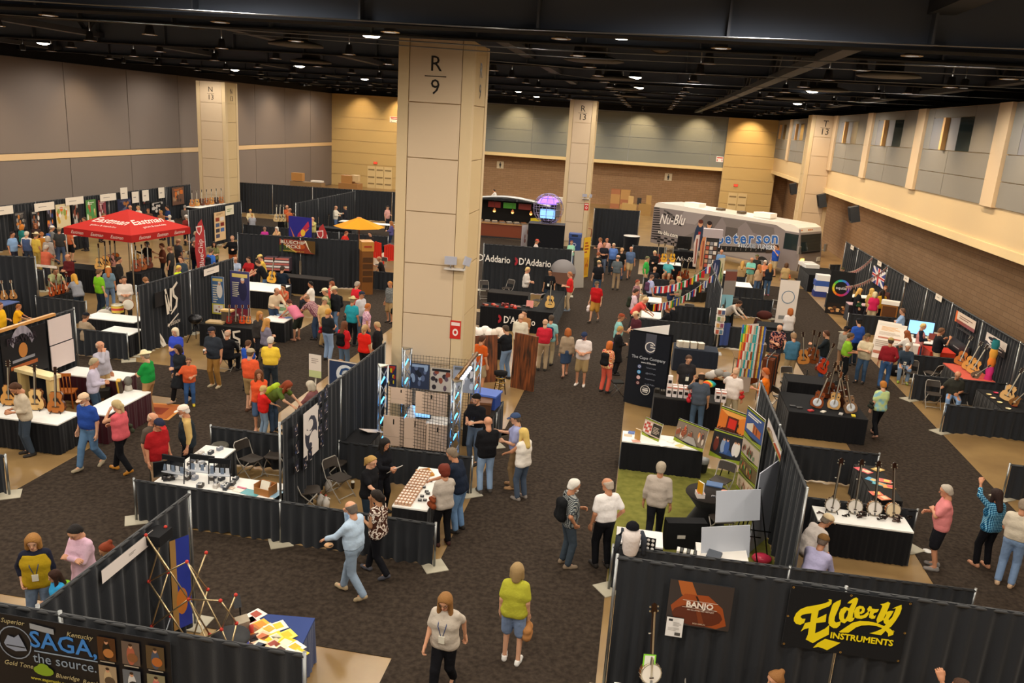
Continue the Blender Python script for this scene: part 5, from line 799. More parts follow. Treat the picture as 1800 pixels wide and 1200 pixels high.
simple('mandolin_case','case','yellow and dark striped case on the maroon-skirted table',211,690,.76,[('case','wood',lambda m:m.c_('c89a28').box((0,0,.16),(.1,.12,.42),M3(0,.3))),('band','paint',lambda m:m.c_('3a2a18').box((.03,-.02,.16),(.06,.13,.36),M3(0,.3)))],20);simple('figurine','ornament','grey bust ornament on the maroon-skirted table',226,685,.76,[('bust','paint',lambda m:m.c_('6a6660').ball((0,0,.24),(.1,.1,.13))),('plinth','paint',lambda m:m.c_('b8b0a4').lathe([(.1,0),(.08,.12),(.001,.14)],n=12))]);simple('potted_plant','plant','small green plant in a dark pot on the reddish shelf',0,0,0,[('pot','paint',lambda m:m.c_('3a4450').lathe([(.001,0),(.08,0),(.1,.16)],n=12)),('foliage','matte',lambda m:[m.c_('4a6a3a').ball((.07*math.cos(k),.07*math.sin(k),.22+.03*(k%3)),.07,8,5) for k in range(7)])],0,G(40,690,0)+Vector((-.4,0,.956)));simple('wood_shelf','shelf','reddish wooden shelf table with plants behind the arch frame',40,690,0,[('top','wood',lambda m:m.c_('8a4020').box((0,0,.93),(1.6,.5,.05))),('leg','wood',lambda m:[m.c_('7a3818').box((s*.7,0,.45),(.08,.4,.9)) for s in(-1,1)])])
simple('mandolin_stand','case','dark gig bag lying on the maroon table beside the blue polo man',180,712,.0,[('bag','matte',lambda m:m.c_('26231f').box((0,0,.45),(.5,.9,.2),M3(.3)))],10)
# ---- violins, drums
t=table('black-clothed table of violins with white script on its front',-21.35,25.75,-20.9,27.2,.78,'1a1a1c');text('Eastman Strings',t,.2,'b8b4b0',(.27,0,.45),(PI/2,0,PI/2),shear=.3)
for i,(u,v_,tp) in enumerate(((92,521,'b04a18'),(102,518,'c05820'),(109,516,'a03e14'),(116,513,'b85020'),(96,514,'9a3a14'))):instr('violin',tp,'6a2408',u,v_,.79,'red-brown violin standing in a row on the black table',20,8,4*i-8,group='violins on the black table')
table('white table with a snare drum and a banjo head',-18.3,23.9,-16.4,24.7);table('white table with small parts beside the black bass drum',-16.7,22.5,-15.65,23.3)
simple('drum','drum','yellow and red snare drum on the white table',207,548,.76,[('shell','gloss',lambda m:m.c_('d8b848').lathe([(.2,0),(.2,.26)],n=20)),('hoop','metal',lambda m:m.c_('c8c0a8').lathe([(.21,.24),(.21,.27),(.001,.27)],n=20)),('band','print',lambda m:m.c_('c04030').lathe([(.202,.08),(.202,.16)],n=20))]);simple('frame_drum','drum','round white banjo head with a wooden rim on the white table',226,545,.76,[('rim','wood',lambda m:m.c_('9a5a28').lathe([(.001,-.03),(.2,-.03),(.2,.03),(.18,.03)],c=(0,0,.2),n=22,R=M3(.5,1.4))),('head','matte',lambda m:m.c_('ece4d4').lathe([(.001,.03),(.18,.03)],c=(0,0,.2),n=22,R=M3(.5,1.4)))]);simple('bass_drum','drum','white and black bass drum beside the low drape',188,582,0,[('shell','gloss',lambda m:m.c_('1c1c1e').lathe([(.3,-.2),(.3,.2)],c=(0,0,.55),n=24,R=M3(.4,1.57))),('head','matte',lambda m:m.c_('e8e0d4').lathe([(.001,.2),(.3,.2)],c=(0,0,.55),n=24,R=M3(.4,1.57))),('stand','metal',lambda m:m.c_('707070').tube([(-.2,0,0),(-.1,0,.3)],.015).tube([(.2,0,0),(.1,0,.3)],.015))])
for u,v_,lb in((8,527,'mandolin leaning on the tall drape near the edge'),(24,526,'second mandolin leaning on the tall drape')):instr('mandolin','a06a30','5a3014',u,v_,.8,lb,60,12)
table('blue-clothed table in front of the leaning mandolins',-22.9,23.7,-21.5,24.9,.78,'5a6a9a')
boardY('name_board','sign','white booth name board on the low drape near the violins',25.5,(64,464),(100,472),lambda P:P.r(0,0,1,1,'e4d8cc').lines(.2,.4,.8,.7,1,'8a8078'),th=.01);boardX('name_board','sign','white booth name board on the tall drape behind the mandolins',-22.6,(0,455),(22,460),lambda P:P.r(0,0,1,1,'e4d8cc'),th=.01)
# ---- NS booth
t=boardX('logo_banner','banner','black cloth with a white brush-drawn NS logo on the tall drape',-15.33,(272,515),(318,525),lambda P:P.r(0,0,1,1,'15161a'),th=.012);lt=lambda x,y:((x-425)*.0062,1.0-(y-420)*.0055)
b0=onX(300,522,-15.33)
t2=thing('ns_logo','white painted NS logo on the tall black drape','logo',(b0.x+.03,b0.y,1.45),PI/2)
for pts,w in(([(375,370),(388,470)],[22,22]),([(370,345),(410,455)],[16,20]),([(415,460),(425,350)],[18,22]),([(490,330),(445,355),(450,390),(480,410),(470,445),(415,475)],[14,20,20,20,20,8]),([(378,528),(490,485)],[8,8])):stroke(t2,[((x-430)*.006,(420-y)*.007) for x,y in pts],[q*.006 for q in w],'d8cdbd',lambda a,b:(a,b),-.01)
text('by DESIGN',t2,.16,'d8cdbd',(.05,-.01,-.72),shear=.2)
table('black-clothed table with the big white NS letters on its front',-14.4,24.5,-12.45,25.2,.78,'1c1b1a');t2=thing('ns_logo','big white NS letters on the front cloth of the black table','logo',(-13.2,24.44,.42))
for pts,w in(([(1140,790),(1170,890)],[22,22]),([(1140,790),(1190,870)],[16,20]),([(1190,880),(1200,780)],[18,20]),([(1290,785),(1230,800),(1235,840),(1280,855),(1280,890),(1210,915)],[14,22,22,22,22,8])):stroke(t2,[((x-1215)*.0042,(850-y)*.0042) for x,y in pts],[q*.0042 for q in w],'d8cdbd',lambda a,b:(a,b),-.01)
text('DESIGN',t2,.13,'d8cdbd',(.2,-.01,-.33),bold=.02)
def upright(label,u,v_,col,rz,lean,roll):
 t=thing('electric_upright_bass',label,'bass',G(u,v_,.05),math.radians(rz));t.rotation_euler=(-math.radians(lean),math.radians(roll),math.radians(rz))
 MB().c_(col).prism([(-.07,0),(.07,0),(.085,.25),(.06,.5),(.03,.56),(-.03,.56),(-.06,.5),(-.085,.25)],-.03,.03).xf(Matrix.Rotation(PI/2,4,'X')).obj('body','gloss',t);MB().c_('1c1410').box((0,-.02,.9),(.05,.04,.9)).obj('neck','wood',t);MB().c_(col).box((0,0,1.42),(.08,.04,.2)).obj('headstock','gloss',t);MB().c_('d8d0c0').box((0,-.05,.75),(.03,.003,1.2)).obj('strings','metal',t);MB().c_('202022').tube([(0,0,0),(0,.05,-.04)],.012).obj('end_pin','metal',t)
for lb,u,v_,c,rz,ro in(('white electric upright bass leaning on the NS drape',289,608,'e4dcd0',60,-22),('small white electric violin bass beside the taller white one',298,600,'e0d8cc',60,-22),('dark electric upright bass leaning near the drum throne',303,597,'3a1c16',60,-18),('brown electric upright bass closest to the roll-up banners',314,590,'5a3424',60,-14)):upright(lb,u,v_,c,rz,8,ro)
for i,(u,c) in enumerate(((403,'8a2018'),(415,'3a2418'),(426,'d84818'),(437,'d8803a'))):instr('ukulele',c,'5a1c0c',u,569,.79,('dark red','brown','bright orange','amber')[i]+' ukulele standing on the NS table',10,8)
simple('tray','tray','tan tray of small parts on the NS table',380,567,.79,[('tray','wood',lambda m:m.c_('c8a878').box((0,0,.03),(.6,.35,.06)))],5);simple('carton','box','dark brown carton on the NS table',398,566,.79,[('box','paint',lambda m:m.c_('4a3c30').box((0,0,.2),(.25,.2,.4))),('lid','paint',lambda m:m.c_('c8a060').box((.05,0,.42),(.4,.25,.06)))])
simple('drum_kit','drum','small chrome hand drum on a tripod beside the basses',345,600,0,[('drum','metal',lambda m:m.c_('3a3a3c').ball((0,0,.8),(.24,.24,.18))),('leg','metal',lambda m:[m.c_('202022').tube([(0,0,.65),(.35*math.cos(a),.35*math.sin(a),0)],.014) for a in(0,2.1,4.2)])])
chair(402,648,175,'folding chair under the man in the black jacket at the NS table')
for i,(a,b,Y,cs,lb) in enumerate((((371,485),(395,553),27.0,['4a6a94','c8c050','c8a0a8','e0d8d0','8a3a48'],'slim blue and yellow roll-up banner of a guitar teacher'),((404,475),(440,569),27.9,['3a3a6a','c8a060','b8b0b8','7a2a3a','5a5a8a'],'wide purple and red roll-up banner with a portrait of a guitarist'))):
 def fn(P):P.r(0,0,1,1,cs[0]).r(0,0,1,.28,cs[1] if i==0 else cs[3]).r(.1,.88,.9,.95,'d8c070').lines(.1,.5 if i else.3,.5,.8,8,'d8d0b8').man(.65,.45,.88,'2a2a4a' if i else 'e0d8d0','d8d0c8',asp=1.0).photo(.1,.04,.9,.25,[cs[3],'d8d0c8','c08070','5a2a38'],3,6)
 boardY('roll_up_banner','banner',lb,Y,a,b,fn,th=.02,back='c8c4c0')
boardX('name_board','sign','white booth name board on the end of the NS drape',-15.3,(358,474),(385,477),lambda P:P.r(0,0,1,1,'e4d8cc').lines(.2,.4,.9,.6,1,'8a8078'),th=.01)
table('white-topped black-skirted table where the woman in pink leans over',-12.85,25.85,-12.0,26.6);simple('open_binder','paper','green and white display card on the busy white table',505,552,.76,[('card','print',lambda m:[m.c_(c).box((0,-.02*0,.3-.12*k),(.6,.02,.1)) for k,c in enumerate(('d8e0c8','8ab080','d8e0c8'))])],10)
for i,(u,v_,c) in enumerate(((486,556,'f0ece4'),(496,558,'d86a78'),(493,553,'7a98c8'),(506,558,'5a78b0'))):simple('leaflet','paper','leaflet on the busy white table by the woman in pink',u,v_,.755+.001*i,[('sheet','print',lambda m:m.c_(c).box((0,0,.003),(.25,.2,.006)))],20*i,group='leaflets on the busy white table')
# ---- tall canopy tent
t=thing('canopy_tent','red pop-up canopy tent with white script names','tent',(-22.2,32.4,0),-.16);s_=1.78
A=Vector((0,0,3.28));C4=[Vector((-s_,-s_,2.5)),Vector((s_,-s_,2.5)),Vector((s_,s_,2.5)),Vector((-s_,s_,2.5))]
for k in range(4):
 a,b=C4[k],C4[(k+1)%4];MB().c_('c02e26').poly([a,b,A]).obj('roof_panel','matte',t);MB().c_('a82420').poly([a-Vector((0,0,.3)),b-Vector((0,0,.3)),b,a]).obj('valance','matte',t);MB().c_('b8b4ac').tube([Vector((a.x*.97,a.y*.97,0)),Vector((a.x*.97,a.y*.97,2.45))],.03).obj('leg','metal',t)
 nn=(b-a).cross(A-a).normalized();mid=(a+b)/2;e=Vector((nn.x,nn.y,0)).normalized();rz=math.atan2(e.y,e.x)+PI/2;tl=math.acos(max(-1,min(1,nn.z)))
 if k in(0,1,3):
  text('Eastman',t,.55,'f0dcd0',mid*.55+A*.0+Vector((0,0,2.5*.45+.32))+nn*.03,(tl,0,rz),shear=.4,bold=.012);text('guitars & mandolins',t,.17,'f0dcd0',mid*.78+Vector((0,0,2.5*.22+.16))+nn*.03,(tl,0,rz))
  for u in(-.62,0,.62):text('Eastman',t,.2,'e8c8bc',mid+(b-a).normalized()*(u*s_*.95)+e*.02-Vector((0,0,.15)),(PI/2,0,rz),shear=.4)
for i,(u,v_,z,tp,lb) in enumerate(((176,474,1.0,'dca860','pale guitar hanging first in the row under the tent'),(187,470,1.0,'e0a058','second pale guitar hanging under the tent'),(196,468,1.0,'c88878','rosy guitar hanging under the tent'),(204,465,1.0,'c06020','orange guitar hanging at the end of the row under the tent'),(239,466,.95,'d8a050','amber guitar hung by the front tent leg'))):instr('guitar',tp,'5a2c14',u,v_,z,lb,20,2)
table('black-clothed table under the red tent',-21.3,30.7,-20.6,32.2,.85,'1a1a1c');table('white table of papers in the crowd beside the red tent',-26.3,28.0,-24.6,28.7);table('black-clothed counter under the hanging guitars',-23.8,29.9,-21.6,30.9,.99,'1a1a1c')
for i,(u,v_) in enumerate(((265,440),(275,447),(285,442))):instr('guitar',('8a3a18','a85a24','6a2c12')[i],'3a180a',u,v_,.95,('dark red','brown','deep brown')[i]+' guitar standing on the table under the red tent',30,8,loc=(-21.0,31.0+.42*i,.86))
pass
# ---- picks booth
a_,b_b=onY(491,419,35.0),onY(554,447,35.0);bw,bh=b_b.x-a_.x,a_.z-b_b.z
t=boardY('picks_banner','banner','orange and red picks banner with white serif lettering',35.0,(491,419),(554,447),lambda P:P.r(0,0,1,1,'8a3420').p([(0,.0),(.45,0),(.1,.6),(0,.5)],'3a4a20').p([(.1,.6),(.14,.62),(.5,.05),(.45,0)],'c8a050').p([(.72,1),(1,1),(1,0),(.88,.1),(.8,.5)],'5a4018').p([(.7,1),(.75,.98),(.84,.3),(.9,.05),(.8,.4)],'e8d8b8').e(.6,.5,.12,.2,'b8501c'),th=.012)
text('BLUECHIP',t,bh*.36,'e8dcc8',(-.12*bw,-.03,.78*bh),bold=.012,width=bw*.68);text('PICKS',t,bh*.36,'e8dcc8',(-.1*bw,-.03,.45*bh),bold=.012,width=bw*.4);text('www.bluechippick.net',t,bh*.15,'d8b050',(-.1*bw,-.03,.12*bh),width=bw*.6)
def feather(label,u,v_,z0,h,rz,tx,tilt=0):
 t=thing('feather_flag',label,'flag',G(u,v_,0),math.radians(rz));t.rotation_euler=(0,math.radians(tilt),math.radians(rz));MB().c_('b8b8b8').tube([(0,0,0),(0,0,z0+h*.8)],.018).obj('pole','metal',t);MB().c_('b8b4ac').lathe([(.25,0),(.25,.03),(.001,.05)],n=16).obj('base','metal',t)
 L=[(.02,z0),(.02,z0+h*.8),(-.1,z0+h),(-.3,z0+h*.94),(-.5,z0+h*.75),(-.6,z0+h*.45),(-.55,z0+h*.1),(-.4,z0+.02)];m=MB().c_('b03a3a');m.poly([(x,0,z) for x,z in L]);m.poly([(x,.006,z) for x,z in L]);m.obj('sail','matte',t);text(tx,t,.36,'ecd8d0',(-.28,-.02,z0+h*.38),(PI/2,-PI/2,0),shear=.1);Q_=Print(.34,.42);Q_.p([(0,1),(1,1),(.9,.4),(.5,0),(.1,.4)],'ecd8d0').p([(.15,.88),(.85,.88),(.77,.45),(.5,.15),(.23,.45)],'b03a3a');Q_.done('shield',t,(-.3,-.02,z0+h*.72));MB().c_('e8d0c8').poly([(.0,-.004,z0),(-.4,-.004,z0+.02),(-.42,-.004,z0+.12),(0,-.004,z0+.12)]).obj('hem_band','matte',t)
feather('red feather flag beside the picks banner',588,500,.35,2.55,8,'BlueChip',-9);feather('slim red feather flag behind the roll-up banners',366,492,.35,2.5,70,'BlueChip',-3)
table('white-topped table in the picks booth crowded by players',-16.6,30.2,-14.4,31.7);table('dark table of stacked drawer cabinets in the picks booth',-16.4,33.4,-13.4,34.1,.75,'3a3634')
for i,(u,v_) in enumerate(((479,474),(500,475))):simple('drawer_cabinet','cabinet',('open drawer cabinet of picks beside the yellow guitar','open drawer cabinet of picks behind the man in navy')[i],u,v_,.76,[('case','paint',lambda m:m.c_('4a3a44').box((0,0,.3),(.6,.45,.6))),('drawer','print',lambda m:[m.c_('e8e0dc' if k%2 else 'c06a60').box((-.02,-.24,.08+.12*k),(.56,.05,.08)) for k in range(5)])],12)
instr('guitar','d8a038','6a3818',477,497,.77,'yellow-topped guitar standing on the picks booth table',10,6,6)
for u,v_,rz,lb in((565,500,170,'dark folding chair against the picks drape'),(605,500,185,'folding chair beside the red feather flag'),(535,500,160,'folding chair behind the woman in the white shirt'),(668,480,150,'folding chair under the seated guitarist by the column'),(325,470,150,'folding chair in front of the NS drape end')):chair(u,v_,rz,lb)
simple('wood_cabinet','cabinet','tall wooden display cabinet with an orange header beside the picks drape',643,515,0,[('case','wood',lambda m:m.c_('7a4a1c').box((0,0,1.0),(.5,.7,2.0))),('header','print',lambda m:m.c_('b88038').box((0,0,2.2),(.55,.75,.42))),('print','print',lambda m:m.c_('a03820').box((.0,-.38,2.2),(.35,.02,.08))),('shelf','wood',lambda m:[m.c_('4a2c10').box((0,-.36,.7+.3*k),(.44,.03,.22)) for k in range(4)])],30)
# parasol and red chairs
t=simple('parasol','parasol','yellow orange garden parasol over the red chairs',0,0,0,[('pole','wood',lambda m:m.c_('8a4a24').tube([(0,0,0),(0,0,2.5)],.025)),('finial','wood',lambda m:m.c_('e08a28').lathe([(.16,2.52),(.13,2.6),(.001,2.62)],n=8))],0,(-14.85,41.3,0))
for k in range(8):a0,a1=PI/8+k*PI/4,PI/8+(k+1)*PI/4;MB().c_('e89a20' if k%2 else 'e4941c').poly([(1.35*math.cos(a0),1.35*math.sin(a0),2.12),(1.35*math.cos(a1),1.35*math.sin(a1),2.12),(.15*math.cos(a1),.15*math.sin(a1),2.56),(.15*math.cos(a0),.15*math.sin(a0),2.56)]).obj('canopy_panel','matte',t)
for u,v_,rz,lb in((662,465,190,'red slatted garden chair beside the column'),(684,470,200,'second red garden chair half hidden by the column')):simple('garden_chair','chair',lb,u,v_,0,[('back_slat','paint',lambda m:[m.c_('e03020').box((-.24+.12*k,.25+.02*abs(k-2),.85),(.11,.03,1.0-.06*abs(k-2)),M3(0,-.3)) for k in range(5)]),('seat','paint',lambda m:m.c_('d82c1c').box((0,-.1,.38),(.58,.6,.04),M3(0,.15))),('arm','paint',lambda m:[m.c_('c8b098').box((s*.34,-.1,.6),(.12,.7,.03)) for s in(-1,1)]),('leg','paint',lambda m:[m.c_('d02818').box((s*.3,yy,.28),(.05,.08,.56)) for s in(-1,1) for yy in(-.35,.2)])],rz)
table('round-looking dark table of papers behind the parasol',-14.4,44.0,-12.4,45.4,.75,'3a3632');table('white bare-legged table in the far booth',-20.3,52.4,-16.6,53.2,.78,legs=True);table('small white table in the far booth near the tall drape',-24.0,51.0,-22.4,52.0);table('white-topped table of papers behind the picks drape',-18.2,41.2,-15.8,42.0);table('black table with a white name card in the far banjo booth',-20.6,47.6,-17.6,48.5,.95,'1c1c1e')
t=board('swoosh_sign','sign','blue sign with an orange and pink swoosh',G(528,442,0),1.5,2.0,-8,lambda P:P.r(0,0,1,1,'2a2a8a').p([(.05,.7),(.3,.2),(.9,.7),(.5,.55),(.3,.35)],'e08030').p([(.3,.25),(.9,.75),(.85,.9),(.4,.5)],'c03050').e(.62,.55,.1,.1,'f0c040'))
for u,v_,lb in((567,404,'banjo standing in the far booth beside the man in yellow'),(577,405,'second banjo standing in the far booth')):instr('banjo','ece0c8','8a5a30',u,v_,.0,lb,0,8)
for i in range(3):instr('guitar','c8a870','3a2010',486+6*i,390,.96,'guitar standing in the far rack by the orange-shirted men',10,10,group='guitars in the far rack')
boardX('photo_poster','poster','tall cream poster with seven small photos on the far drape',-24.15,(376,374),(397,420),lambda P:(P.r(0,0,1,1,'d8b88c'),[P.r(.12+.42*(k%2),.68-.19*(k//2),.46+.42*(k%2),.81-.19*(k//2),c) for k,c in enumerate(('8a3a28','d8d0c8','4a5a7a','7a2a20','3a3a4a','4a6aa0','4a4a60'))],P.lines(.2,.88,.8,.96,2,'8a6a48')),th=.015);boardX('white_banner','banner','white cloth banner pinned beside the cream photo poster',-24.15,(396,362),(411,376),lambda P:P.r(0,0,1,1,'e0d8c0').lines(.2,.3,.8,.7,2,'8a9a68'),th=.012)
# posters along the grey left wall
for i,(u0,v0,u1,v1,cs,lb) in enumerate(((22,373,48,402,['26262a','9a948c','5a5450','c07838'],'dark banner with a pale leaping figure'),(53,370,72,400,['1c1c20','d8d0c8','6a6060','8a5030'],'black banner with a white steer shape'),(80,362,96,405,['1c1a20','8a8490','e08030','2a3a7a'],'dark banner with an orange figure'),(97,360,125,398,['d8c8a0','e0d8d0','d87030','90a050','c8a040'],'orange and yellow festival banner'),(125,352,144,400,['22201f','b8b0a8','8a4a38'],'black banner of pale text lines'),(150,352,171,394,['5a8a4a','d8e0c8','c8a050','4a9a5a','b0603a'],'green festival banner'),(172,352,188,392,['8a4048','d8c8c0','402028'],'maroon striped banner'),(206,350,232,378,['262a44','5a5a70','a86a38'],'dark blue banner'),(250,342,262,358,['201c1c','d8d0c8','8a2a28'],'black poster with a white guitar'),(265,355,288,372,['17171a','c8c0b8'],'black state name poster'),(302,330,324,358,['6a4a3a','c86a28','a8886a','3a2a28'],'brown photograph of a band'))):
 boardX('poster','poster',lb+' on the drape along the grey wall',-31.9,(u0,v0),(u1,v1),lambda P:P.photo(0,0,1,1,cs,i+3,12).lines(.15,.8,.85,.92,2,cs[1]),th=.012)
for i,(u,v_) in enumerate(((3,367),(78,360),(131,350),(190,344),(218,341),(238,348),(256,345),(284,340))):
 a=onX(u,v_,-31.85);board('name_card','sign','white name card along the top of the grey wall drape',(a.x,a.y,a.z-.3),1.5 if i<4 else.7,.42 if i<4 else.7,90,lambda P:P.r(0,0,1,1,'e8dccc').lines(.2,.4,.8,.6,1,'9a9088'),th=.008)['group']='name cards on the grey wall drape'
table('white table in the crowd along the grey wall posters',-30.5,37,-29.5,39.5);table('white table of instruments near column N 13',-31.3,51.9,-30.0,55.5,.94)
for i in range(7):instr('guitar',('b87030','d8a050','5a2a14','a05a24','c88a40','3a2018','b06a30')[i],'4a2410',338+8.5*i,363-.9*i,.95,'guitar in the row of upright guitars near column N 13',20,8,group='guitars near column N 13')
# ---- string maker booth (centre)
DA3=None;DA=thing('string_maker_lettering','white and red string maker name printed on the tall drape beside the column','logo',(-4.9,38.1,1.55));text("D'Addario",DA,.46,'ece6de',(0,-.03,0),bold=.012,width=1.55)
DA2=thing('string_maker_lettering','string maker name half hidden by the tall column','logo',(-6.85,37.9,1.6));text("D'Addario",DA2,.46,'ece6de',(0,-.03,0),bold=.012,width=1.55)
def dmark(par,x,z,r):m=MB().c_('a02430');yq=-.45 if par is DA3 else-.03;[m.poly([(x+q*math.cos(a)*.8,yq,z+q*math.sin(a)) for q,a in((r*.35,-1.5+k*.3),(r,-1.5+k*.3),(r,-1.2+k*.3),(r*.35,-1.2+k*.3))]) for k in range(10)];m.obj('red_mark','print',par)
dmark(DA,-.98,0,.2)
DA3=table('long black-clothed string maker counter with its white name',-6.0,30.7,-3.1,31.5,.9,'141416');text("D'Addario",DA3,.4,'ece6de',(.15,-.45,.45),bold=.012,width=1.25);dmark(DA3,-.7,.47,.17);table('black-clothed side counter of the string maker booth along the aisle',-3.85,31.5,-3.1,35.2,.9,'141416');
instr('guitar','e0b468','6a3a1c',966,541,.91,'blonde guitar standing on the string maker counter',10,6)
R_=random.Random(11)
for i in range(26):c=R_.choice(('a8281c','c83020','8a2018','2a2624','c06a50','5a1c14'));simple('string_packet','packet','red and black string packet scattered on the counter',0,0,0,[('packet','print',lambda m:m.c_(c).box((0,0,.03),(.13,.1,.06),M3(.5*i)))],0,(R_.uniform(-5.9,-4.1),R_.uniform(30.85,31.4),.901),'string packets on the counter')
simple('pink_card','card','pink striped price card on the string maker counter',931,540,.91,[('card','print',lambda m:m.c_('d88a80').box((0,0,.14),(.28,.02,.28),M3(0,-.3)))]);table('black-clothed demo table inside the string maker booth',-6.4,34.2,-4.6,35.0,.75,'2a2522')
for u,v_,rz,lb in((890,522,150,'folding chair inside the string maker booth'),(945,545,60,'folding chair behind the blonde guitar'),(851,525,200,'red-seated folding chair by the column in the string maker booth')):chair(u,v_,rz,lb)
o=simple('round_photo','picture','round grey photograph panel on the tall drape',0,0,0,[('disc','print',lambda m:m.c_('8a8484').lathe([(.001,0),(.62,0),(.62,-.02)],n=32,R=M3(0,PI/2))),('scene','print',lambda m:m.c_('6a4a3c').poly([(.6*math.cos(a),-.01,.6*math.sin(a)) for a in[PI+.05+k*(PI-.1)/14 for k in range(15)]]))],0,(-3.55,38.25,1.2))
board('yellow_banner','banner','tall yellow banner with red print along the aisle',G(1027,488,0)+Vector((0,0,.02)),.65,2.2,60,lambda P:P.r(0,0,1,1,'e8b830').lines(.2,.6,.8,.9,4,'a83a20').photo(.1,.05,.9,.5,['d89a28','a84a20','c87828'],2,6));board('grey_board','board','bare grey board on an easel at the end of the string maker drape',G(1017,506,.0),.6,1.9,40,lambda P:P.r(0,0,1,1,'b0a89c'),lean=6);board('yellow_poster','poster','yellow and red festival poster near the globe',G(938,440,0),.9,2.1,50,lambda P:P.r(0,0,1,1,'d8c020').r(0,0,1,.3,'b83a38').lines(.15,.45,.85,.9,5,'4a4a18'));board('white_poster','poster','white sketched poster next to the yellow festival poster',G(924,438,0),.9,1.6,50,lambda P:P.r(0,0,1,1,'d8ccc4').photo(.1,.1,.9,.9,['d0c4bc','9a6a60','b0a098'],3,6))
# craft guitar table beyond the column
board('wood_slab','slab','tall slab of dark reclaimed wood planks standing by the aisle',(-3.2,23.7,0),.8,1.75,-20,None,th=.06,lean=3).children[0].data.materials[0]=MATS['rustwood']
board('wood_slab','slab','second dark wood slab leaning behind the man in the black polo',(-4.4,24.0,0),.8,1.5,30,None,th=.06,lean=8).children[0].data.materials[0]=MATS['rustwood']
table('white table of pale cloths behind the reclaimed wood slabs',-6.3,26.6,-4.2,27.2,.78)
for i,(x,c) in enumerate(((-6.0,'e8dcd4'),(-5.5,'e4d8d0'),(-5.0,'ece4dc'),(-4.5,'d8c8b8'))):simple('cloth_heap','cloth','heap of white cloth on the table behind the wood slabs',0,0,0,[('fold','matte',lambda m:[m.c_(c).ball((.15*k-.2,.05*(k%2),.1+.06*(k%2)),(.18,.2,.14)) for k in range(3)])],0,(x,26.9,.78),'cloth heaps')
simple('bar_stool','stool','black bar stool with brass rings by the wood slab',878,692,0,[('seat','matte',lambda m:m.c_('141414').lathe([(.2,.62),(.21,.7),(.001,.72)],n=16)),('ring','metal',lambda m:[m.c_('b89850').lathe([(.13,.2+.15*k),(.16,.22+.15*k),(.13,.24+.15*k)],n=16) for k in range(3)]),('leg','metal',lambda m:[m.c_('202020').tube([(.18*math.cos(a),.18*math.sin(a),0),(.1*math.cos(a),.1*math.sin(a),.62)],.014) for a in(0,1.57,3.14,4.71)])])
# blue capsule sign booth behind the spine
t=board('capsule_sign','sign','dark blue framed sign with white curling letters',(-7.35,19.95,.75),1.4,.75,-8,lambda P:P.r(0,0,1,1,'d8c8b8').r(.03,.05,.97,.95,'2a3a5a').e(.38,.5,.2,.36,'d8dce0',20).e(.72,.5,.16,.32,'d8dce0',20));text('C',t,.5,'2a4a7a',(-.18,-.02,.37),bold=.02);text('S',t,.5,'2a4a7a',(.3,-.02,.37),bold=.02);board('green_sign','sign','small white and green sign on a thin stand',(-8.35,19.9,.97),.38,.65,-8,lambda P:P.r(0,0,1,1,'e0d4c8').r(0,0,1,.3,'c0c890').lines(.2,.6,.8,.85,3,'a89a90'));simple('sign_stand','stand','thin metal stand under the white and green sign',0,0,0,[('pole','metal',lambda m:m.c_('b0a898').tube([(0,0,0),(0,0,.98)],.02)),('foot','paint',lambda m:m.c_('c8bc9c').box((0,0,.01),(.5,.5,.02)))],0,(-8.35,19.93,0))
table('black table under the dark blue framed sign',-8.0,20.0,-6.7,20.6,.74,'1a1a1c');table('green-skirted table of papers along the spine drape',-7.25,16.6,-6.6,19.3,.75,'e8dcc8','2f5a2a')
for i in range(8):simple('paper_stack','paper','paper stack on the green-skirted table',0,0,0,[('sheets','print',lambda m:m.c_(('f0e8dc','e0c8b0','f2ede4','6a8a4a')[i%4]).box((0,0,.01),(.4,.28,.02+.01*(i%3))))],10*i,(-6.92+.05*(i%2),16.8+.33*i,.755),'paper stacks on the green-skirted table')
# ---- globe, bar, back of hall
t=thing('globe','big wire globe lit purple on a black pedestal','globe',(-5.75,49.2,3.05));R0=.92
for k in range(6):a=PI*k/6;MB().c_('9a9098').tube([(R0*math.cos(b)*math.cos(a),R0*math.cos(b)*math.sin(a),R0*math.sin(b)) for b in[2*PI*j/24 for j in range(25)]],.018,5,False).obj('meridian','metal',t)
for k in range(-3,4):z=R0*math.sin(k*PI/8);r=R0*math.cos(k*PI/8);MB().c_('9a9098').tube([(r*math.cos(b),r*math.sin(b),z) for b in[2*PI*j/24 for j in range(25)]],.016,5,False).obj('parallel','metal',t)
MB().c_('8a5cff').lathe([(.7,.3),(.5,.6),(.2,.72),(.001,.74)],n=18).obj('dome_light','purple_glow',t);MB().c_('a8a4a4').box((.62,-.35,0),(.3,.05,.9),M3(.8)).obj('continent','metal',t);MB().c_('7fb4e8').box((0,-.2,-.3),(.9,.05,.55)).obj('screen','screen_glow',t);MB().c_('3a3436').lathe([(.5,-.9),(.3,-.85),(.3,-.8)],n=16).obj('cradle','metal',t)
simple('globe_pedestal','pedestal','black draped pedestal under the wire globe',0,0,0,[('box','drapecloth',lambda m:m.c_('16161a').box((0,0,1.08),(2.2,1.4,2.16))),('rail','paint',lambda m:m.c_('4a3c34').box((0,-.72,2.17),(2.24,.04,.04)))],5,(-5.75,49.2,0))
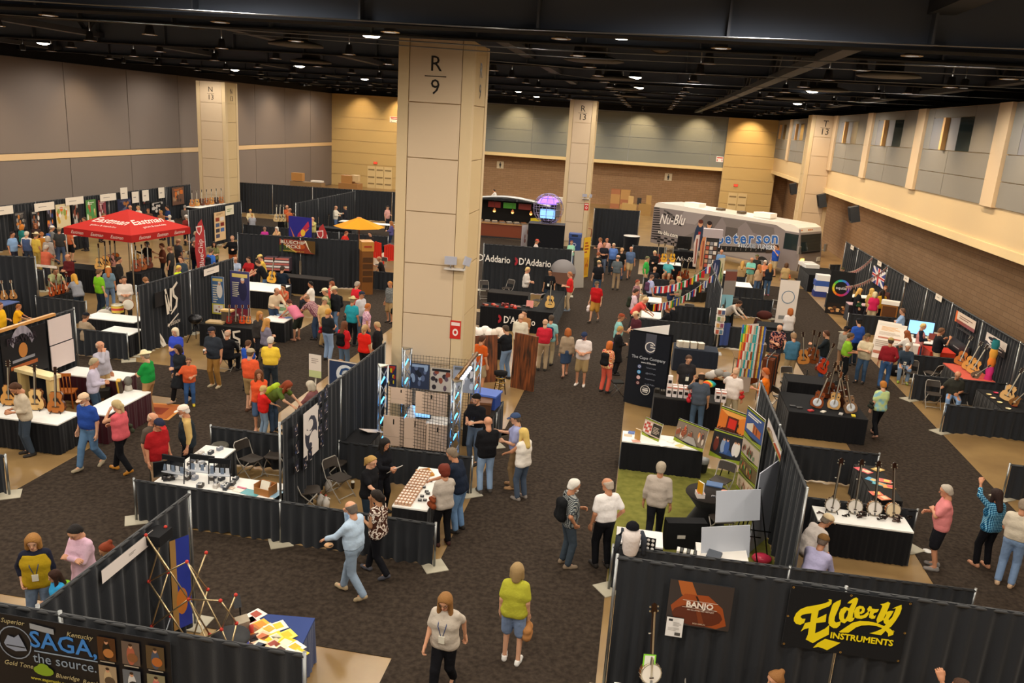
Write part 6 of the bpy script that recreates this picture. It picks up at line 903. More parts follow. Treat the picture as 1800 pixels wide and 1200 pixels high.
t=simple('food_bar','bar','long brown food bar counter under a curved canopy',0,0,0,[('counter','wood',lambda m:m.c_('7a3a20').box((0,0,.5),(5.6,.8,1.0))),('worktop','paint',lambda m:m.c_('a87a4a').box((0,0,1.02),(5.8,.95,.06))),('plinth','paint',lambda m:m.c_('1c1a1a').box((0,-.02,.06),(5.6,.84,.12))),('back_panel','matte',lambda m:m.c_('1c1a18').box((0,1.1,1.25),(5.6,.1,2.5))),('canopy','paint',lambda m:m.strip([[(-3.2+6.4*k/14,yy,2.35+.45*math.sin(PI*k/14)) for k in range(15)] for yy in(-.2,1.1)]).strip([[(-3.2+6.4*k/14,yy,2.42+.45*math.sin(PI*k/14)) for k in range(15)] for yy in(-.2,1.1)])),('post','metal',lambda m:[m.c_('3a3634').tube([(s*2.9,.6,1),(s*2.9,.6,2.5)],.03) for s in(-1,1)])],3,(-9.7,56.6,0))
for ch in t.children:
 if ch.name.startswith('canopy'):ch.data.materials[0]=MATS['wood']
for k in range(4):simple('heat_lamp','lamp','glowing heat lamp over the food bar',0,0,0,[('shade','paint',lambda m:m.c_('c87838').lathe([(.03,.2),(.12,.02)],n=10)),('bulb','amber_glow',lambda m:m.c_('ffd090').ball((0,0,0),.09,8,5)),('stem','metal',lambda m:m.c_('303030').tube([(0,0,.18),(0,0,.9)],.01))],0,(-11.7+1.3*k,56.5,1.85),'heat lamps over the food bar')
for k,c in enumerate(('8a3028','50a038','8a3a30')):simple('menu_panel','sign',('red menu panel','green menu panel','dark red menu panel')[k]+' under the food bar canopy',0,0,0,[('panel','print',lambda m:m.c_(c).box((0,0,.2),(.9,.04,.4)))],0,(-10.6+1.1*k,57.5,2.0))
for i in range(9):simple('food_pan','pan','steel food pan set out on the bar',0,0,0,[('pan','metal',lambda m:m.c_('b8b0a4').box((0,0,.06),(.4,.3,.12))),('food','paint',lambda m:m.c_(('c8b8a0','a86a38','e0d8c8')[i%3]).box((0,0,.125),(.34,.24,.03)))],5*i,(-11.9+.52*i,56.5,1.06),'food pans on the bar')
simple('recycling_bin','bin','tall blue recycling bin beside column R 13',1009,445,0,[('bin_body','paint',lambda m:m.c_('2c4478').box((0,0,.5),(.75,.7,1.0))),('hood','paint',lambda m:m.c_('3a5490').prism([(-.4,-.36),(.4,-.36),(.4,.36),(-.4,.36)],1.02,1.3)),('slot','paint',lambda m:m.c_('141820').box((0,-.37,1.18),(.4,.02,.1))),('emblem','print',lambda m:m.c_('c8ccd8').lathe([(.08,0),(.12,.001)],c=(0,-.36,.6),n=12,R=M3(0,PI/2)))],0)
simple('hand_cart','cart','platform hand cart with a red rail by the black freight drape',1040,425,0,[('deck','paint',lambda m:m.c_('8a7a60').box((0,0,.2),(1.2,.7,.06))),('handle','metal',lambda m:m.c_('8a2c28').tube([(-.6,-.3,.2),(-.6,-.3,1.0),(-.6,.3,1.0),(-.6,.3,.2)],.03)),('wheel','rubber',lambda m:[m.tube([(x,y-.03,.08),(x,y+.03,.08)],.08,10) for x in(-.45,.45) for y in(-.25,.25)])],60)
def cartons(label,u,v_,items,rz=0,loc=None):return simple('carton_stack','boxes',label,u,v_,0,[('carton','paint',(lambda c,d,h_:(lambda m:m.c_(h_).box(c,d)))(c,d,h_)) for c,d,h_ in items],rz,loc)
cartons('pallet stack of red-printed cartons at the back block wall',0,0,[((-.5+1.0*(k%2),0,.24+.48*(k//2)),(.95,.9,.48),'b88a50' if k%3 else 'a86a44') for k in range(8)],0,(-2.6,85.5,0));cartons('wooden crates and a black case on the freight floor',0,0,[((-.9,0,.5),(1.4,1.1,1.0),'b89458'),((.6,0,.55),(1.2,1.1,1.1),'a07c44'),((-.8,0,1.35),(.5,.6,.7),'c8a468'),((0,0,1.3),(.4,.5,.6),'2a2624'),((.9,.1,1.5),(.5,.6,.8),'b08a50')],0,(-.6,80.5,0));cartons('brown cartons piled against column R 13',0,0,[((-.4,0,.5),(.8,.8,1.0),'a87c48'),((.5,.1,.4),(.7,.8,.8),'b88a50'),((-.3,0,1.3),(.6,.6,.6),'b08448')],0,(-2.6,60.5,0));cartons('cartons and a white sack behind the food bar drape',0,0,[((0,0,.8),(1.4,1,1.6),'b08448'),((.2,0,1.8),(.9,.8,.35),'d8d0c4')],0,(-7.6,70,0));cartons('open brown cartons stacked behind the long back drape',0,0,[((0,0,1.2),(1.6,1.2,2.4),'9a6a34'),((-.2,0,2.7),(.9,.8,.6),'a87438'),((.4,0,2.8),(.6,.6,.5),'c8a878')],0,(-23.6,63.5,0));cartons('orange cartons and papers on the ledge behind the far drape',0,0,[((0,0,1.2),(2.6,.8,2.4),'8a6a44'),((-.8,0,2.75),(.9,.5,.6),'b07a3c'),((.8,0,2.5),(.9,.5,.12),'e0d4c4')],0,(-26.4,61.5,0));simple('blue_cart','cart','blue wrapped cart behind the food bar drape',0,0,0,[('cover','matte',lambda m:m.c_('3a4a7a').box((0,0,1.25),(1.8,1.0,2.5))),('wheel','rubber',lambda m:[m.tube([(x,-.3,.1),(x,.3,.1)],.1,10) for x in(-.7,.7)])],0,(-15.6,68,0))
for u,v_,lb in((1093,418,'round white-topped cocktail table with a black skirt by the drape corner'),(1108,441,'round white-topped cocktail table beside the man in shorts')):simple('cocktail_table','table',lb,u,v_,0,[('table_top','matte',lambda m:m.c_('ece4dc').lathe([(.001,1.05),(.55,1.05),(.56,1.02)],n=24)),('skirt','drapecloth',lambda m:m.c_('16161a').lathe([(.55,1.02),(.5,.5),(.52,.02)],n=24))])
# ---- motorhome
rv=thing('motorhome','large grey motorhome wrapped in band artwork and blue tuner lettering','motorhome',(.62,57.1,0),math.atan2(-7.0,8.3));L_,W_,H_=11.3,2.5,3.25
prof=[(0,.5),(0,2.95),(.12,3.15),(.35,3.25),(10.6,3.1),(11.0,2.95),(11.15,2.6),(L_,1.6),(L_+.05,.9),(L_,.45),(9.6,.45),(9.6,.55),(1.2,.55),(.6,.45)]
m=MB().c_('8f8580');m.prism(prof,0,W_);m.v=[(x,y_2,z) for x,z,y_2 in m.v];m.obj('body_shell','gloss',rv)
m=MB().c_('efe6da');m.prism([(.02,2.95),(.12,3.18),(.35,3.29),(10.6,3.14),(11.02,2.98),(11.1,2.72),(10.2,2.72),(9.5,2.98)],-.015,W_+.015);m.v=[(x,y_2,z) for x,z,y_2 in m.v];m.obj('roof_cap','gloss',rv)
m=MB().c_('0e1210');m.add([(11.16,.12,2.6),(11.16,W_-.12,2.6),(L_+.01,W_-.12,1.62),(L_+.01,.12,1.62)],[(0,3,2,1)]);m.obj('windshield','glass',rv);MB().c_('0e1210').b2((10.2,-.02,1.65),(11.1,0,2.6)).obj('side_window','glass',rv);MB().c_('1c1c1e').b2((L_+.0,.2,1.5),(L_+.06,W_-.2,1.6)).obj('wiper_cowl','paint',rv)
for x in(2.6,8.0):MB().c_('f2ece2').prism([(x-.6,.7),(x+.6,.7),(x+.5,1.6),(x-.5,1.6)],3.2,3.5).obj('air_conditioner','paint',rv)
for x in(4.6,6.2):MB().c_('5a4a34').box((x,1.2,3.3),(.4,.5,.15)).obj('roof_vent','paint',rv)
for x in(2.7,8.9):
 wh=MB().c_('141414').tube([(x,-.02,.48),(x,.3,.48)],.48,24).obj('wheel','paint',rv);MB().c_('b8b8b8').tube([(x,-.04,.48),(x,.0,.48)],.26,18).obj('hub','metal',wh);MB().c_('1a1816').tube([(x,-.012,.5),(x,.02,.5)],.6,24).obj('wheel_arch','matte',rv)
for y in(-.25,W_+.25):MB().c_('c8c4bc').box((L_+.1,y,1.75),(.12,.22,.45)).tube([(L_-.1,.1 if y<0 else W_-.1,1.6),(L_+.1,y,1.6)],.03).obj('mirror','metal',rv)
MB().c_('b8a898').b2((L_+.02,.1,.5),(L_+.12,W_-.1,.85)).obj('bumper','gloss',rv);MB().c_('ffd060').b2((L_+.05,.15,.95),(L_+.09,.5,1.2)).obj('headlight','amber_glow',rv);MB().c_('e0d8c8').b2((L_+.05,W_-.5,.95),(L_+.09,W_-.15,1.2)).obj('headlight','gloss',rv);[MB().c_('e08030').box((L_-.25+.0,y,2.85),(.06,.12,.06)).obj('marker_light','paint',rv) for y in(.3,1.05,1.25,1.45)]
P=Print(L_,2.5);U=lambda x:x/L_;V=lambda z:(z-.55)/2.5
P.r(0,0,.99,.95,'877c7a')
for pl,c in(([(2.6,3.0),(4.4,3.0),(3.6,2.2),(2.2,2.2)],'9a8f8c'),([(4.4,3.0),(5.6,2.95),(5.0,2.0),(3.8,2.4)],'6c625e'),([(5.6,2.95),(7.4,2.9),(6.4,2.0)],'7a706c'),([(2.2,1.0),(4.0,1.9),(4.4,.7),(2.4,.6)],'766c68'),([(4.6,.7),(6.4,1.6),(9.0,.9),(9.0,.6)],'9c928c'),([(7.4,2.9),(9.4,2.8),(9.6,2.0),(8.0,2.3)],'726864'),([(6.0,2.4),(6.9,2.4),(6.9,1.8),(6.0,1.8)],'5a524e'),([(9.4,2.4),(10.1,2.6),(10.1,.6),(9.3,.6)],'8a7e7a')):P.p([(U(x),V(z)) for x,z in pl],c)
for k in range(14):z=.75+.16*k;P.p([(U(.05),V(z)),(U(.9-.03*k),V(z+.05)),(U(.9-.03*k),V(z+.13)),(U(.05),V(z+.07))],'23201f')
for k in range(10):x=.9+.28*(k%5);z=2.75-.22*(k//5)-.12*(k%5);P.p([(U(x),V(z)),(U(x+.5),V(z-.12)),(U(x+.5),V(z+.0)),(U(x),V(z+.12))],'2a2625' if k%2 else '5a5452')
for k in range(24):x=.3+.3*(k%8);z=.62+.14*(k//8);((k+k//8)%2) and P.r(U(x),V(z),U(x+.28),V(z+.12),'201e1e')
P.p([(U(4.6),V(.6)),(U(9.2),V(1.25)),(U(9.2),V(1.5)),(U(4.4),V(1.0))],'181614').p([(U(9.1),V(1.2)),(U(9.9),V(1.35)),(U(9.8),V(1.75)),(U(9.1),V(1.55))],'3a2c20').p([(U(9.6),V(1.55)),(U(10.0),V(1.5)),(U(9.95),V(1.75)),(U(9.6),V(1.8))],'b8763c')
for k in range(12):x=4.8+.36*k;P.r(U(x),V(.72+.05*k),U(x+.02),V(1.0+.035*k),'b8b0a8')
for x,c,hr,c2 in((4.05,'26344c','5a2a1c','a83028'),(4.75,'2c4254','2a1c18','2c4254')):P.man(U(x),V(.6),V(2.6),c,hr,'c8906c',asp=1.05);P.r(U(x-.08),V(.8),U(x+.1),V(1.8),c2)
P.done('livery',rv,(L_/2,-.012,.55))
text('Nu-Blu',rv,.95,'f0e8e0',(1.65,-.05,2.25),(PI/2,-.1,0),shear=.4,bold=.01,width=2.2);text('nu-blu.com',rv,.42,'1c1816',(1.5,-.05,1.3),(PI/2,.05,0),bold=.06,width=1.75);text('nu-blu.com',rv,.42,'f4ece0',(1.5,-.07,1.3),(PI/2,.05,0),bold=.02,width=1.7)
for k,ch in enumerate('peterson'):text(ch,rv,.95,'e8e8ec',(5.75+.55*k,-.05,1.58+.085*k),(PI/2,-.08,0),bold=.06);text(ch,rv,.95,'2c62a8',(5.75+.55*k,-.065,1.58+.085*k),(PI/2,-.08,0),bold=.025)
text('STROBE TUNERS',rv,.36,'f0f0f0',(8.4,-.05,1.5),(PI/2,-.08,0),bold=.05,width=2.6);text('STROBE TUNERS',rv,.36,'24456c',(8.4,-.06,1.5),(PI/2,-.08,0),bold=.0,width=2.45);text('VIP',rv,.35,'d8d0c8',(9.75,-.05,.75),(PI/2,-.05,0))
# booths in front of the motorhome
t=table('black table with white script in front of the motorhome',2.0,50.2,3.4,51.0,1.0,'18181a');text('Nu-Blu',t,.4,'e0d8d0',(.05,-.45,.55),shear=.4);simple('monitor','monitor','black monitor on the table in front of the motorhome',0,0,0,[('screen','gloss',lambda m:m.c_('141416').box((0,0,.5),(.85,.06,.75))),('foot','paint',lambda m:m.c_('2a2a2a').box((0,.05,.04),(.5,.3,.08)))],0,(2.6,50.6,1.01))
for u,v_,c,lb in((1222,478,'d8c8c0','pale narrow feather banner by the strobe booth'),(1233,483,'c88a60','orange streaked narrow feather banner by the strobe booth')):simple('feather_banner','flag',lb,u,v_,0,[('sail','matte',lambda m:m.c_(c).poly([(0,0,.3),(0,0,2.25),(-.2,0,2.2),(-.28,0,1.7),(-.2,0,.33)])),('pole','metal',lambda m:m.c_('a8a8a8').tube([(.01,0,0),(.01,0,2.25)],.015)),('stripe','print',lambda m:m.c_('9a4a38').poly([(-.06,-.01,.5),(-.08,-.01,2.0),(-.16,-.01,2.0),(-.13,-.01,.5)]))],12)
simple('merch_tower','rack','tall merchandise tower of cards in front of the motorhome',1244,480,0,[('tower','paint',lambda m:m.c_('2a2828').box((0,0,1.1),(.8,.5,2.2))),('card','print',lambda m:[m.c_(c).box((-.22+.22*(k%3),-.26,.5+.26*(k//3)),(.18,.02,.2)) for k,c in enumerate(('b85a48','d8d0c8','6a4a3a','c8a080','8a8a90','e0d8d0')*3)]),('header','print',lambda m:m.c_('b0a4a8').box((0,-.1,2.4),(1.1,.5,.5)))])
table('white-topped table with three yellow guitars near the motorhome',.6,45.4,2.3,46.4,.89);
for i,(u,v_,c) in enumerate(((1155,462,'8a3418'),(1166,461,'d8a030'),(1181,461,'d8a02c'))):instr('guitar',c,'5a2c10',u,v_,.9,('red-brown guitar in the row before the motorhome','yellow guitar in the row before the motorhome','second yellow guitar in the row before the motorhome')[i],10,6)
for u,v_,lb in((1168,490,'red-brown cello-like guitar among the seated players'),(1180,490,'dark guitar leaning among the seated players'),(1193,492,'brown instrument propped by the flag strings'),(1204,490,'long-necked instrument propped by the flag strings')):instr('guitar','7a3418','3a180a',u,v_,.1,lb,20,10,10)
table('white-topped table inside the bunting booth',.55,35.4,1.15,36.5);table('white-topped table where the pink-shirted man signs',.3,32.2,1.1,33.4);table('white table with a green leaflet stand',4.5,41.2,5.7,42.6);table('white table with cards behind the group at the strobe booth',4.3,45.0,5.6,45.8);table('white-topped table with a small blue poster and a mandolin',3.45,34.9,4.2,36.6);table('dark low table with a white ring poster behind it',5.0,32.6,6.0,33.6,.75,'1a1a1c')
board('ring_banner','banner','white roll-up banner with a thin blue ring',G(1378,570,.05),.85,2.0,6,lambda P:[P.r(0,0,1,1,'e6ddd6')]+[P.p([(.5+r*math.cos(a),.62+r*.43*math.sin(a)) for r,a in((.3,2*PI*k/20),(.34,2*PI*k/20),(.34,2*PI*(k+1)/20),(.3,2*PI*(k+1)/20))],'5a7a94') for k in range(20)]+[P.r(.15,.12,.5,.2,'8a8a8a')]);board('blue_poster','poster','pale blue poster with a dark tree shape',G(1272,555,.76),.6,.9,15,lambda P:P.r(0,0,1,1,'8ac0d0').p([(.4,0),(.5,0),(.55,.6),(.45,.9)],'3a4a4a'))
instr('mandolin','c08a48','5a3418',1270,565,.77,'blonde mandolin on the table by the pale blue poster',30,10)
for u,v_,c,lb in((1249,545,['30406a','8a94b8','b8b0c8'],'tall blue patterned feather banner by the spine pole'),(1258,540,['d8d0b0','6a9a4a','30302a'],'cream and green feather banner by the spine pole')):board('feather_banner','flag',lb,G(u,v_,.3),.5,2.3,50,lambda P:P.photo(0,0,1,1,c,5,14),th=.01)
board('grey_banner','banner','grey and brown roll-up banner behind the spine pole',G(1278,538,0),.6,1.8,20,lambda P:P.r(0,0,1,1,'8a8480').r(.0,.7,1,.95,'7a4a40'),th=.015)
simple('gear_pile','bag','pile of dark gear cases on the floor behind the low drape',1222,530,0,[('case','matte',lambda m:[m.c_('26231f').box((.3*k-.3,.1*k,.25),(.5,.4,.5),M3(.4*k)) for k in range(3)])]);simple('guitar_gigbag','case','dark brown padded gig bag held by the leaning man',1340,578,0,[('bag','matte',lambda m:m.c_('4a2420').ball((0,0,.62),(.34,.2,.2))),('neck_sleeve','matte',lambda m:m.c_('301612').tube([(-.2,0,.4),(-.35,0,.02)],[.16,.1],10))])
# ================================================================ people: signed-distance bodies meshed with surface nets
def snet(F,org,v):
 s=F<0;nx,ny,nz=F.shape
 c=np.zeros((nx-1,ny-1,nz-1),np.int8);offs=[(i,j,k) for i in(0,1) for j in(0,1) for k in(0,1)]
 for i,j,k in offs:c+=s[i:nx-1+i,j:ny-1+j,k:nz-1+k]
 act=np.argwhere((c>0)&(c<8))
 if len(act)==0:return np.zeros((0,3)),np.zeros((0,4),int)
 val=[F[act[:,0]+i,act[:,1]+j,act[:,2]+k] for i,j,k in offs];acc=np.zeros((len(act),3));cnt=np.zeros(len(act))
 for a in range(8):
  for b in range(a+1,8):
   oa,ob=np.array(offs[a]),np.array(offs[b])
   if abs(oa-ob).sum()!=1:continue
   x,y=val[a],val[b];m_=(x<0)!=(y<0);t=np.where(m_,x/np.where(m_,x-y,1),0)
   acc+=np.where(m_[:,None],oa+(ob-oa)*t[:,None],0);cnt+=m_
 P=(act+acc/cnt[:,None])*v+org
 idx=np.full(c.shape,-1,np.int32);idx[tuple(act.T)]=np.arange(len(act));Q=[]
 for ax in range(3):
  sl0=[slice(None)]*3;sl1=[slice(None)]*3;sl0[ax]=slice(0,-1);sl1[ax]=slice(1,None)
  e=np.argwhere(s[tuple(sl0)]!=s[tuple(sl1)]);u,w_=(ax+1)%3,(ax+2)%3
  ok=(e[:,u]>0)&(e[:,w_]>0)&(e[:,u]<F.shape[u]-1)&(e[:,w_]<F.shape[w_]-1);e=e[ok]
  du=np.zeros(3,int);du[u]=1;dw=np.zeros(3,int);dw[w_]=1
  q=np.stack([idx[tuple((e-du-dw).T)],idx[tuple((e-dw).T)],idx[tuple(e.T)],idx[tuple((e-du).T)]],1)
  ins=s[tuple(e.T)];q[~ins]=q[~ins][:,::-1];Q.append(q)
 return P,np.concatenate(Q)
def sdf(prims,v,k=.035,clip=None,pad=.02,cut=None):
# prims: (a, b, ra, rb[, kk]) ; clip: list of (point, normal) half-spaces kept where n.(p-c)<0
 A=np.array([p[0] for p in prims],float);B=np.array([p[1] for p in prims],float);Rm=np.array([max(p[2],p[3]) for p in prims])
 lo=np.minimum(A,B)-Rm[:,None]-pad-2*v;hi=np.maximum(A,B)+Rm[:,None]+pad+2*v;org=lo.min(0);n=np.ceil((hi.max(0)-org)/v).astype(int)+1
 F=np.full(n,1.0,np.float32)
 for i,p in enumerate(prims):
  kk=p[4] if len(p)>4 else k;ra,rb=p[2],p[3]
  i0=np.maximum(((lo[i]-kk-org)/v).astype(int),0);i1=np.minimum(np.ceil((hi[i]+kk-org)/v).astype(int)+1,n)
  g=[org[d]+v*np.arange(i0[d],i1[d]) for d in range(3)];X,Y,Z=np.meshgrid(*g,indexing='ij',sparse=True)
  ab=B[i]-A[i];L2=max(ab@ab,1e-9);t=np.clip(((X-A[i][0])*ab[0]+(Y-A[i][1])*ab[1]+(Z-A[i][2])*ab[2])/L2,0,1)
  d=np.sqrt((X-A[i][0]-t*ab[0])**2+(Y-A[i][1]-t*ab[1])**2+(Z-A[i][2]-t*ab[2])**2)-(ra+(rb-ra)*t)
  sub=F[i0[0]:i1[0],i0[1]:i1[1],i0[2]:i1[2]];h=np.clip(.5+.5*(sub-d)/kk,0,1);sub[...]=sub+(d-sub)*h-kk*h*(1-h)
 if clip:
  X,Y,Z=np.meshgrid(*[org[d]+v*np.arange(n[d]) for d in range(3)],indexing='ij',sparse=True)
  for c,nn in clip:F=np.maximum(F,(X-c[0])*nn[0]+(Y-c[1])*nn[1]+(Z-c[2])*nn[2])
 if cut:
  a,b,r=np.array(cut[0]),np.array(cut[1]),cut[2];X,Y,Z=np.meshgrid(*[org[d]+v*np.arange(n[d]) for d in range(3)],indexing='ij',sparse=True);ab=b-a
  t=np.clip(((X-a[0])*ab[0]+(Y-a[1])*ab[1]+(Z-a[2])*ab[2])/(ab@ab),0,1);F=np.maximum(F,r-np.sqrt((X-a[0]-t*ab[0])**2+(Y-a[1]-t*ab[1])**2+(Z-a[2]-t*ab[2])**2))
 return snet(F,org,v)
def npmesh(name,P,Q,mats,mi=None,tris=None):
 me=bpy.data.meshes.new(name);me.vertices.add(len(P));me.vertices.foreach_set('co',np.asarray(P,np.float32).ravel())
 Q=np.asarray(Q);me.loops.add(Q.size);me.loops.foreach_set('vertex_index',Q.ravel().astype(np.int32));me.polygons.add(len(Q))
 me.polygons.foreach_set('loop_start',np.arange(0,Q.size,4,dtype=np.int32));me.polygons.foreach_set('use_smooth',np.ones(len(Q),bool))
 for m_ in mats:me.materials.append(MATS[m_])
 if mi is not None:me.polygons.foreach_set('material_index',np.asarray(mi,np.int32))
 me.update(calc_edges=True);return me
def ballq(c,r,n=8,m=5):
 P=[];Q=[]
 for j in range(m+1):
  t=-PI/2+PI*j/m
  for k in range(n):P.append((c[0]+r[0]*math.cos(t)*math.cos(2*PI*k/n),c[1]+r[1]*math.cos(t)*math.sin(2*PI*k/n),c[2]+r[2]*math.sin(t)))
 for j in range(m):Q+=[(j*n+k,j*n+(k+1)%n,(j+1)*n+(k+1)%n,(j+1)*n+k) for k in range(n)]
 return np.array(P),np.array(Q)
HEADP=[((0,-.022,.035),(0,.014,.037),.078,.077),((0,.026,.0),(0,.046,-.058),.066,.044,.03),((0,.055,-.082),(0,.06,-.085),.026,.025,.03),((0,.088,.016),(0,.108,-.02),.009,.014,.012),((-.04,.076,.036),(.04,.076,.036),.013,.013,.02),((.076,-.012,.014),(.079,-.018,-.02),.015,.011,.008),((-.076,-.012,.014),(-.079,-.018,-.02),.015,.011,.008),((0,-.012,-.04),(0,-.03,-.15),.054,.056,.03)]
def headmesh(v):
 P,Q=sdf(HEADP,v,.03);Ps,Qs,mi=[P],[Q],[np.zeros(len(Q))];n=len(P)
 def ad(c,r,m_):
  nonlocal n
  p,q=ballq(c,r,*((8,5) if v<.012 else(5,3)));Ps.append(p);Qs.append(q+n);mi.append(np.full(len(q),m_));n+=len(p)
 for s in(-1,1):
  ad((s*.031,.083,.012),(.014,.009,.008),1);ad((s*.031,.0905,.012),(.007,.004,.007),2);ad((s*.033,.09,.034),(.021,.007,.005),4)
 ad((0,.089,-.05),(.024,.01,.009),3)
 return np.concatenate(Ps),np.concatenate(Qs),np.concatenate(mi)
HEADS={1:headmesh(.011),0:headmesh(.02)}
def handmesh(v,curl):
 pr=[];rad=.0115 if v>.009 else.0095
 for i,(x,L) in enumerate(((.031,.07),(.0105,.078),(-.0105,.073),(-.031,.057))):
  kx=x*1.15;pr.append(((x*.7,0,.005),(kx,0,.085),.016,.014,.014));p=np.array((kx,0,.085));a=curl*.5;dx=x*.9
  for sgm,r in((.42,rad+.001),(.32,rad),(.26,rad-.001)):
   q=p+L*sgm*np.array((dx,math.sin(a),math.cos(a)));pr.append((p,q,r,r,.004));p=q;a+=curl
 pr+=[((.018,.004,.02),(.048,.012,.055),.016,.0115,.012),((.048,.012,.055),(.056,.026,.088),.0115,.0095,.006),((0,0,-.03),(0,0,.02),.024,.022,.02)]
 return sdf(pr,v,.01)
HANDS={(1,0):handmesh(.0078,.35),(1,1):handmesh(.0078,.85),(0,0):handmesh(.013,.35),(0,1):handmesh(.013,.85)}
CR=[((0,-.022,.035),(0,.014,.037),.078,.077)]
def grow(pr,d):return[(a,b,ra+d,rb+d,*r) for a,b,ra,rb,*r in pr]
FACEP=((0,.055,.066),(0,.78,-.62))
CUT=((0,.094,.008),(0,.12,-.14),.068)
def hm(pr,v,clip,k=.02,mat='hair',nm='hair',cut=None):P,Q=sdf(pr,v,k,clip,cut=cut);return npmesh(nm,P,Q,[mat])
SIDE=[((.0,-.03,.0),(0,-.045,-.03),.074,.066)]
HAIR={}
def hairmesh(st,lod):
 key=(st,lod)
 if key in HAIR:return HAIR[key]
 v=.012 if lod else.021;base=grow(CR,.013)+grow(SIDE,.01);nape=((0,0,-.065),(0,0,-1))
 if st=='s':m_=hm(base,v,[FACEP,nape])
 elif st=='b':m_=hm(grow(base,-.003),v,[FACEP,nape,((0,0,.052),(0,.25,.97))])
 elif st=='r':m_=hm(grow(base,.02)+[((s*.05,-.02,.06+.03*j),(s*.06,-.03,.02),.055,.05) for s in(-1,1) for j in(0,1)],v,[((0,.06,.075),(0,.8,-.6)),((0,0,-.1),(0,0,-1))])
 elif st=='o':m_=hm(grow(base,.004)+[((s*.066,-.012,.03),(s*.076,.004,-.1),.044,.04) for s in(-1,1)]+[((0,-.05,0),(0,-.06,-.1),.075,.07)],v,[],cut=CUT)
 elif st=='l':m_=hm(grow(base,.004)+[((s*.064,-.005,.03),(s*.085,.05,-.19),.042,.036) for s in(-1,1)]+[((0,-.05,0),(0,-.085,-.27),.072,.06)],v,[],cut=CUT)
 elif st=='p':m_=hm(base+[((0,-.1,.03),(0,-.135,-.01),.03,.034),((0,-.135,-.01),(0,-.12,-.2),.036,.02)],v,[FACEP])
 elif st=='u':m_=hm(base+[((0,-.09,.075),(0,-.105,.085),.04,.04)],v,[FACEP,nape])
 elif st=='cap':
  m_=hm(grow(CR,.018),v,[((0,0,.042),(0,.18,-.98))],.02,'cloth','cap')
 elif st=='visor':m_=hm([((-.028,.07,.046),(-.03,.135,.032),.03,.03),((.028,.07,.046),(.03,.135,.032),.03,.03),((0,.07,.05),(0,.15,.036),.035,.035)],v*.7,[((0,.1,.043),(0,.15,.98)),((0,.1,.031),(0,-.15,-.98))],.01,'cloth','brim')
 elif st=='hat':m_=hm(grow(CR,.017)+[((0,-.02,.1),(0,.01,.1),.066,.066)],v,[((0,0,.045),(0,.05,-1)),((0,0,.165),(0,0,1))],.02,'cloth','crown')
 elif st=='hatbrim':
  pts=MB();rows=[[((r*.82)*math.cos(a),-.004+r*math.sin(a),.052+(.03 if j==2 else 0)*abs(math.cos(a))**2) for a in[2*PI*k/24 for k in range(25)]] for j,r in enumerate((.09,.13,.175))]
  rows+=[[(x,y,z+.007) for x,y,z in r] for r in reversed(rows)];rows.append(rows[0]);m0=MB();m0.strip(rows);m_=npmesh('brim',np.array(m0.v),np.array(m0.f),['cloth'])
 elif st=='k':m_=hm(grow(CR,.02),v,[((0,0,.04),(0,.3,-.95))],.02,'cloth','beanie')
 elif st=='beard':m_=hm([((-.055,.03,-.03),(0,.075,-.07),.022,.03),((.055,.03,-.03),(0,.075,-.07),.022,.03),((0,.07,-.08),(0,.07,-.11),.034,.026)],v,[((0,0,-.038),(0,.3,1))],.02,'hair','beard')
 elif st=='glasses':
  g=MB()
  for s in(-1,1):
   g.tube([(s*.033+.02*math.cos(a),.104,.012+.015*math.sin(a)) for a in[2*PI*k/10 for k in range(11)]],.0022,5,False);g.tube([(s*.054,.102,.016),(s*.082,-.01,.014)],.0022,5,False)
  g.tube([(-.013,.106,.016),(.013,.106,.016)],.0022,5,False);g.c=[lin('2a2420')]*len(g.f);m_=g.mesh('glasses','gloss')
 HAIR[key]=m_;return m_
SHOE={}
def shoemesh(lod):
 if lod not in SHOE:
  P,Q=sdf([((0,-.05,.035),(0,.06,.034),.04,.042),((0,.06,.03),(.005,.165,.026),.046,.038),((0,-.04,.05),(0,-.03,.1),.036,.04)],.014 if lod else.024,.03,[((0,0,.002),(0,0,-1)),((0,0,.095),(0,0,1))]);SHOE[lod]=npmesh('shoe',P,Q,['rubber'])
 return SHOE[lod]
def ik(a,t,l1,l2,hint):
 a,t,hint=Vector(a),Vector(t),Vector(hint);d=t-a;L=d.length
 if L>(l1+l2)*.995:t=a+d*((l1+l2)*.995/L);d=t-a;L=d.length
 L=max(L,abs(l1-l2)+.02);dn=d.normalized();x=(l1*l1-l2*l2+L*L)/(2*L);h=math.sqrt(max(l1*l1-x*x,0));p=(hint-dn*hint.dot(dn)).normalized()
 return a+dn*x+p*h,t
ARM={'d':((.075,.03,-.52),(.25,-1,0)),'p':((.045,.02,-.44),(.6,-1,0)),'f':((-.09,.27,-.27),(.5,-.7,-.5)),'c':((-.23,.2,-.2),(1,.1,-.6)),'u':((-.09,.2,.1),(.5,.3,-1)),'t':((.0,.4,-.33),(.6,-.5,-.4)),'h':((.05,.0,-.36),(1,-.5,0)),'b':((-.13,-.17,-.36),(.9,-.5,0)),'r':((.1,.22,.42),(1,-.2,-.4)),'o':((.0,.42,-.14),(.6,-.3,-1)),'k':((-.02,.38,-.36),(.8,-.2,0)),'g':((.2,.3,-.12),(.6,.2,-1)),'w':((.08,.2,-.46),(.2,-1,0)),'v':((.08,-.2,-.46),(.2,-1,0)),'s':((-.14,.24,-.34),(.9,-.2,-.3)),'x':((.0,.3,.02),(.7,.2,-1)),'l':((.0,.2,-.38),(.5,-1,0))}
NP=[0];HS=1.07
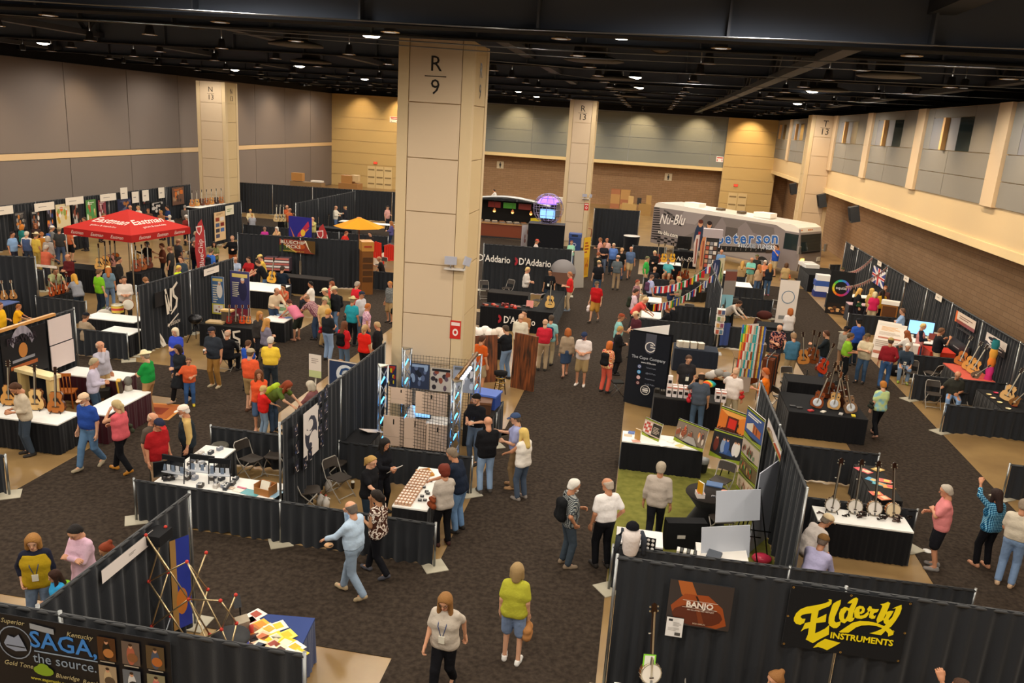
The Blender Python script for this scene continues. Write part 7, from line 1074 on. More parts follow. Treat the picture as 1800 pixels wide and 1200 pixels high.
def person(spec):
 a,label=spec.split('|');tk=a.split();px,py,H,face=float(tk[0]),float(tk[1]),float(tk[2]),float(tk[3]);hair,top,bot,arms,legs=tk[4:9];ex={};lean=0
 for q in tk[9:]:
  if q[0] in '-0123456789':lean=float(q)
  else:k_,_,v_=q.partition(':');ex[k_]=v_
 hs,_,hc=hair.partition(':');hc,_,hc2=hc.partition('/');ts,_,tcol=top.partition(':');bs,_,bcol=bot.partition(':')
 fem='f' in ex or hs in 'loup';kid=H<1.45;fat=float(ex.get('fat',0));sc=H/1.75;th=math.radians(lean);NP[0]+=1;rnd=random.Random(label)
 seated=legs=='t';sw=.16 if fem else.185;hd=float(ex.get('nod',12));hy=math.radians(float(ex.get('turn',0)))
 pel=Vector((0,0,.94)) if not seated else Vector((0,-.02,.56));
 if not seated:pel.y-=math.sin(max(th,0))*.16
 u=Vector((0,math.sin(th),math.cos(th)));f=Vector((0,math.cos(th),-math.sin(th)));X=Vector((1,0,0))
 T=lambda x,y,z:pel+X*x+f*y+u*z
 hp=th*.55+math.radians(hd);hu=Vector((0,math.sin(hp),math.cos(hp)));nb=T(0,-.01,.53);hc_=nb+u*.06+hu*.115+f*.012
 hR=Matrix.Rotation(-hp,3,'X')@Matrix.Rotation(hy,3,'Z');htop=hc_+hR@Vector((0,-.005,.115+(.03 if hs in('w',) else 0)))
# root placement from head-top pixel
 root=G(px,py,htop.z*sc);R=Matrix.Rotation(-math.radians(face),3,'Z');root-=R@Vector((htop.x*sc,htop.y*sc,0));root.z=0
 dist=(root-Vector((0,0,CAMH))).length;lod=1 if dist<24 else 0;v=.018 if dist<21 else.024 if dist<29 else.033
# legs
 LG=[]
 for s in(-1,1):
  hip=pel+Vector((s*.088,0,-.02));lift=0;yaw=s*.12
  if seated:ank=Vector((s*.13,.4+rnd.uniform(-.05,.1),.09));hint=Vector((s*.2,1,1))
  elif legs=='w':
   st=s if rnd.random()>.5 or ex.get('st') else s
   ank=Vector((s*.075,.26 if st>0 else-.27,.085 if st>0 else.15));hint=Vector((0,1,.1));lift=0 if st>0 else.5
  else:ank=Vector((s*(.1+.03*rnd.random()),rnd.uniform(-.06,.06)-(.02 if lean<30 else.0),.085));hint=Vector((s*.15,1,0))
  kn,ank=ik(hip,ank,.425,.425,hint);LG.append((hip,kn,ank,lift,yaw))
# arms
 AR=[]
 for s,c in((-1,arms[0]),(1,arms[1])):
  tg,hi=ARM[c];sh=T(s*sw,-.01,.465);fr=lambda q:X*(q[0]*s)+(f*q[1]+u*q[2] if c not in 'dpt' else Vector((0,q[1]+.0,0))+Vector((0,0,q[2])))
  el,wr=ik(sh,sh+fr(tg),.285,.25,X*(hi[0]*s)+f*hi[1]+u*hi[2]);AR.append((sh,el,wr,s,c))
 g=1+.9*fat;bel=.018+.06*fat
 tors=[(T(-.075,0,0),T(.075,0,0),(.112 if fem else.104)+.03*fat,(.112 if fem else.104)+.03*fat),(T(-.05,.008,.15),T(.05,.008,.15),(.092 if fem else.106)+bel*.6,(.092 if fem else.106)+bel*.6),(T(-.07,0,.33),T(.07,0,.33),.108+.02*fat,.108+.02*fat),(T(-sw+.045,-.01,.462),T(sw-.045,-.01,.462),.058,.058)]
 r0,r1,r2=tors[0][2],tors[1][2],tors[2][2]
 for s in(-1,1):tors+=[(T(s*.078,0,0),T(s*.055,.006,.15),r0*.97,r1*.98,.06),(T(s*.055,.006,.15),T(s*.075,0,.33),r1*.98,r2*.97,.06),(T(s*.07,0,.33),T(s*(sw-.085),-.01,.43),r2*.95,.075,.06)]
 if fat:tors.append((T(-.03,.05,.13),T(.03,.05,.13),.09+.06*fat,.09+.06*fat))
 if fem and not kid:tors.append((T(-.06,.06,.335),T(.06,.06,.335),.062,.062))
 neck=[(T(0,-.012,.47),nb+u*.07,.062,.055)]
 legp=[q for hip,kn,ank,lf,yw in LG for q in((hip,kn,.088+.02*fat,.056+.008*fat,.03),(kn,ank,.055,.037,.02))]
 footp=[(ank,ank+Vector((0,.1,-.04)),.036,.03,.02) for hip,kn,ank,lf,yw in LG]
 armp=[q for sh,el,wr,s,c in AR for q in((sh,el,.05+.008*fat,.041,.03),(el,wr,.041,.028,.02))]
 S3=lambda pr,d=0:[(np.array(p[0])*sc,np.array(p[1])*sc,(p[2]+d)*sc,(p[3]+d)*sc,*p[4:]) for p in pr]
 P,Q=sdf(S3(tors+neck+legp+footp+armp),min(v*1.35,.037),.035);hP,hQ,hmi=HEADS[lod]
 Ps,Qs,mi=[P,(hP*HS@np.array(hR).T+np.array(hc_))*sc],[Q,hQ+len(P)],[np.zeros(len(Q)),hmi];n=len(P)+len(hP)
 for sh,el,wr,s,c in AR:
  z_=(wr-el).normalized();pn=(T(0,.1,.1)-wr) if c not in 't' else Vector((0,0,-1));pn=(pn-z_*pn.dot(z_)).normalized();x_=pn.cross(z_)
  p,q=HANDS[(lod,0 if c in 'dth' else 1)];p=p.copy();flip=x_.dot(f if c in 'dwvp' else u)<0
  if flip:p[:,0]*=-1;q=q[:,::-1]
  Ps.append((p@np.array([x_,pn,z_])+np.array(wr+z_*.012))*sc);Qs.append(q+n);mi.append(np.zeros(len(q)));n+=len(p)
 t=thing('person',label.strip(),'person',root,-math.radians(face),ex.get('grp'))
 skin={'d':'6b4632','t':'b58460'}.get(ex.get('skin'),rnd.choice(('c98f6e','d29a78','c08664','d4a080')))
 mk('body',npmesh('body',np.concatenate(Ps),np.concatenate(Qs),['skin','eyewhite','iris','lips','brow'],np.concatenate(mi)),t,None,skin)
 def part(nm,pr,d,clip,col,k=.035):
  cl=[(np.array(c)*sc,np.array(nn)) for c,nn in clip];p,q=sdf(S3(pr,d),v*1.12,k,cl);m_,_,pat=col.partition('~');return mk(nm,npmesh(nm,p,q,[PAT[pat] if pat else 'cloth']),t,None,m_ or 'ffffff')
# trousers / shorts / skirt
 hipp=[tors[0],(T(-.06,0,.06),T(.06,0,.06),.1+.028*fat,.1+.028*fat)];wc=[(T(0,0,.075),tuple(u))]
 if bs=='P':part('trousers',hipp+[q for hip,kn,ank,lf,yw in LG for q in((hip,kn,.09+.02*fat,.062+.01*fat,.03),(kn,ank+(kn-ank)*.06,.062+.008*fat,.052,.02))],.012,wc,bcol)
 elif bs in 'SC':
  fr_=.92 if bs=='S' else 1;part('shorts' if bs=='S' else 'capri_trousers',hipp+[(hip,hip+(kn-hip)*fr_,.092+.02*fat,.078+.012*fat,.03) for hip,kn,ank,lf,yw in LG]+([] if bs=='S' else[(kn,kn+(ank-kn)*.45,.07,.058,.02) for hip,kn,ank,lf,yw in LG]),.016,wc,bcol)
 elif bs=='K':kc=(LG[0][1]+LG[1][1])/2;part('skirt',hipp+[(pel,kc,.13,.15,.05),(LG[0][0],LG[0][1],.1,.1),(LG[1][0],LG[1][1],.1,.1)],.014,wc+([] if seated else[(kc+Vector((0,0,-.0)),(0,0,-1))]),bcol)
# top
 hem=-.085 if 'tuck' not in ex else.03;tp=tors+[(T(0,-.012,.45),T(0,-.012,.485),.07,.066)]
 if ts=='N':arm2=[(sh,sh+(el-sh)*.08,.045,.045) for sh,el,wr,s,c in AR]
 elif ts=='T':arm2=[(sh,sh+(el-sh)*.7,.045+.008*fat,.05+.008*fat,.04) for sh,el,wr,s,c in AR]
 else:arm2=[q for sh,el,wr,s,c in AR for q in((sh,el,.048+.008*fat,.038,.04),(el,el+(wr-el)*(.55 if 'roll' in ex else.97),.036,.028,.02))]
 if 'long' in ex:tp=tp+[(pel+Vector((-.05,0,0)),(LG[0][1]+LG[1][1])/2,.12,.15,.05),(LG[0][0],LG[0][1],.1,.1),(LG[1][0],LG[1][1],.1,.1)];hem=-.45
 part({'N':'tank_top','T':'t_shirt','L':'shirt'}[ts],tp+arm2,.017,[(T(0,0,hem),tuple(-u))],tcol)
 if 'vest' in ex:part('vest',tors,.027,[(T(0,0,-.09),tuple(-u)),(T(0,0,.5),tuple(u))],ex['vest'])
# shoes
 for hip,kn,ank,lf,yw in LG:
  o=mk('shoe',shoemesh(lod),t,(ank+Vector((0,0,-.085+(.0 if not lf else.02))))*sc,ex.get('sh','2a2522'));o.rotation_euler=(-lf,0,-yw);o.scale=(sc,)*3
# hair, hats, beard, glasses
 def hp_(st,nm,col):
  o=mk(nm,hairmesh(st,lod),t,hc_*sc,col);o.rotation_euler=hR.to_euler();o.scale=(sc*HS,)*3;return o
 if hs=='c':hp_(ex.get('hair','b'),'hair',hc2 or '4a3626');cp=hp_('cap','cap',hc);b_=mk('brim',hairmesh('visor',lod),cp,None,ex.get('brim',hc))
 elif hs=='w':hp_('b','hair',hc2 or '6a5a48');cp=hp_('hat','hat',hc);mk('brim',hairmesh('hatbrim',lod),cp,None,hc)
 elif hs=='k':hp_('b','hair',hc2 or '3a2a20');hp_('k','beanie',hc)
 elif hs!='n':hp_(hs,'hair',hc)
 if 'beard' in ex:hp_('beard','beard',ex['beard'])
 if 'glass' in ex:hp_('glasses','glasses','2a2420')
 if 'badge' in ex:
  q=MB().c_('2a4a88');c_=T(0,.145+.06*fat,.14);[q.tube([T(s*.07,.02,.53),T(s*.06,.135+.03*(fem),.36),c_],.006,4) for s in(-1,1)];q.c_('f0ead8').box(c_+f*.012,(.09,.012,.12),Matrix.Rotation(-th,3,'X'));q.v=[tuple(Vector(p)*sc) for p in q.v];q.obj('badge_lanyard','paint',t)
 who=label.strip()
 def prop(nm,cat,lb,fn,mat='cloth',col='202020'):
  pr,d_,cl=fn();p,q=sdf([(np.array(z[0])*sc,np.array(z[1])*sc,z[2]*sc,z[3]*sc,*z[4:]) for z in pr],.02 if lod else.03,.03,[(np.array(c)*sc,np.array(nn)) for c,nn in cl]);o=mk(nm,npmesh(nm,p,q,[mat]),None,root,col);o.rotation_euler=(0,0,-math.radians(face));tag(o,lb,cat);return o
 if 'bp' in ex:prop('backpack','backpack',ex.get('bpl','backpack').replace('_',' '),lambda:([(T(-.07,-.19,.12),T(.07,-.19,.12),.085,.085),(T(-.06,-.18,.38),T(.06,-.18,.38),.075,.075),(T(-.06,-.185,.12),T(-.06,-.18,.38),.085,.075,.05),(T(.06,-.185,.12),T(.06,-.18,.38),.085,.075,.05)]+[(T(s*.1,-.1,.49),T(s*.11,.1,.4),.022,.022,.01) for s in(-1,1)]+[(T(s*.11,.1,.4),T(s*.14,.09,.15),.02,.02,.01) for s in(-1,1)],0,[]),col=ex['bp'])
 if 'bag' in ex:
  s_,colb=(1,ex['bag']) if ex['bag'][0]!='-' else(-1,ex['bag'][1:]);prop('shoulder_bag','bag',ex.get('bagl','bag').replace('_',' '),lambda:([(T(s_*.27,-.08,.02),T(s_*.27,.1,.02),.06,.06),(T(s_*.26,-.07,.14),T(s_*.26,.08,.14),.045,.045),(T(s_*.2,-.03,.16),T(s_*.13,-.03,.52),.014,.014,.008),(T(s_*.25,.06,.16),T(s_*.13,.02,.53),.014,.014,.008)],0,[]),col=colb)
 if 'carry' in ex:
  wrp=AR[1 if ex['carry'][0]!='-' else 0][2];prop('carrier_bag','bag',ex.get('carl','bag').replace('_',' '),lambda:([(wrp+Vector((0,.02,-.1)),wrp+Vector((0,.02,-.2)),.02,.06),(wrp+Vector((0,-.05,-.27)),wrp+Vector((0,.09,-.27)),.075,.075),(wrp+Vector((0,-.05,-.38)),wrp+Vector((0,.09,-.38)),.08,.08)],0,[]),col=ex['carry'].lstrip('-'))
 if 'cup' in ex:
  wrp=AR[1][2]+(AR[1][2]-AR[1][1]).normalized()*.09;q=MB().c_('1c1a18').lathe([(.001,-.07),(.032,-.07),(.042,.05),(.042,.05)],n=12);q.c_('efeae4').lathe([(.044,.05),(.044,.06),(.03,.075),(.001,.075)],n=12);o=q.obj('coffee_cup','paint',None,root+R@(wrp*sc));tag(o,ex['cupl'].replace('_',' '),'cup')
 if 'sheet' in ex:
  wrp=(AR[0][2]+AR[1][2])/2*1;q=MB().c_(ex['sheet'] or 'ece8e0').box((0,0,0),(.22,.008,.3),Matrix.Rotation(-.9,3,'X'));o=q.obj('paper_sheet','paint',None,root+R@((wrp+Vector((0,.1,.02)))*sc));o.rotation_euler=(0,0,-math.radians(face));tag(o,ex['shl'].replace('_',' '),'paper')
 return root
def crowd(txt):
 for ln in txt.strip().split('\n'):
  if ln.strip() and ln[0]!='#':person(ln)
crowd('''
615 882 1.76 285 b:6a6058 L:b9cfe6 P:8ea0b4 tu w 4 sh:b09a78 tuck turn:-20 | balding man in a light blue shirt and pale jeans walking with a bun in hand
660 862 1.66 285 p:20160f N:ffffff~fb P:15151a fu w 3 sh:4a4a52 skin:t | dark-haired woman in a brown and white floral blouse walking beside the low drape
782 1047 1.68 185 l:946838 T:c9bdae P:17171b vw w 4 glass badge nod:16 sh:222222 fat:.2 | long-haired woman in glasses, grey blouse and blue lanyard walking up the aisle
910 992 1.64 2 o:a08458 T:b3b13a S:7f93b5 dd s 2 fat:.25 sh:e8e4de f carry:b07a48 carl:brown_paper_bag_carried_by_the_lime_shirt_woman nod:-2 | woman in a lime green tee, denim shorts and white trainers seen from behind
1012 843 1.75 60 s:e2dcd2 T:ffffff~pg P:3c4650 fp s 2 bp:17181a bpl:black_and_green_backpack_on_the_white-haired_man beard:e0dad2 sh:8a7660 | white-haired man in a grey plaid shirt with a backpack
1068 841 1.77 330 b:b8a898 T:efe9e6 P:141418 dp s 2 tuck fat:.25 turn:25 | balding man in a white polo shirt and black trousers
1163 813 1.76 8 s:a89a86 L:b5a89c P:1a1a20 dd w 2 roll nod:0 | grey-haired man in a grey button shirt walking onto the green carpet
655 803 1.64 110 p:b08a4c T:17171a P:25303c ht s 4 | blonde ponytailed woman in a black tee with a hand on her hip
678 772 1.66 120 l:17110d L:15151a P:15151a fo s 5 sheet:e8e4e0 shl:white_printed_sheets_held_by_the_long_dark-haired_woman | long dark-haired woman in black holding white sheets
792 788 1.76 285 s:7a6a58 T:1c2434 P:6a8ab0 tf s 18 | grey-haired man in a navy polo reaching over the white vendor table
780 818 1.64 320 r:6a2614 T:b8aca0 P:131316 fx s 3 bag:-7a3a20 bagl:brown_leather_bag_of_the_curly_red-haired_woman sh:3a1c18 f | curly red-haired woman in a grey top with a brown shoulder bag
837 694 1.74 200 k:14120f/3a2a20 T:17171b P:5a6878 ff s 0 beard:4a3c30 badge tuck | man in a black beret with a blue lanyard inside the truss booth
858 733 1.76 330 n:- L:17171a P:8fa8c8 ff s 0 fat:.2 roll sh:4a4440 | bald man in a black shirt and pale jeans by the truss tower
905 727 1.77 265 c:3a4a6a/5a4a3a T:9a9fc8 P:8a7050 fo s 2 tuck sh:a88058 | man in a blue cap and lilac polo pointing at the truss booth
920 753 1.64 305 l:d8b868 N:e8dfd4 P:4a5668 tf s 2 sh:8a8078 | blonde woman in a white sleeveless top and jeans in the aisle
56 942 1.68 150 o:a07038 L:242636 P:6a7a90 dp s 5 vest:b89820 badge roll | auburn-haired woman in a navy cardigan over a mustard top
126 928 1.66 190 s:1c1614 L:e0b8cc P:7a8aa4 cc s 5 long nod:30 f | dark-haired woman in a long pink shirt with folded arms
181 957 1.55 230 u:8a3a1c T:90d0a0 P:3a4a5a dd s 3 nod:25 f | red-haired woman with a bun looking over the drape
93 1004 1.25 215 l:3a2014 T:38a0d8 S:2a3040 fd s 3 bp:88c828 bpl:lime_green_backpack_of_the_child_in_blue | brown-haired child in a bright blue shirt
320 713 1.76 235 c:e8d8c8/d8d0c8 L:c8a868 P:17171b dd s 4 vest:232a30 roll beard:e0d8d0 badge fat:.3 | white-bearded man in a dark vest and cream cap
282 739 1.75 110 c:2a2c40/5a4030 T:a01c20 P:a88868 dd s 5 brim:c02c2c fat:.35 nod:25 | man in a red tee and navy cap with a red brim
270 727 1.74 100 b:c8a890 T:5a5046 P:3a3630 dd s 2 | bald man in grey-brown partly hidden behind the red tee man
145 693 1.76 190 c:d8b898/a89888 T:2a4a9a P:5a7a9c dd w 5 tuck fat:.35 beard:d8ccc0 sh:a89a80 | man in a blue polo, tan cap and jeans walking by the white table
203 704 1.68 275 p:c0a878 N:d86068 P:141418 uf w 3 sh:b87a28 bag:3a4030 bagl:camouflage_shoulder_bag_of_the_woman_in_the_pink_tank_top | woman in a coral pink tank top and black leggings
20 676 1.76 215 s:4a2c18 L:c8b8a0 P:3a4450 ff s 6 nod:35 roll beard:5a3a20 | bearded man in a cream shirt looking down at his hands
167 630 1.7 60 s:a89878 L:c0b8cc P:3a4c60 ff s 4 fat:.15 | grey-blond man in a lavender shirt inside the guitar booth
175 600 1.76 100 b:c8a890 L:b4b0bc P:a88a60 du s 0 nod:-5 | bald man drinking from a cup behind the maroon table
252 616 1.75 265 w:e8d8b0/8a7a68 T:1c8a3c P:a07a50 cc s 3 tuck sh:8a7a68 | man in a straw hat and green tee with folded arms
307 577 1.62 180 o:e0d0b0 T:3a4ec0 P:3a4470 ff s 0 fat:.25 | white-haired woman in a royal blue top
311 607 1.64 200 o:2a1a12 L:23262a P:141416 fd w 4 long sh:a89888 | dark-haired woman in a long charcoal jacket walking
331 630 1.35 150 s:6a4a30 T:d86038 P:3a5a8a fg s 3 sh:d8c030 | child in orange holding a red guitar
371 576 1.8 185 c:2a2a34/4a3828 T:2f343c P:9a7038 df s 3 cup cupl:white-lidded_coffee_cup_held_by_the_man_in_tan_trousers fat:.3 sh:b8a888 beard:8a7460 | man in a charcoal tee and tan trousers holding a coffee cup
401 580 1.74 0 b:b89880 L:17171b P:1a1a1e kk t 5 | bald man in a black jacket seated with his back turned at the NS table
437 598 1.5 10 s:5a3a24 T:2a52b0 P:2a2a30 ff s 0 | brown-haired boy in a blue tee
441 613 1.75 5 c:a8987c/5a4630 T:e05a34 S:a08458 fd s 0 tuck sh:5a3a28 fat:.2 | man in an orange tee, khaki shorts and tan cap
455 651 1.62 150 l:6a3c20 N:e05830 S:4a6080 fd s 0 sh:c09078 | brown-haired woman in an orange tank top
464 678 1.32 40 s:c8a868 T:d02420 P:7a90a8 dt s 0 | blond boy in a red shirt pointing at the green table
510 672 1.66 95 l:8a3a1c T:56682c P:3a4a60 tt s 52 bp:a8c030 bpl:lime_backpack_of_the_woman_bending_over_the_green_table | red-haired woman in olive bending over the green table
544 670 1.64 280 o:c8bca8 L:8a5a5c P:3a3a40 kt t 8 | grey-haired woman seated behind the green-skirted table
597 633 1.64 290 l:b87838 L:6a7a98 P:2a2a30 kk t 5 | auburn-haired woman seated by the dark blue framed sign
476 592 1.75 350 s:c8c0b4 T:e8c440 P:2c343c ff s 2 tuck fat:.25 | grey-haired man in a printed yellow tee
457 548 1.66 120 l:b07838 L:3a3634 P:26262c fd s 0 | long-haired woman in dark clothes by the NS table
470 560 1.62 30 l:c08a48 T:7a7484 P:4a4038 ff s 3 | blonde woman in a grey and blue top by the NS table
488 507 1.75 120 b:5a4634 L:d8c0a0 P:3a4c68 tf s 20 tuck roll | balding man in a cream shirt leaning over the busy table
497 500 1.64 190 p:1a120c N:d86a48 P:2a2a2c uf t 5 skin:t | dark-haired woman in an orange top seated behind the busy table
506 527 1.64 295 s:5a2a1c N:d87890 S:2c3028 tt s 50 sh:c08a70 f | woman in a pink tank top and dark shorts bending over the white table
536 519 1.75 280 b:8a6a50 T:ffffff~pr P:3a4a64 tt s 42 | man in a plaid shirt leaning over the busy table
545 495 1.62 250 s:17110d T:ece4d8 P:2c3038 kk t 0 fat:.4 f | dark-haired woman in a white top seated beside the picks drape
583 495 1.62 200 o:8a4a28 T:d85048 P:3a3a44 uf s 0 | auburn woman in a coral top behind the cluster of caps
570 507 1.74 240 c:e0d0a8/8a7a68 T:6a7448 P:5a5a50 fd s 5 | man in a straw-coloured cap and olive tee
587 504 1.78 215 c:d0c4a0/7a6a58 L:202226 P:6a86a8 dd s 2 bp:1a1c20 bpl:dark_backpack_of_the_man_in_the_black_jacket | man in a pale cap and black jacket with pale jeans
572 523 1.75 110 c:a8a07c/8a7058 T:d0b078 P:a88a5c fd s 3 | man in a tan cap and cream short-sleeved shirt
578 543 1.74 20 s:c8903c T:202429 P:8ca4c4 ff s 0 tuck bag:-c02430 bagl:red_bag_hanging_beside_the_man_in_pale_jeans | blond man in a black tee and pale blue jeans
629 495 1.75 30 s:a89888 T:d82834 P:3a3a40 dd s 0 | grey-haired man in a bright red shirt by the low drape
637 513 1.75 110 c:2a3040/5a4a3c L:c8c4c8 P:5a6a80 fd s 3 | man in a navy cap and pale grey shirt
621 521 1.74 10 w:c8b888/8a7a60 T:2a98a8 P:17181c dd s 2 bag:-4a4440 bagl:dark_bag_of_the_man_in_teal | person in a sun hat and teal shirt seen from behind
648 534 1.62 60 s:b86a30 T:ffffff~fp P:3a3a50 dd s 3 f | short-haired woman in a pink floral blouse
606 565 1.66 15 l:6a4028 T:c8242c P:5a708a ff s 0 bp:141416 bpl:black_guitar_bag_on_the_brown-haired_woman_in_red | brown-haired woman in red with a black guitar bag on her back
642 571 1.68 10 p:b8966a T:d8261c P:1c1c20 fd s 0 | ponytailed woman in a red tee with a white print
662 566 1.64 280 s:b89a70 L:1e1e22 P:1a1a1e dd s 0 f | short blond-haired woman in black by the low drape
685 495 1.66 200 s:b87838 T:ffffff~pg S:a88a60 dd s 0 carry:-1a1c1c carl:dark_carrier_bag_of_the_woman_by_the_column f | woman in a plaid top and khaki shorts beside the column
665 451 1.72 250 b:a88060 T:26201e P:b0a490 kg t 15 | man in a dark shirt and pale jeans seated with a guitar by the red chair
152 550 1.72 15 c:1c1e26/5a4030 T:a08c74 P:3a3a40 kk t 8 | man in a navy cap and taupe tee seated behind the low drape
34 535 1.3 60 s:a06030 T:e8a818 P:3a3a40 tt t 10 | boy in a yellow-orange shirt at the blue table
0 532 1.55 80 s:6a4028 T:e8b020 P:2a2a30 fd s 0 | person in a yellow shirt standing beside the boy at the blue table
98 471 1.76 120 s:5a4630 T:a8a878 P:3a3a38 tt s 22 | man in a pale green shirt leaning over the violins
118 447 1.76 190 b:8a4a30 L:5a1c1e P:26262c ff s 0 badge | man in a maroon jacket behind the violin table
129 482 1.66 300 l:d09838 T:8a8a90 P:26303c tt s 24 | long blonde-haired woman leaning on the violin table
175 473 1.76 20 s:6a4a30 T:78b820 P:26303c dd s 0 | man in a lime green tee and dark jeans
190 468 1.64 330 c:d8c890/b86a30 T:6a8090 P:6a80a0 dd s 0 hair:l f | woman in a pale cap and denim overalls
218 486 1.78 140 s:3a2a1c L:d8ccc0 P:3a3834 ff s 0 fat:.45 roll | stout man in a white shirt with a guitar strap
253 488 1.68 280 s:8a5a38 T:d8e020 P:2a2a30 tt s 50 | person in a neon yellow shirt bending behind the NS drape
39 395 1.66 20 o:c87828 T:2a7a78 P:2a2a30 dd s 0 | orange-haired woman in teal in the poster crowd
62 393 1.66 150 o:8a5030 L:3a2a28 P:2a2a30 fd s 0 | brown-haired woman in brown near the steer banner
47 407 1.74 350 s:d0c4b0 T:e0d8d0 P:3a4458 dd s 0 vest:4a5a80 | grey-haired man in a blue vest over white
22 408 1.74 90 s:2a1c18 T:88a8d0 P:2a2a38 fd s 0 | dark-haired man in a light blue shirt
64 408 1.75 15 w:d8c8a0/6a5a48 T:d8b850 P:b09850 dd s 0 | man in a straw hat and yellow shirt
73 408 1.68 330 s:a86838 L:b87828 P:3a3a3a dd s 0 | person in an amber jacket beside the straw hat man
84 415 1.66 340 o:b8a898 L:a89c94 P:a8a080 dd s 0 | grey-haired woman in a pale grey cardigan
92 397 1.75 30 c:e0d8d0/8a7a68 T:7a7a78 P:4a5468 dd s 0 bp:3a5aa0 bpl:blue_backpack_in_the_poster_crowd | man in a white cap and grey tee with a blue backpack
104 400 1.76 340 c:a09070/6a5a48 T:3c3c3c P:4a5a78 dd s 0 | man in a khaki cap and charcoal tee in jeans
121 397 1.76 10 s:b86a48 T:d87048 S:1c1c20 dd s 0 | ginger man in a salmon tee and black shorts
82 431 1.72 10 s:c0b0a0 T:d0684c P:3a3a40 tt s 8 | grey-haired person in a coral shirt at the white table
147 382 1.76 200 s:4a3424 T:4a6ab8 P:26262c fd s 0 | man in a bright blue shirt behind the red tent
183 375 1.74 100 s:6a5038 T:d8c880 P:3a3a3a tt s 30 | man in a pale yellow shirt bending behind the red tent
228 361 1.75 180 b:b88a68 T:3a2c28 P:2a2a2a dd s 0 | bald man in brown beyond the tent peak
242 362 1.75 200 s:a88a60 T:e0d4c4 P:3a3a3a ff s 0 | man in a cream shirt beyond the tent peak
260 367 1.72 160 s:6a4028 T:5a3c30 P:26262a fd s 0 | man in a brown shirt beyond the red tent
282 370 1.72 190 s:a87a40 T:8a5a38 P:26262a ff s 0 | blond man in tan beyond the red tent
293 362 1.75 220 s:2a1c18 T:2a3c68 P:22222a ff s 0 | dark-haired man in dark blue near the far posters
298 378 1.74 330 s:d0c8bc T:dcd4c8 P:3a3a44 dd s 0 fat:.2 | grey-haired man in a white shirt beside the tent corner
257 425 1.72 200 s:2a1a14 L:26211f P:1c1c20 fg s 0 | man in black playing under the red tent
283 428 1.72 230 s:6a3a20 T:6a3a28 P:26262a fg s 0 | man in rust playing under the red tent
297 433 1.74 260 b:8a5a40 T:343230 P:26262a dd s 0 | man in a dark shirt at the tent leg
210 452 1.72 60 s:3a2a20 L:2a2726 P:1c1c20 dd s 0 | man in dark clothes inspecting the hanging guitars
325 361 1.7 340 s:8a8078 L:5a5450 P:2a2a30 ff s 0 | grey-haired person in a grey jacket near the upright guitars
327 378 1.72 300 c:e8e0d8/b8b0a8 T:8a3430 P:2a2a30 fd s 0 | man in a white cap and dark red tee
314 420 1.74 20 b:a87a58 T:4a4c50 P:2a2c34 fd s 0 | balding man in a slate tee near the tent
344 407 1.74 190 c:b09878/6a5a4a T:ffffff~pg P:3a3a40 fg s 0 | man in a tan cap and plaid shirt holding an instrument
343 423 1.76 355 b:a87050 T:2c2024 P:1e2c44 dd s 0 | bald man in a dark plum shirt and dark jeans seen from behind
317 451 1.74 180 s:5a3420 T:34404c P:2a2c34 dd s 0 | man in a slate blue tee facing out by the NS drape
315 467 1.64 90 s:d8b858 T:c8e028 P:3a3a40 ff s 5 f | blonde woman in a neon yellow-green top
372 437 1.72 20 s:5a4a38 T:3a6ac0 P:26303c dd s 0 bp:20242c bpl:dark_backpack_on_the_man_in_blue_by_the_feather_flag | man in a blue shirt with a dark backpack
376 425 1.66 150 l:1c1410 T:ffffff~pn P:2a2a30 fd s 0 | long dark-haired woman in a green plaid shirt
408 415 1.76 160 s:b08060 L:17171a P:a85a30 fg s 0 | man in black playing a guitar beside the picks drape
413 452 1.74 170 b:b08060 T:a8b4cc P:3a3a44 kk t 5 | balding man in a pale blue shirt seated in the picks booth
436 452 1.74 185 s:3a2418 T:b02428 P:2a2a30 kk t 8 | dark-haired man in a red tee seated in the picks booth
456 448 1.76 230 c:d8bc70/5a4630 T:e0b850 P:a88a5c tf s 10 | man in a tan cap and golden polo
451 458 1.68 250 s:4a2c1c T:17171a P:5a7494 tt s 28 f | woman in a black top and jeans bending over the picks table
497 468 1.76 5 s:3a2c22 T:1c2634 P:3a3a44 kk t 5 fat:.35 | big man in a printed navy tee seated with his back turned
440 368 1.68 150 s:d0a038 L:d0bc90 P:2a2a30 kk t 0 | blond person seated at the far white table
443 375 1.66 330 s:b89050 T:a0a0a8 P:3a4a68 kk t 4 | person in grey seated at the far white table
504 361 1.74 190 b:a86a48 T:c86038 P:5a5a50 fd s 0 | bald man facing out in the far booth
510 366 1.75 20 b:c08a68 T:e07a48 P:b0a888 hd s 0 | balding man in an orange shirt with a hand on his hip
530 364 1.75 180 s:d0c8bc T:6a4c34 P:3a3430 fg s 0 | white-haired man in brown holding an instrument in the far booth
549 382 1.75 200 b:b08060 T:c8c078 P:3a3a44 ud s 0 | man in a pale lime shirt scratching his chin
591 362 1.76 90 b:8a6a50 L:d8d0c0 P:5a7094 of s 0 sh:e8e4e0 | man in a white shirt and jeans talking by the far drape
606 361 1.74 270 c:2a2422/c8a870 T:26262c P:2a2c38 of s 0 beard:d0b078 | man in a black tee with a long blond beard
682 362 1.74 110 c:3a3430/8a6a50 T:d8a098 P:2a2a30 fd s 0 | man in a dark cap and pink shirt by the column edge
687 389 1.66 250 l:a86a38 L:5a5484 P:2a3448 ff s 0 | long-haired woman in purple by the column edge
610 407 1.7 100 s:8a4a30 T:d03028 P:3a3a40 kk t 20 | person in red seated under the parasol
650 408 1.72 200 s:2a1c18 L:2a2628 P:22222a kk t 8 | dark figure seated behind the parasol table
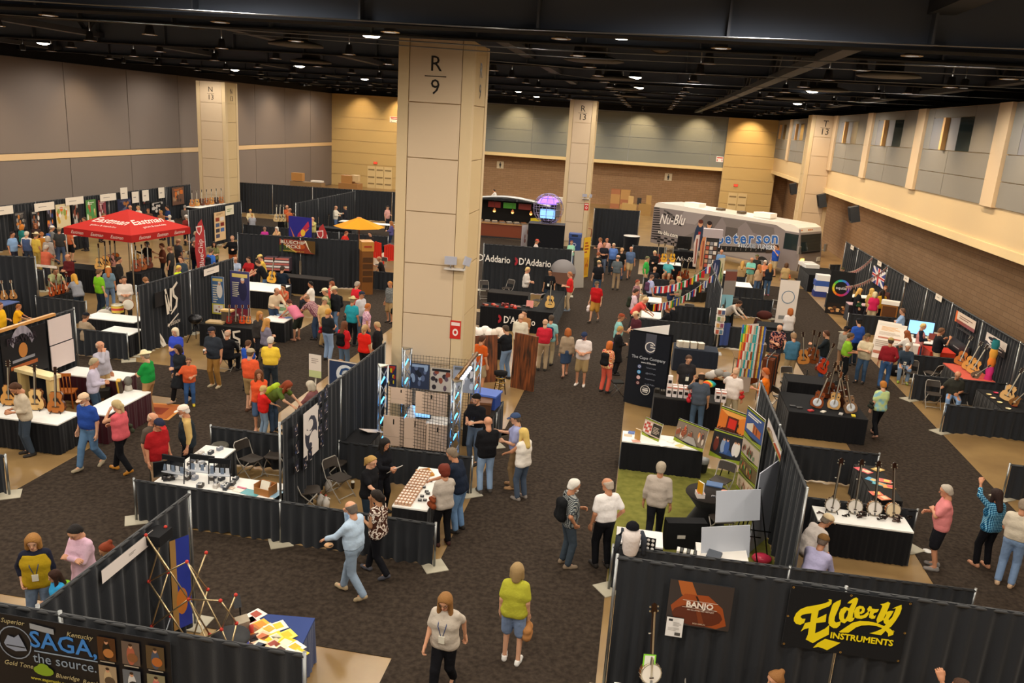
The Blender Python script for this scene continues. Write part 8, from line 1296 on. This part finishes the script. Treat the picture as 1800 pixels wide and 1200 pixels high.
465 399 1.62 330 s:8a6a58 T:c03890 P:3a3a40 kk t 0 f | woman in magenta seated behind the picks drape
486 399 1.64 190 o:d8d0c4 T:d0a878 P:3a3a40 uk t 4 | white-haired woman seated behind the picks drape
''')
crowd('''
929 470 1.77 95 s:d8b878 L:d8cfc6 P:2c2c2e ff s 3 roll fat:.1 | blond man in a white shirt standing inside the string maker booth
967 474 1.74 190 s:17110d T:17191c P:2a3444 dd s 0 skin:t badge | dark-haired man in a black tee behind the string counter
1001 478 1.75 265 s:a86a40 T:d02c28 P:c0a888 ff s 3 sh:8a98a8 fat:.2 | man in a red tee and khakis at the string counter
1049 495 1.76 200 c:5a5040/6a5a48 T:b81c20 S:b08038 dd w 4 carry:e0d0cc carl:white_plastic_bag_carried_by_the_man_in_red_and_mustard_shorts fat:.35 sh:4a4038 | man in a red tee and mustard shorts walking with a white bag
1053 458 1.76 350 c:c8a878/6a5a48 T:1c1c20 P:3a5068 dd s 0 sheet:3a5a90 shl:blue_folder_carried_by_the_man_in_the_black_sports_shirt | man in a tan cap and black sports shirt
1087 449 1.76 5 c:d0a890/6a5a48 T:5c6468 P:9c8468 dd s 0 bag:-1c2028 bagl:dark_satchel_of_the_man_in_khaki_trousers | man in a grey shirt and khaki trousers walking away
917 551 1.76 0 b:d0a888 L:d0c8b4 P:1c1c24 fd s 5 fat:.3 | bald man in a cream shirt at the craft guitar table
922 545 1.72 200 s:17110d T:a07048 P:3a3a3a fd s 0 | dark-haired man facing across the craft guitar table
888 572 1.76 300 s:4a3c30 T:1c1e22 P:7a94b4 to s 6 tuck | man in a black polo touching the wood slab
849 590 1.74 30 s:4a3020 T:c85a20 S:b0a084 fd s 3 | man in a burnt orange shirt beside the column
959 561 1.76 355 b:c09878 T:c02838 P:b09a7c ff s 2 tuck | bald man in a red polo and khaki trousers
970 554 1.75 5 s:4a3a2c T:88b8b8 P:a89878 dd s 0 bp:1c3c54 bpl:teal_backpack_worn_next_to_the_red_polo_man | man in an aqua shirt with a teal backpack
999 577 1.64 350 o:a85c28 L:a08c74 K:3a4c68 dd w 2 sh:c09078 | auburn-haired woman in a taupe cardigan and denim skirt
1027 586 1.77 185 c:2a3450/5a4a3c T:e8dcd8 S:a08860 ff s 3 fat:.35 sh:e8e0d8 nod:30 | man in a navy cap and white tee looking down at papers
1005 423 1.68 170 s:6a3020 T:98d0b0 P:5a6a80 ff s 0 f | woman in a mint tee near the recycling bin
1055 418 1.72 260 s:8a5a38 T:d89888 P:3a4458 fd s 0 | person in a pink tee by the far carpet edge
1067 419 1.72 200 s:a06040 L:d8a89c P:2a2a34 dd s 0 | person in pale pink by the cocktail tables
1063 427 1.75 180 s:b8785a T:22222a P:5a6478 ff s 0 | man in a black tee facing up the far aisle
1079 428 1.76 190 s:c8b090 T:5878b8 P:26303c dd s 0 fat:.35 bag:-1c1c20 bagl:black_sling_bag_of_the_man_in_cornflower_blue | man in a cornflower blue shirt
1094 436 1.75 10 s:d0a070 T:17191a P:3a4258 dd s 0 | man in a black jersey with a white letter seen from behind
1110 434 1.78 175 b:b88a68 T:5a6e90 S:b8a078 dd w 2 carry:c87838 carl:orange_bag_held_by_the_man_in_slate_blue | man in a slate blue tee and khaki shorts walking up
1053 443 1.74 30 s:8a4a2c T:22221f S:a88a5c xd s 0 | man in black with khaki shorts pointing aside
945 421 1.7 90 c:c05040/6a4a38 L:d8c8c0 P:3a3a40 fd s 4 | person in a red cap behind the string maker drape
868 333 1.75 280 s:2a1c18 L:e8e4e0 P:1c1c20 tf s 15 | server in a white shirt behind the bar drape
861 367 1.7 90 s:5a3424 T:c02828 P:2a2a30 ff s 0 | person in red at the food bar
871 365 1.75 10 s:3a2a20 L:4a5a7a P:2a3040 dd s 0 | person in blue at the food bar
1122 492 1.62 120 s:8a3a20 T:ffffff~pr P:3a3a44 fd s 0 f | short-haired woman in a purple plaid top
1147 483 1.64 60 s:6a4a38 T:b0b4d8 P:232838 fd s 0 fat:.25 f bp:5a3a54 bpl:plum_backpack_of_the_woman_in_lilac | woman in a lilac top with a plum backpack
1120 508 1.74 80 s:3a2a20 T:dcc0c8 P:3a3434 ff s 6 bp:2a3024 bpl:dark_green_backpack_of_the_man_in_pale_pink | man in a pale pink tee at the signing table
1138 523 1.75 95 s:d8b888 T:d85048 P:2a2a30 tt s 38 | blond man in a coral shirt bending over the signing table
1193 486 1.75 265 s:d0b078 L:c8c49a P:3a4a6a ff s 0 fat:.25 | blond man in a pale yellow sweater in the bunting booth
1183 492 1.72 100 s:8a6a48 T:2c3858 P:26303c ff s 0 | man in navy beside the yellow sweater man
1172 538 1.62 280 r:a8582a L:1c1c20 P:1c1c20 tk t 5 f | curly auburn-haired woman in black seated at the signing table
1182 532 1.7 300 s:6a4028 L:232428 P:1c1c20 kk t 4 | man in black seated beside the curly-haired woman
1094 552 1.77 80 c:8a4028/8a5a40 T:88bcb8 P:3a5068 fd s 4 | man in a rust cap and aqua tee
1117 548 1.74 230 c:d8bc90/6a5a48 T:50242c P:2a2a30 ff s 8 | man in a tan cap and maroon shirt
1092 574 1.66 70 s:b08c50 L:1c1b1d P:1c1b1d ff s 2 f long bag:-a850a8 bagl:purple_scarf_bag_of_the_blonde_woman_in_black | short blonde-haired woman in a long black coat
1073 600 1.64 30 o:c86a28 T:ffffff~fo P:d8604c ff s 2 bp:1c1c1e bpl:black_backpack_of_the_woman_in_coral_trousers | woman in a floral top and coral trousers
1151 441 1.72 200 s:d8c090 L:1c1a1c P:1c1c20 fd s 3 | blond person in black by the row of yellow guitars
1139 451 1.75 95 c:6a6a4a/5a4a38 T:3aa848 P:b8a078 dd s 0 fat:.25 | man in a green polo with a bag by the low drape
1175 456 1.72 190 s:4a4a50 T:58b0b8 P:a88060 gf t 12 | man in aqua seated playing a red-brown guitar
1152 469 1.72 20 b:b08868 T:232328 P:26262c kk t 4 | bald man in black seated with his back turned
1269 439 1.76 185 b:b8987a T:6a8cb4 P:3a4a68 ff s 0 fat:.35 | balding man in a chambray blue shirt at the strobe booth
1306 459 1.64 10 l:c89a50 L:a88a60 P:8a7a60 dd s 0 bag:26221e bagl:black_handbag_of_the_blonde_woman_in_tan | blonde woman in tan by the strobe booth
1322 453 1.76 190 b:c08a68 T:78c0b0 P:c0a880 cc s 0 | man in a mint tee with folded arms
1331 448 1.75 200 c:5a5a38/4a3a2c T:2a2c2a P:2a2c34 dd s 0 | man in a camouflage cap behind the mint tee man
1335 465 1.64 330 l:a86a38 L:b89878 P:4a6080 fd s 0 | long-haired woman in a beige blouse
1346 458 1.7 160 c:c8b8a8/8a6a50 L:d88860 P:3a3a44 cc s 0 | person in an orange shirt and pale cap with folded arms
1354 464 1.66 350 l:b8803c T:232830 P:4a6484 ff s 0 sh:b06a78 | blonde woman in a black tee and jeans
1383 462 1.66 5 o:5a3c24 T:b89c6c P:4a70a0 dd w 2 bag:c05828 bagl:orange_handbag_of_the_woman_walking_away | brown-haired woman in a tan tunic walking away
1365 431 1.88 230 s:3a2418 T:2a52b0 S:b09c78 xd s 0 carry:d8c8bc carl:white_bag_held_by_the_man_in_royal_blue | man in a royal blue tee pointing at the motorhome
1303 530 1.76 115 s:3a2418 L:d8ccc0 P:2a3438 tt s 48 roll fat:.3 | dark-haired man in a white shirt bending over a gig bag
1390 542 1.7 350 o:a85c28 T:d8d0cc P:22222a ff s 0 fat:.1 | auburn-haired person in a white printed tee seen from behind
1372 573 1.76 175 b:d0b090 T:ffffff~fd P:3a3a44 tf s 8 beard:e8e0d8 fat:.35 nod:30 | white-bearded man in a navy floral shirt
1395 585 1.77 345 s:9a7a58 L:44708a P:b09a74 ff s 6 fat:.2 | man in a teal blue shirt with khaki trousers
1452 581 1.77 285 s:4a2c1c L:1c2226 P:3a5a8a of s 2 beard:4a3020 glass | bearded man in a dark sweater by the resonator guitars
1510 560 1.78 340 c:1c1c20/1c1410 T:2a50a8 P:26303c dd s 0 fat:.3 | man in a blue jersey numbered 7
1490 574 1.74 60 c:1c1c20/3a2a20 T:8a8478 P:a88060 fd s 0 brim:d84028 | man in a grey tee and black cap with a red brim
1498 586 1.75 95 s:5a4630 T:88b830 P:17191c ff s 4 fat:.4 tuck glass | man in a lime polo holding a leaflet
1525 587 1.76 215 c:5a4c34/8a6a50 T:d8c8a8 P:3c526c cc s 4 vest:d0c0a0 | man in a camouflage cap and cream shirt with folded arms
1513 507 1.66 80 l:d8a858 T:1c1c20 P:22222a dd s 2 bag:2a4a30 bagl:dark_green_bag_of_the_blonde_in_black | long-haired blonde woman in black at the pink-clothed table
1533 507 1.66 340 l:d8b060 L:c8a860 P:3a3a40 ff s 0 | long-haired blonde woman in gold
1539 513 1.64 10 o:d8c89c T:c82858 S:b8a888 dd s 0 fat:.2 | pale blonde woman in a raspberry tee
1552 510 1.64 350 l:1c1410 T:c09428 P:22222a fd s 0 | black-haired woman in a mustard top
1482 471 1.74 200 c:3a3a28/3a2a20 T:ffffff~cm P:5a4a38 fd s 0 | man in camouflage behind the ring poster
1557 503 1.72 200 s:8a5030 L:5a3a34 P:26262a ff s 0 | man with brown hair beside the union flag
1586 542 1.76 285 s:6a5040 L:8aa4c8 P:2a3448 cc s 0 fat:.2 | man in a pale blue checked shirt by the amber kiosk
1594 581 1.64 320 l:8a4a24 L:e0d8d0 P:3a3a44 tf s 14 | long brown-haired woman in white leaning over brochures
1625 569 1.66 110 s:d8bc78 L:1c2434 P:4a6a94 ff s 0 vest:c88a88 f | short blonde woman in a navy cardigan and pink top
1657 577 1.76 90 s:6a4a34 T:1c1c20 P:d0b890 gx s 0 fat:.35 beard:4a3424 | bearded man in black playing a fiddle
1567 594 1.76 15 c:a89058/4a3a2c L:8a2028 P:3c5c88 dp s 2 tuck | man in a dark red shirt and tan cap seen from behind
1597 605 1.74 190 s:d8d0c4 L:34404e P:8098b4 kk t 10 badge fat:.25 sh:88a030 roll | white-haired man in dark blue seated with a badge
1685 654 1.75 195 b:8a6a50 T:34342e P:7a98c0 fg t 12 beard:6a4c38 | man in a dark green tee seated playing a mandolin
1553 670 1.64 350 s:b8742c T:ffffff~sg P:16171a df w 2 f bag:-26281f bagl:dark_green_tote_on_the_woman_in_pastel_green sh:c09078 | short auburn-haired woman in a pastel green top and black trousers
1212 626 1.76 170 s:4a3020 T:2c2a2c P:2a2a30 dd s 4 badge nod:20 | man in a charcoal tee with a badge behind the capo cartons
1234 655 1.74 0 b:2a1c14 T:4a525e P:44586e xd s 2 bag:-a82028 bagl:red_pouch_of_the_man_in_the_grey_raglan_tee skin:t | man in a grey raglan tee photographing the capo table
1295 646 1.74 20 b:d0a888 T:e0d4cc P:b0a488 xd s 3 bag:b02c28 bagl:red_shoulder_bag_of_the_bald_man_in_white | bald man in a white tee with a red shoulder bag
1345 647 1.74 285 s:b85a20 T:e0721c P:5a4a3a fd s 0 | ginger-haired man in an orange shirt behind the drape
1460 906 1.76 65 c:e0c8a0/8a7a6a L:d8ccc4 P:a89878 kk t 38 | man in a tan cap and white shirt seated over a banjo
1450 940 1.74 35 c:7a5a34/6a5a50 L:b4aed0 P:3a4a68 kk t 22 beard:a89a8c | man in a brown cap and lavender shirt seated with his back turned
1663 853 1.76 285 s:b8ac9c T:e08888 S:1a1a20 cf s 2 fat:.3 sh:8a8480 glass | grey-haired man in a pink polo and black shorts
1753 860 1.66 340 l:2a1812 L:ffffff~pb P:141418 rd s 2 sh:c08a6a roll | long dark-haired woman in a blue plaid shirt raising her hand
1803 878 1.76 30 s:8a7a68 T:c8bca8 P:7a92b4 fd s 3 tuck sh:c0a080 | man in a beige tee and pale jeans beside the blue plaid woman
1362 1182 1.62 250 u:9a6a3c T:d88a58 P:2a2a30 kk t 10 | person with a brown topknot in orange seated below the tall drape
1690 1196 1.78 300 s:4a3020 T:c8b090 P:2a2a30 rd s 0 | man below the tall drape raising a pointing finger
''')
flush_text()
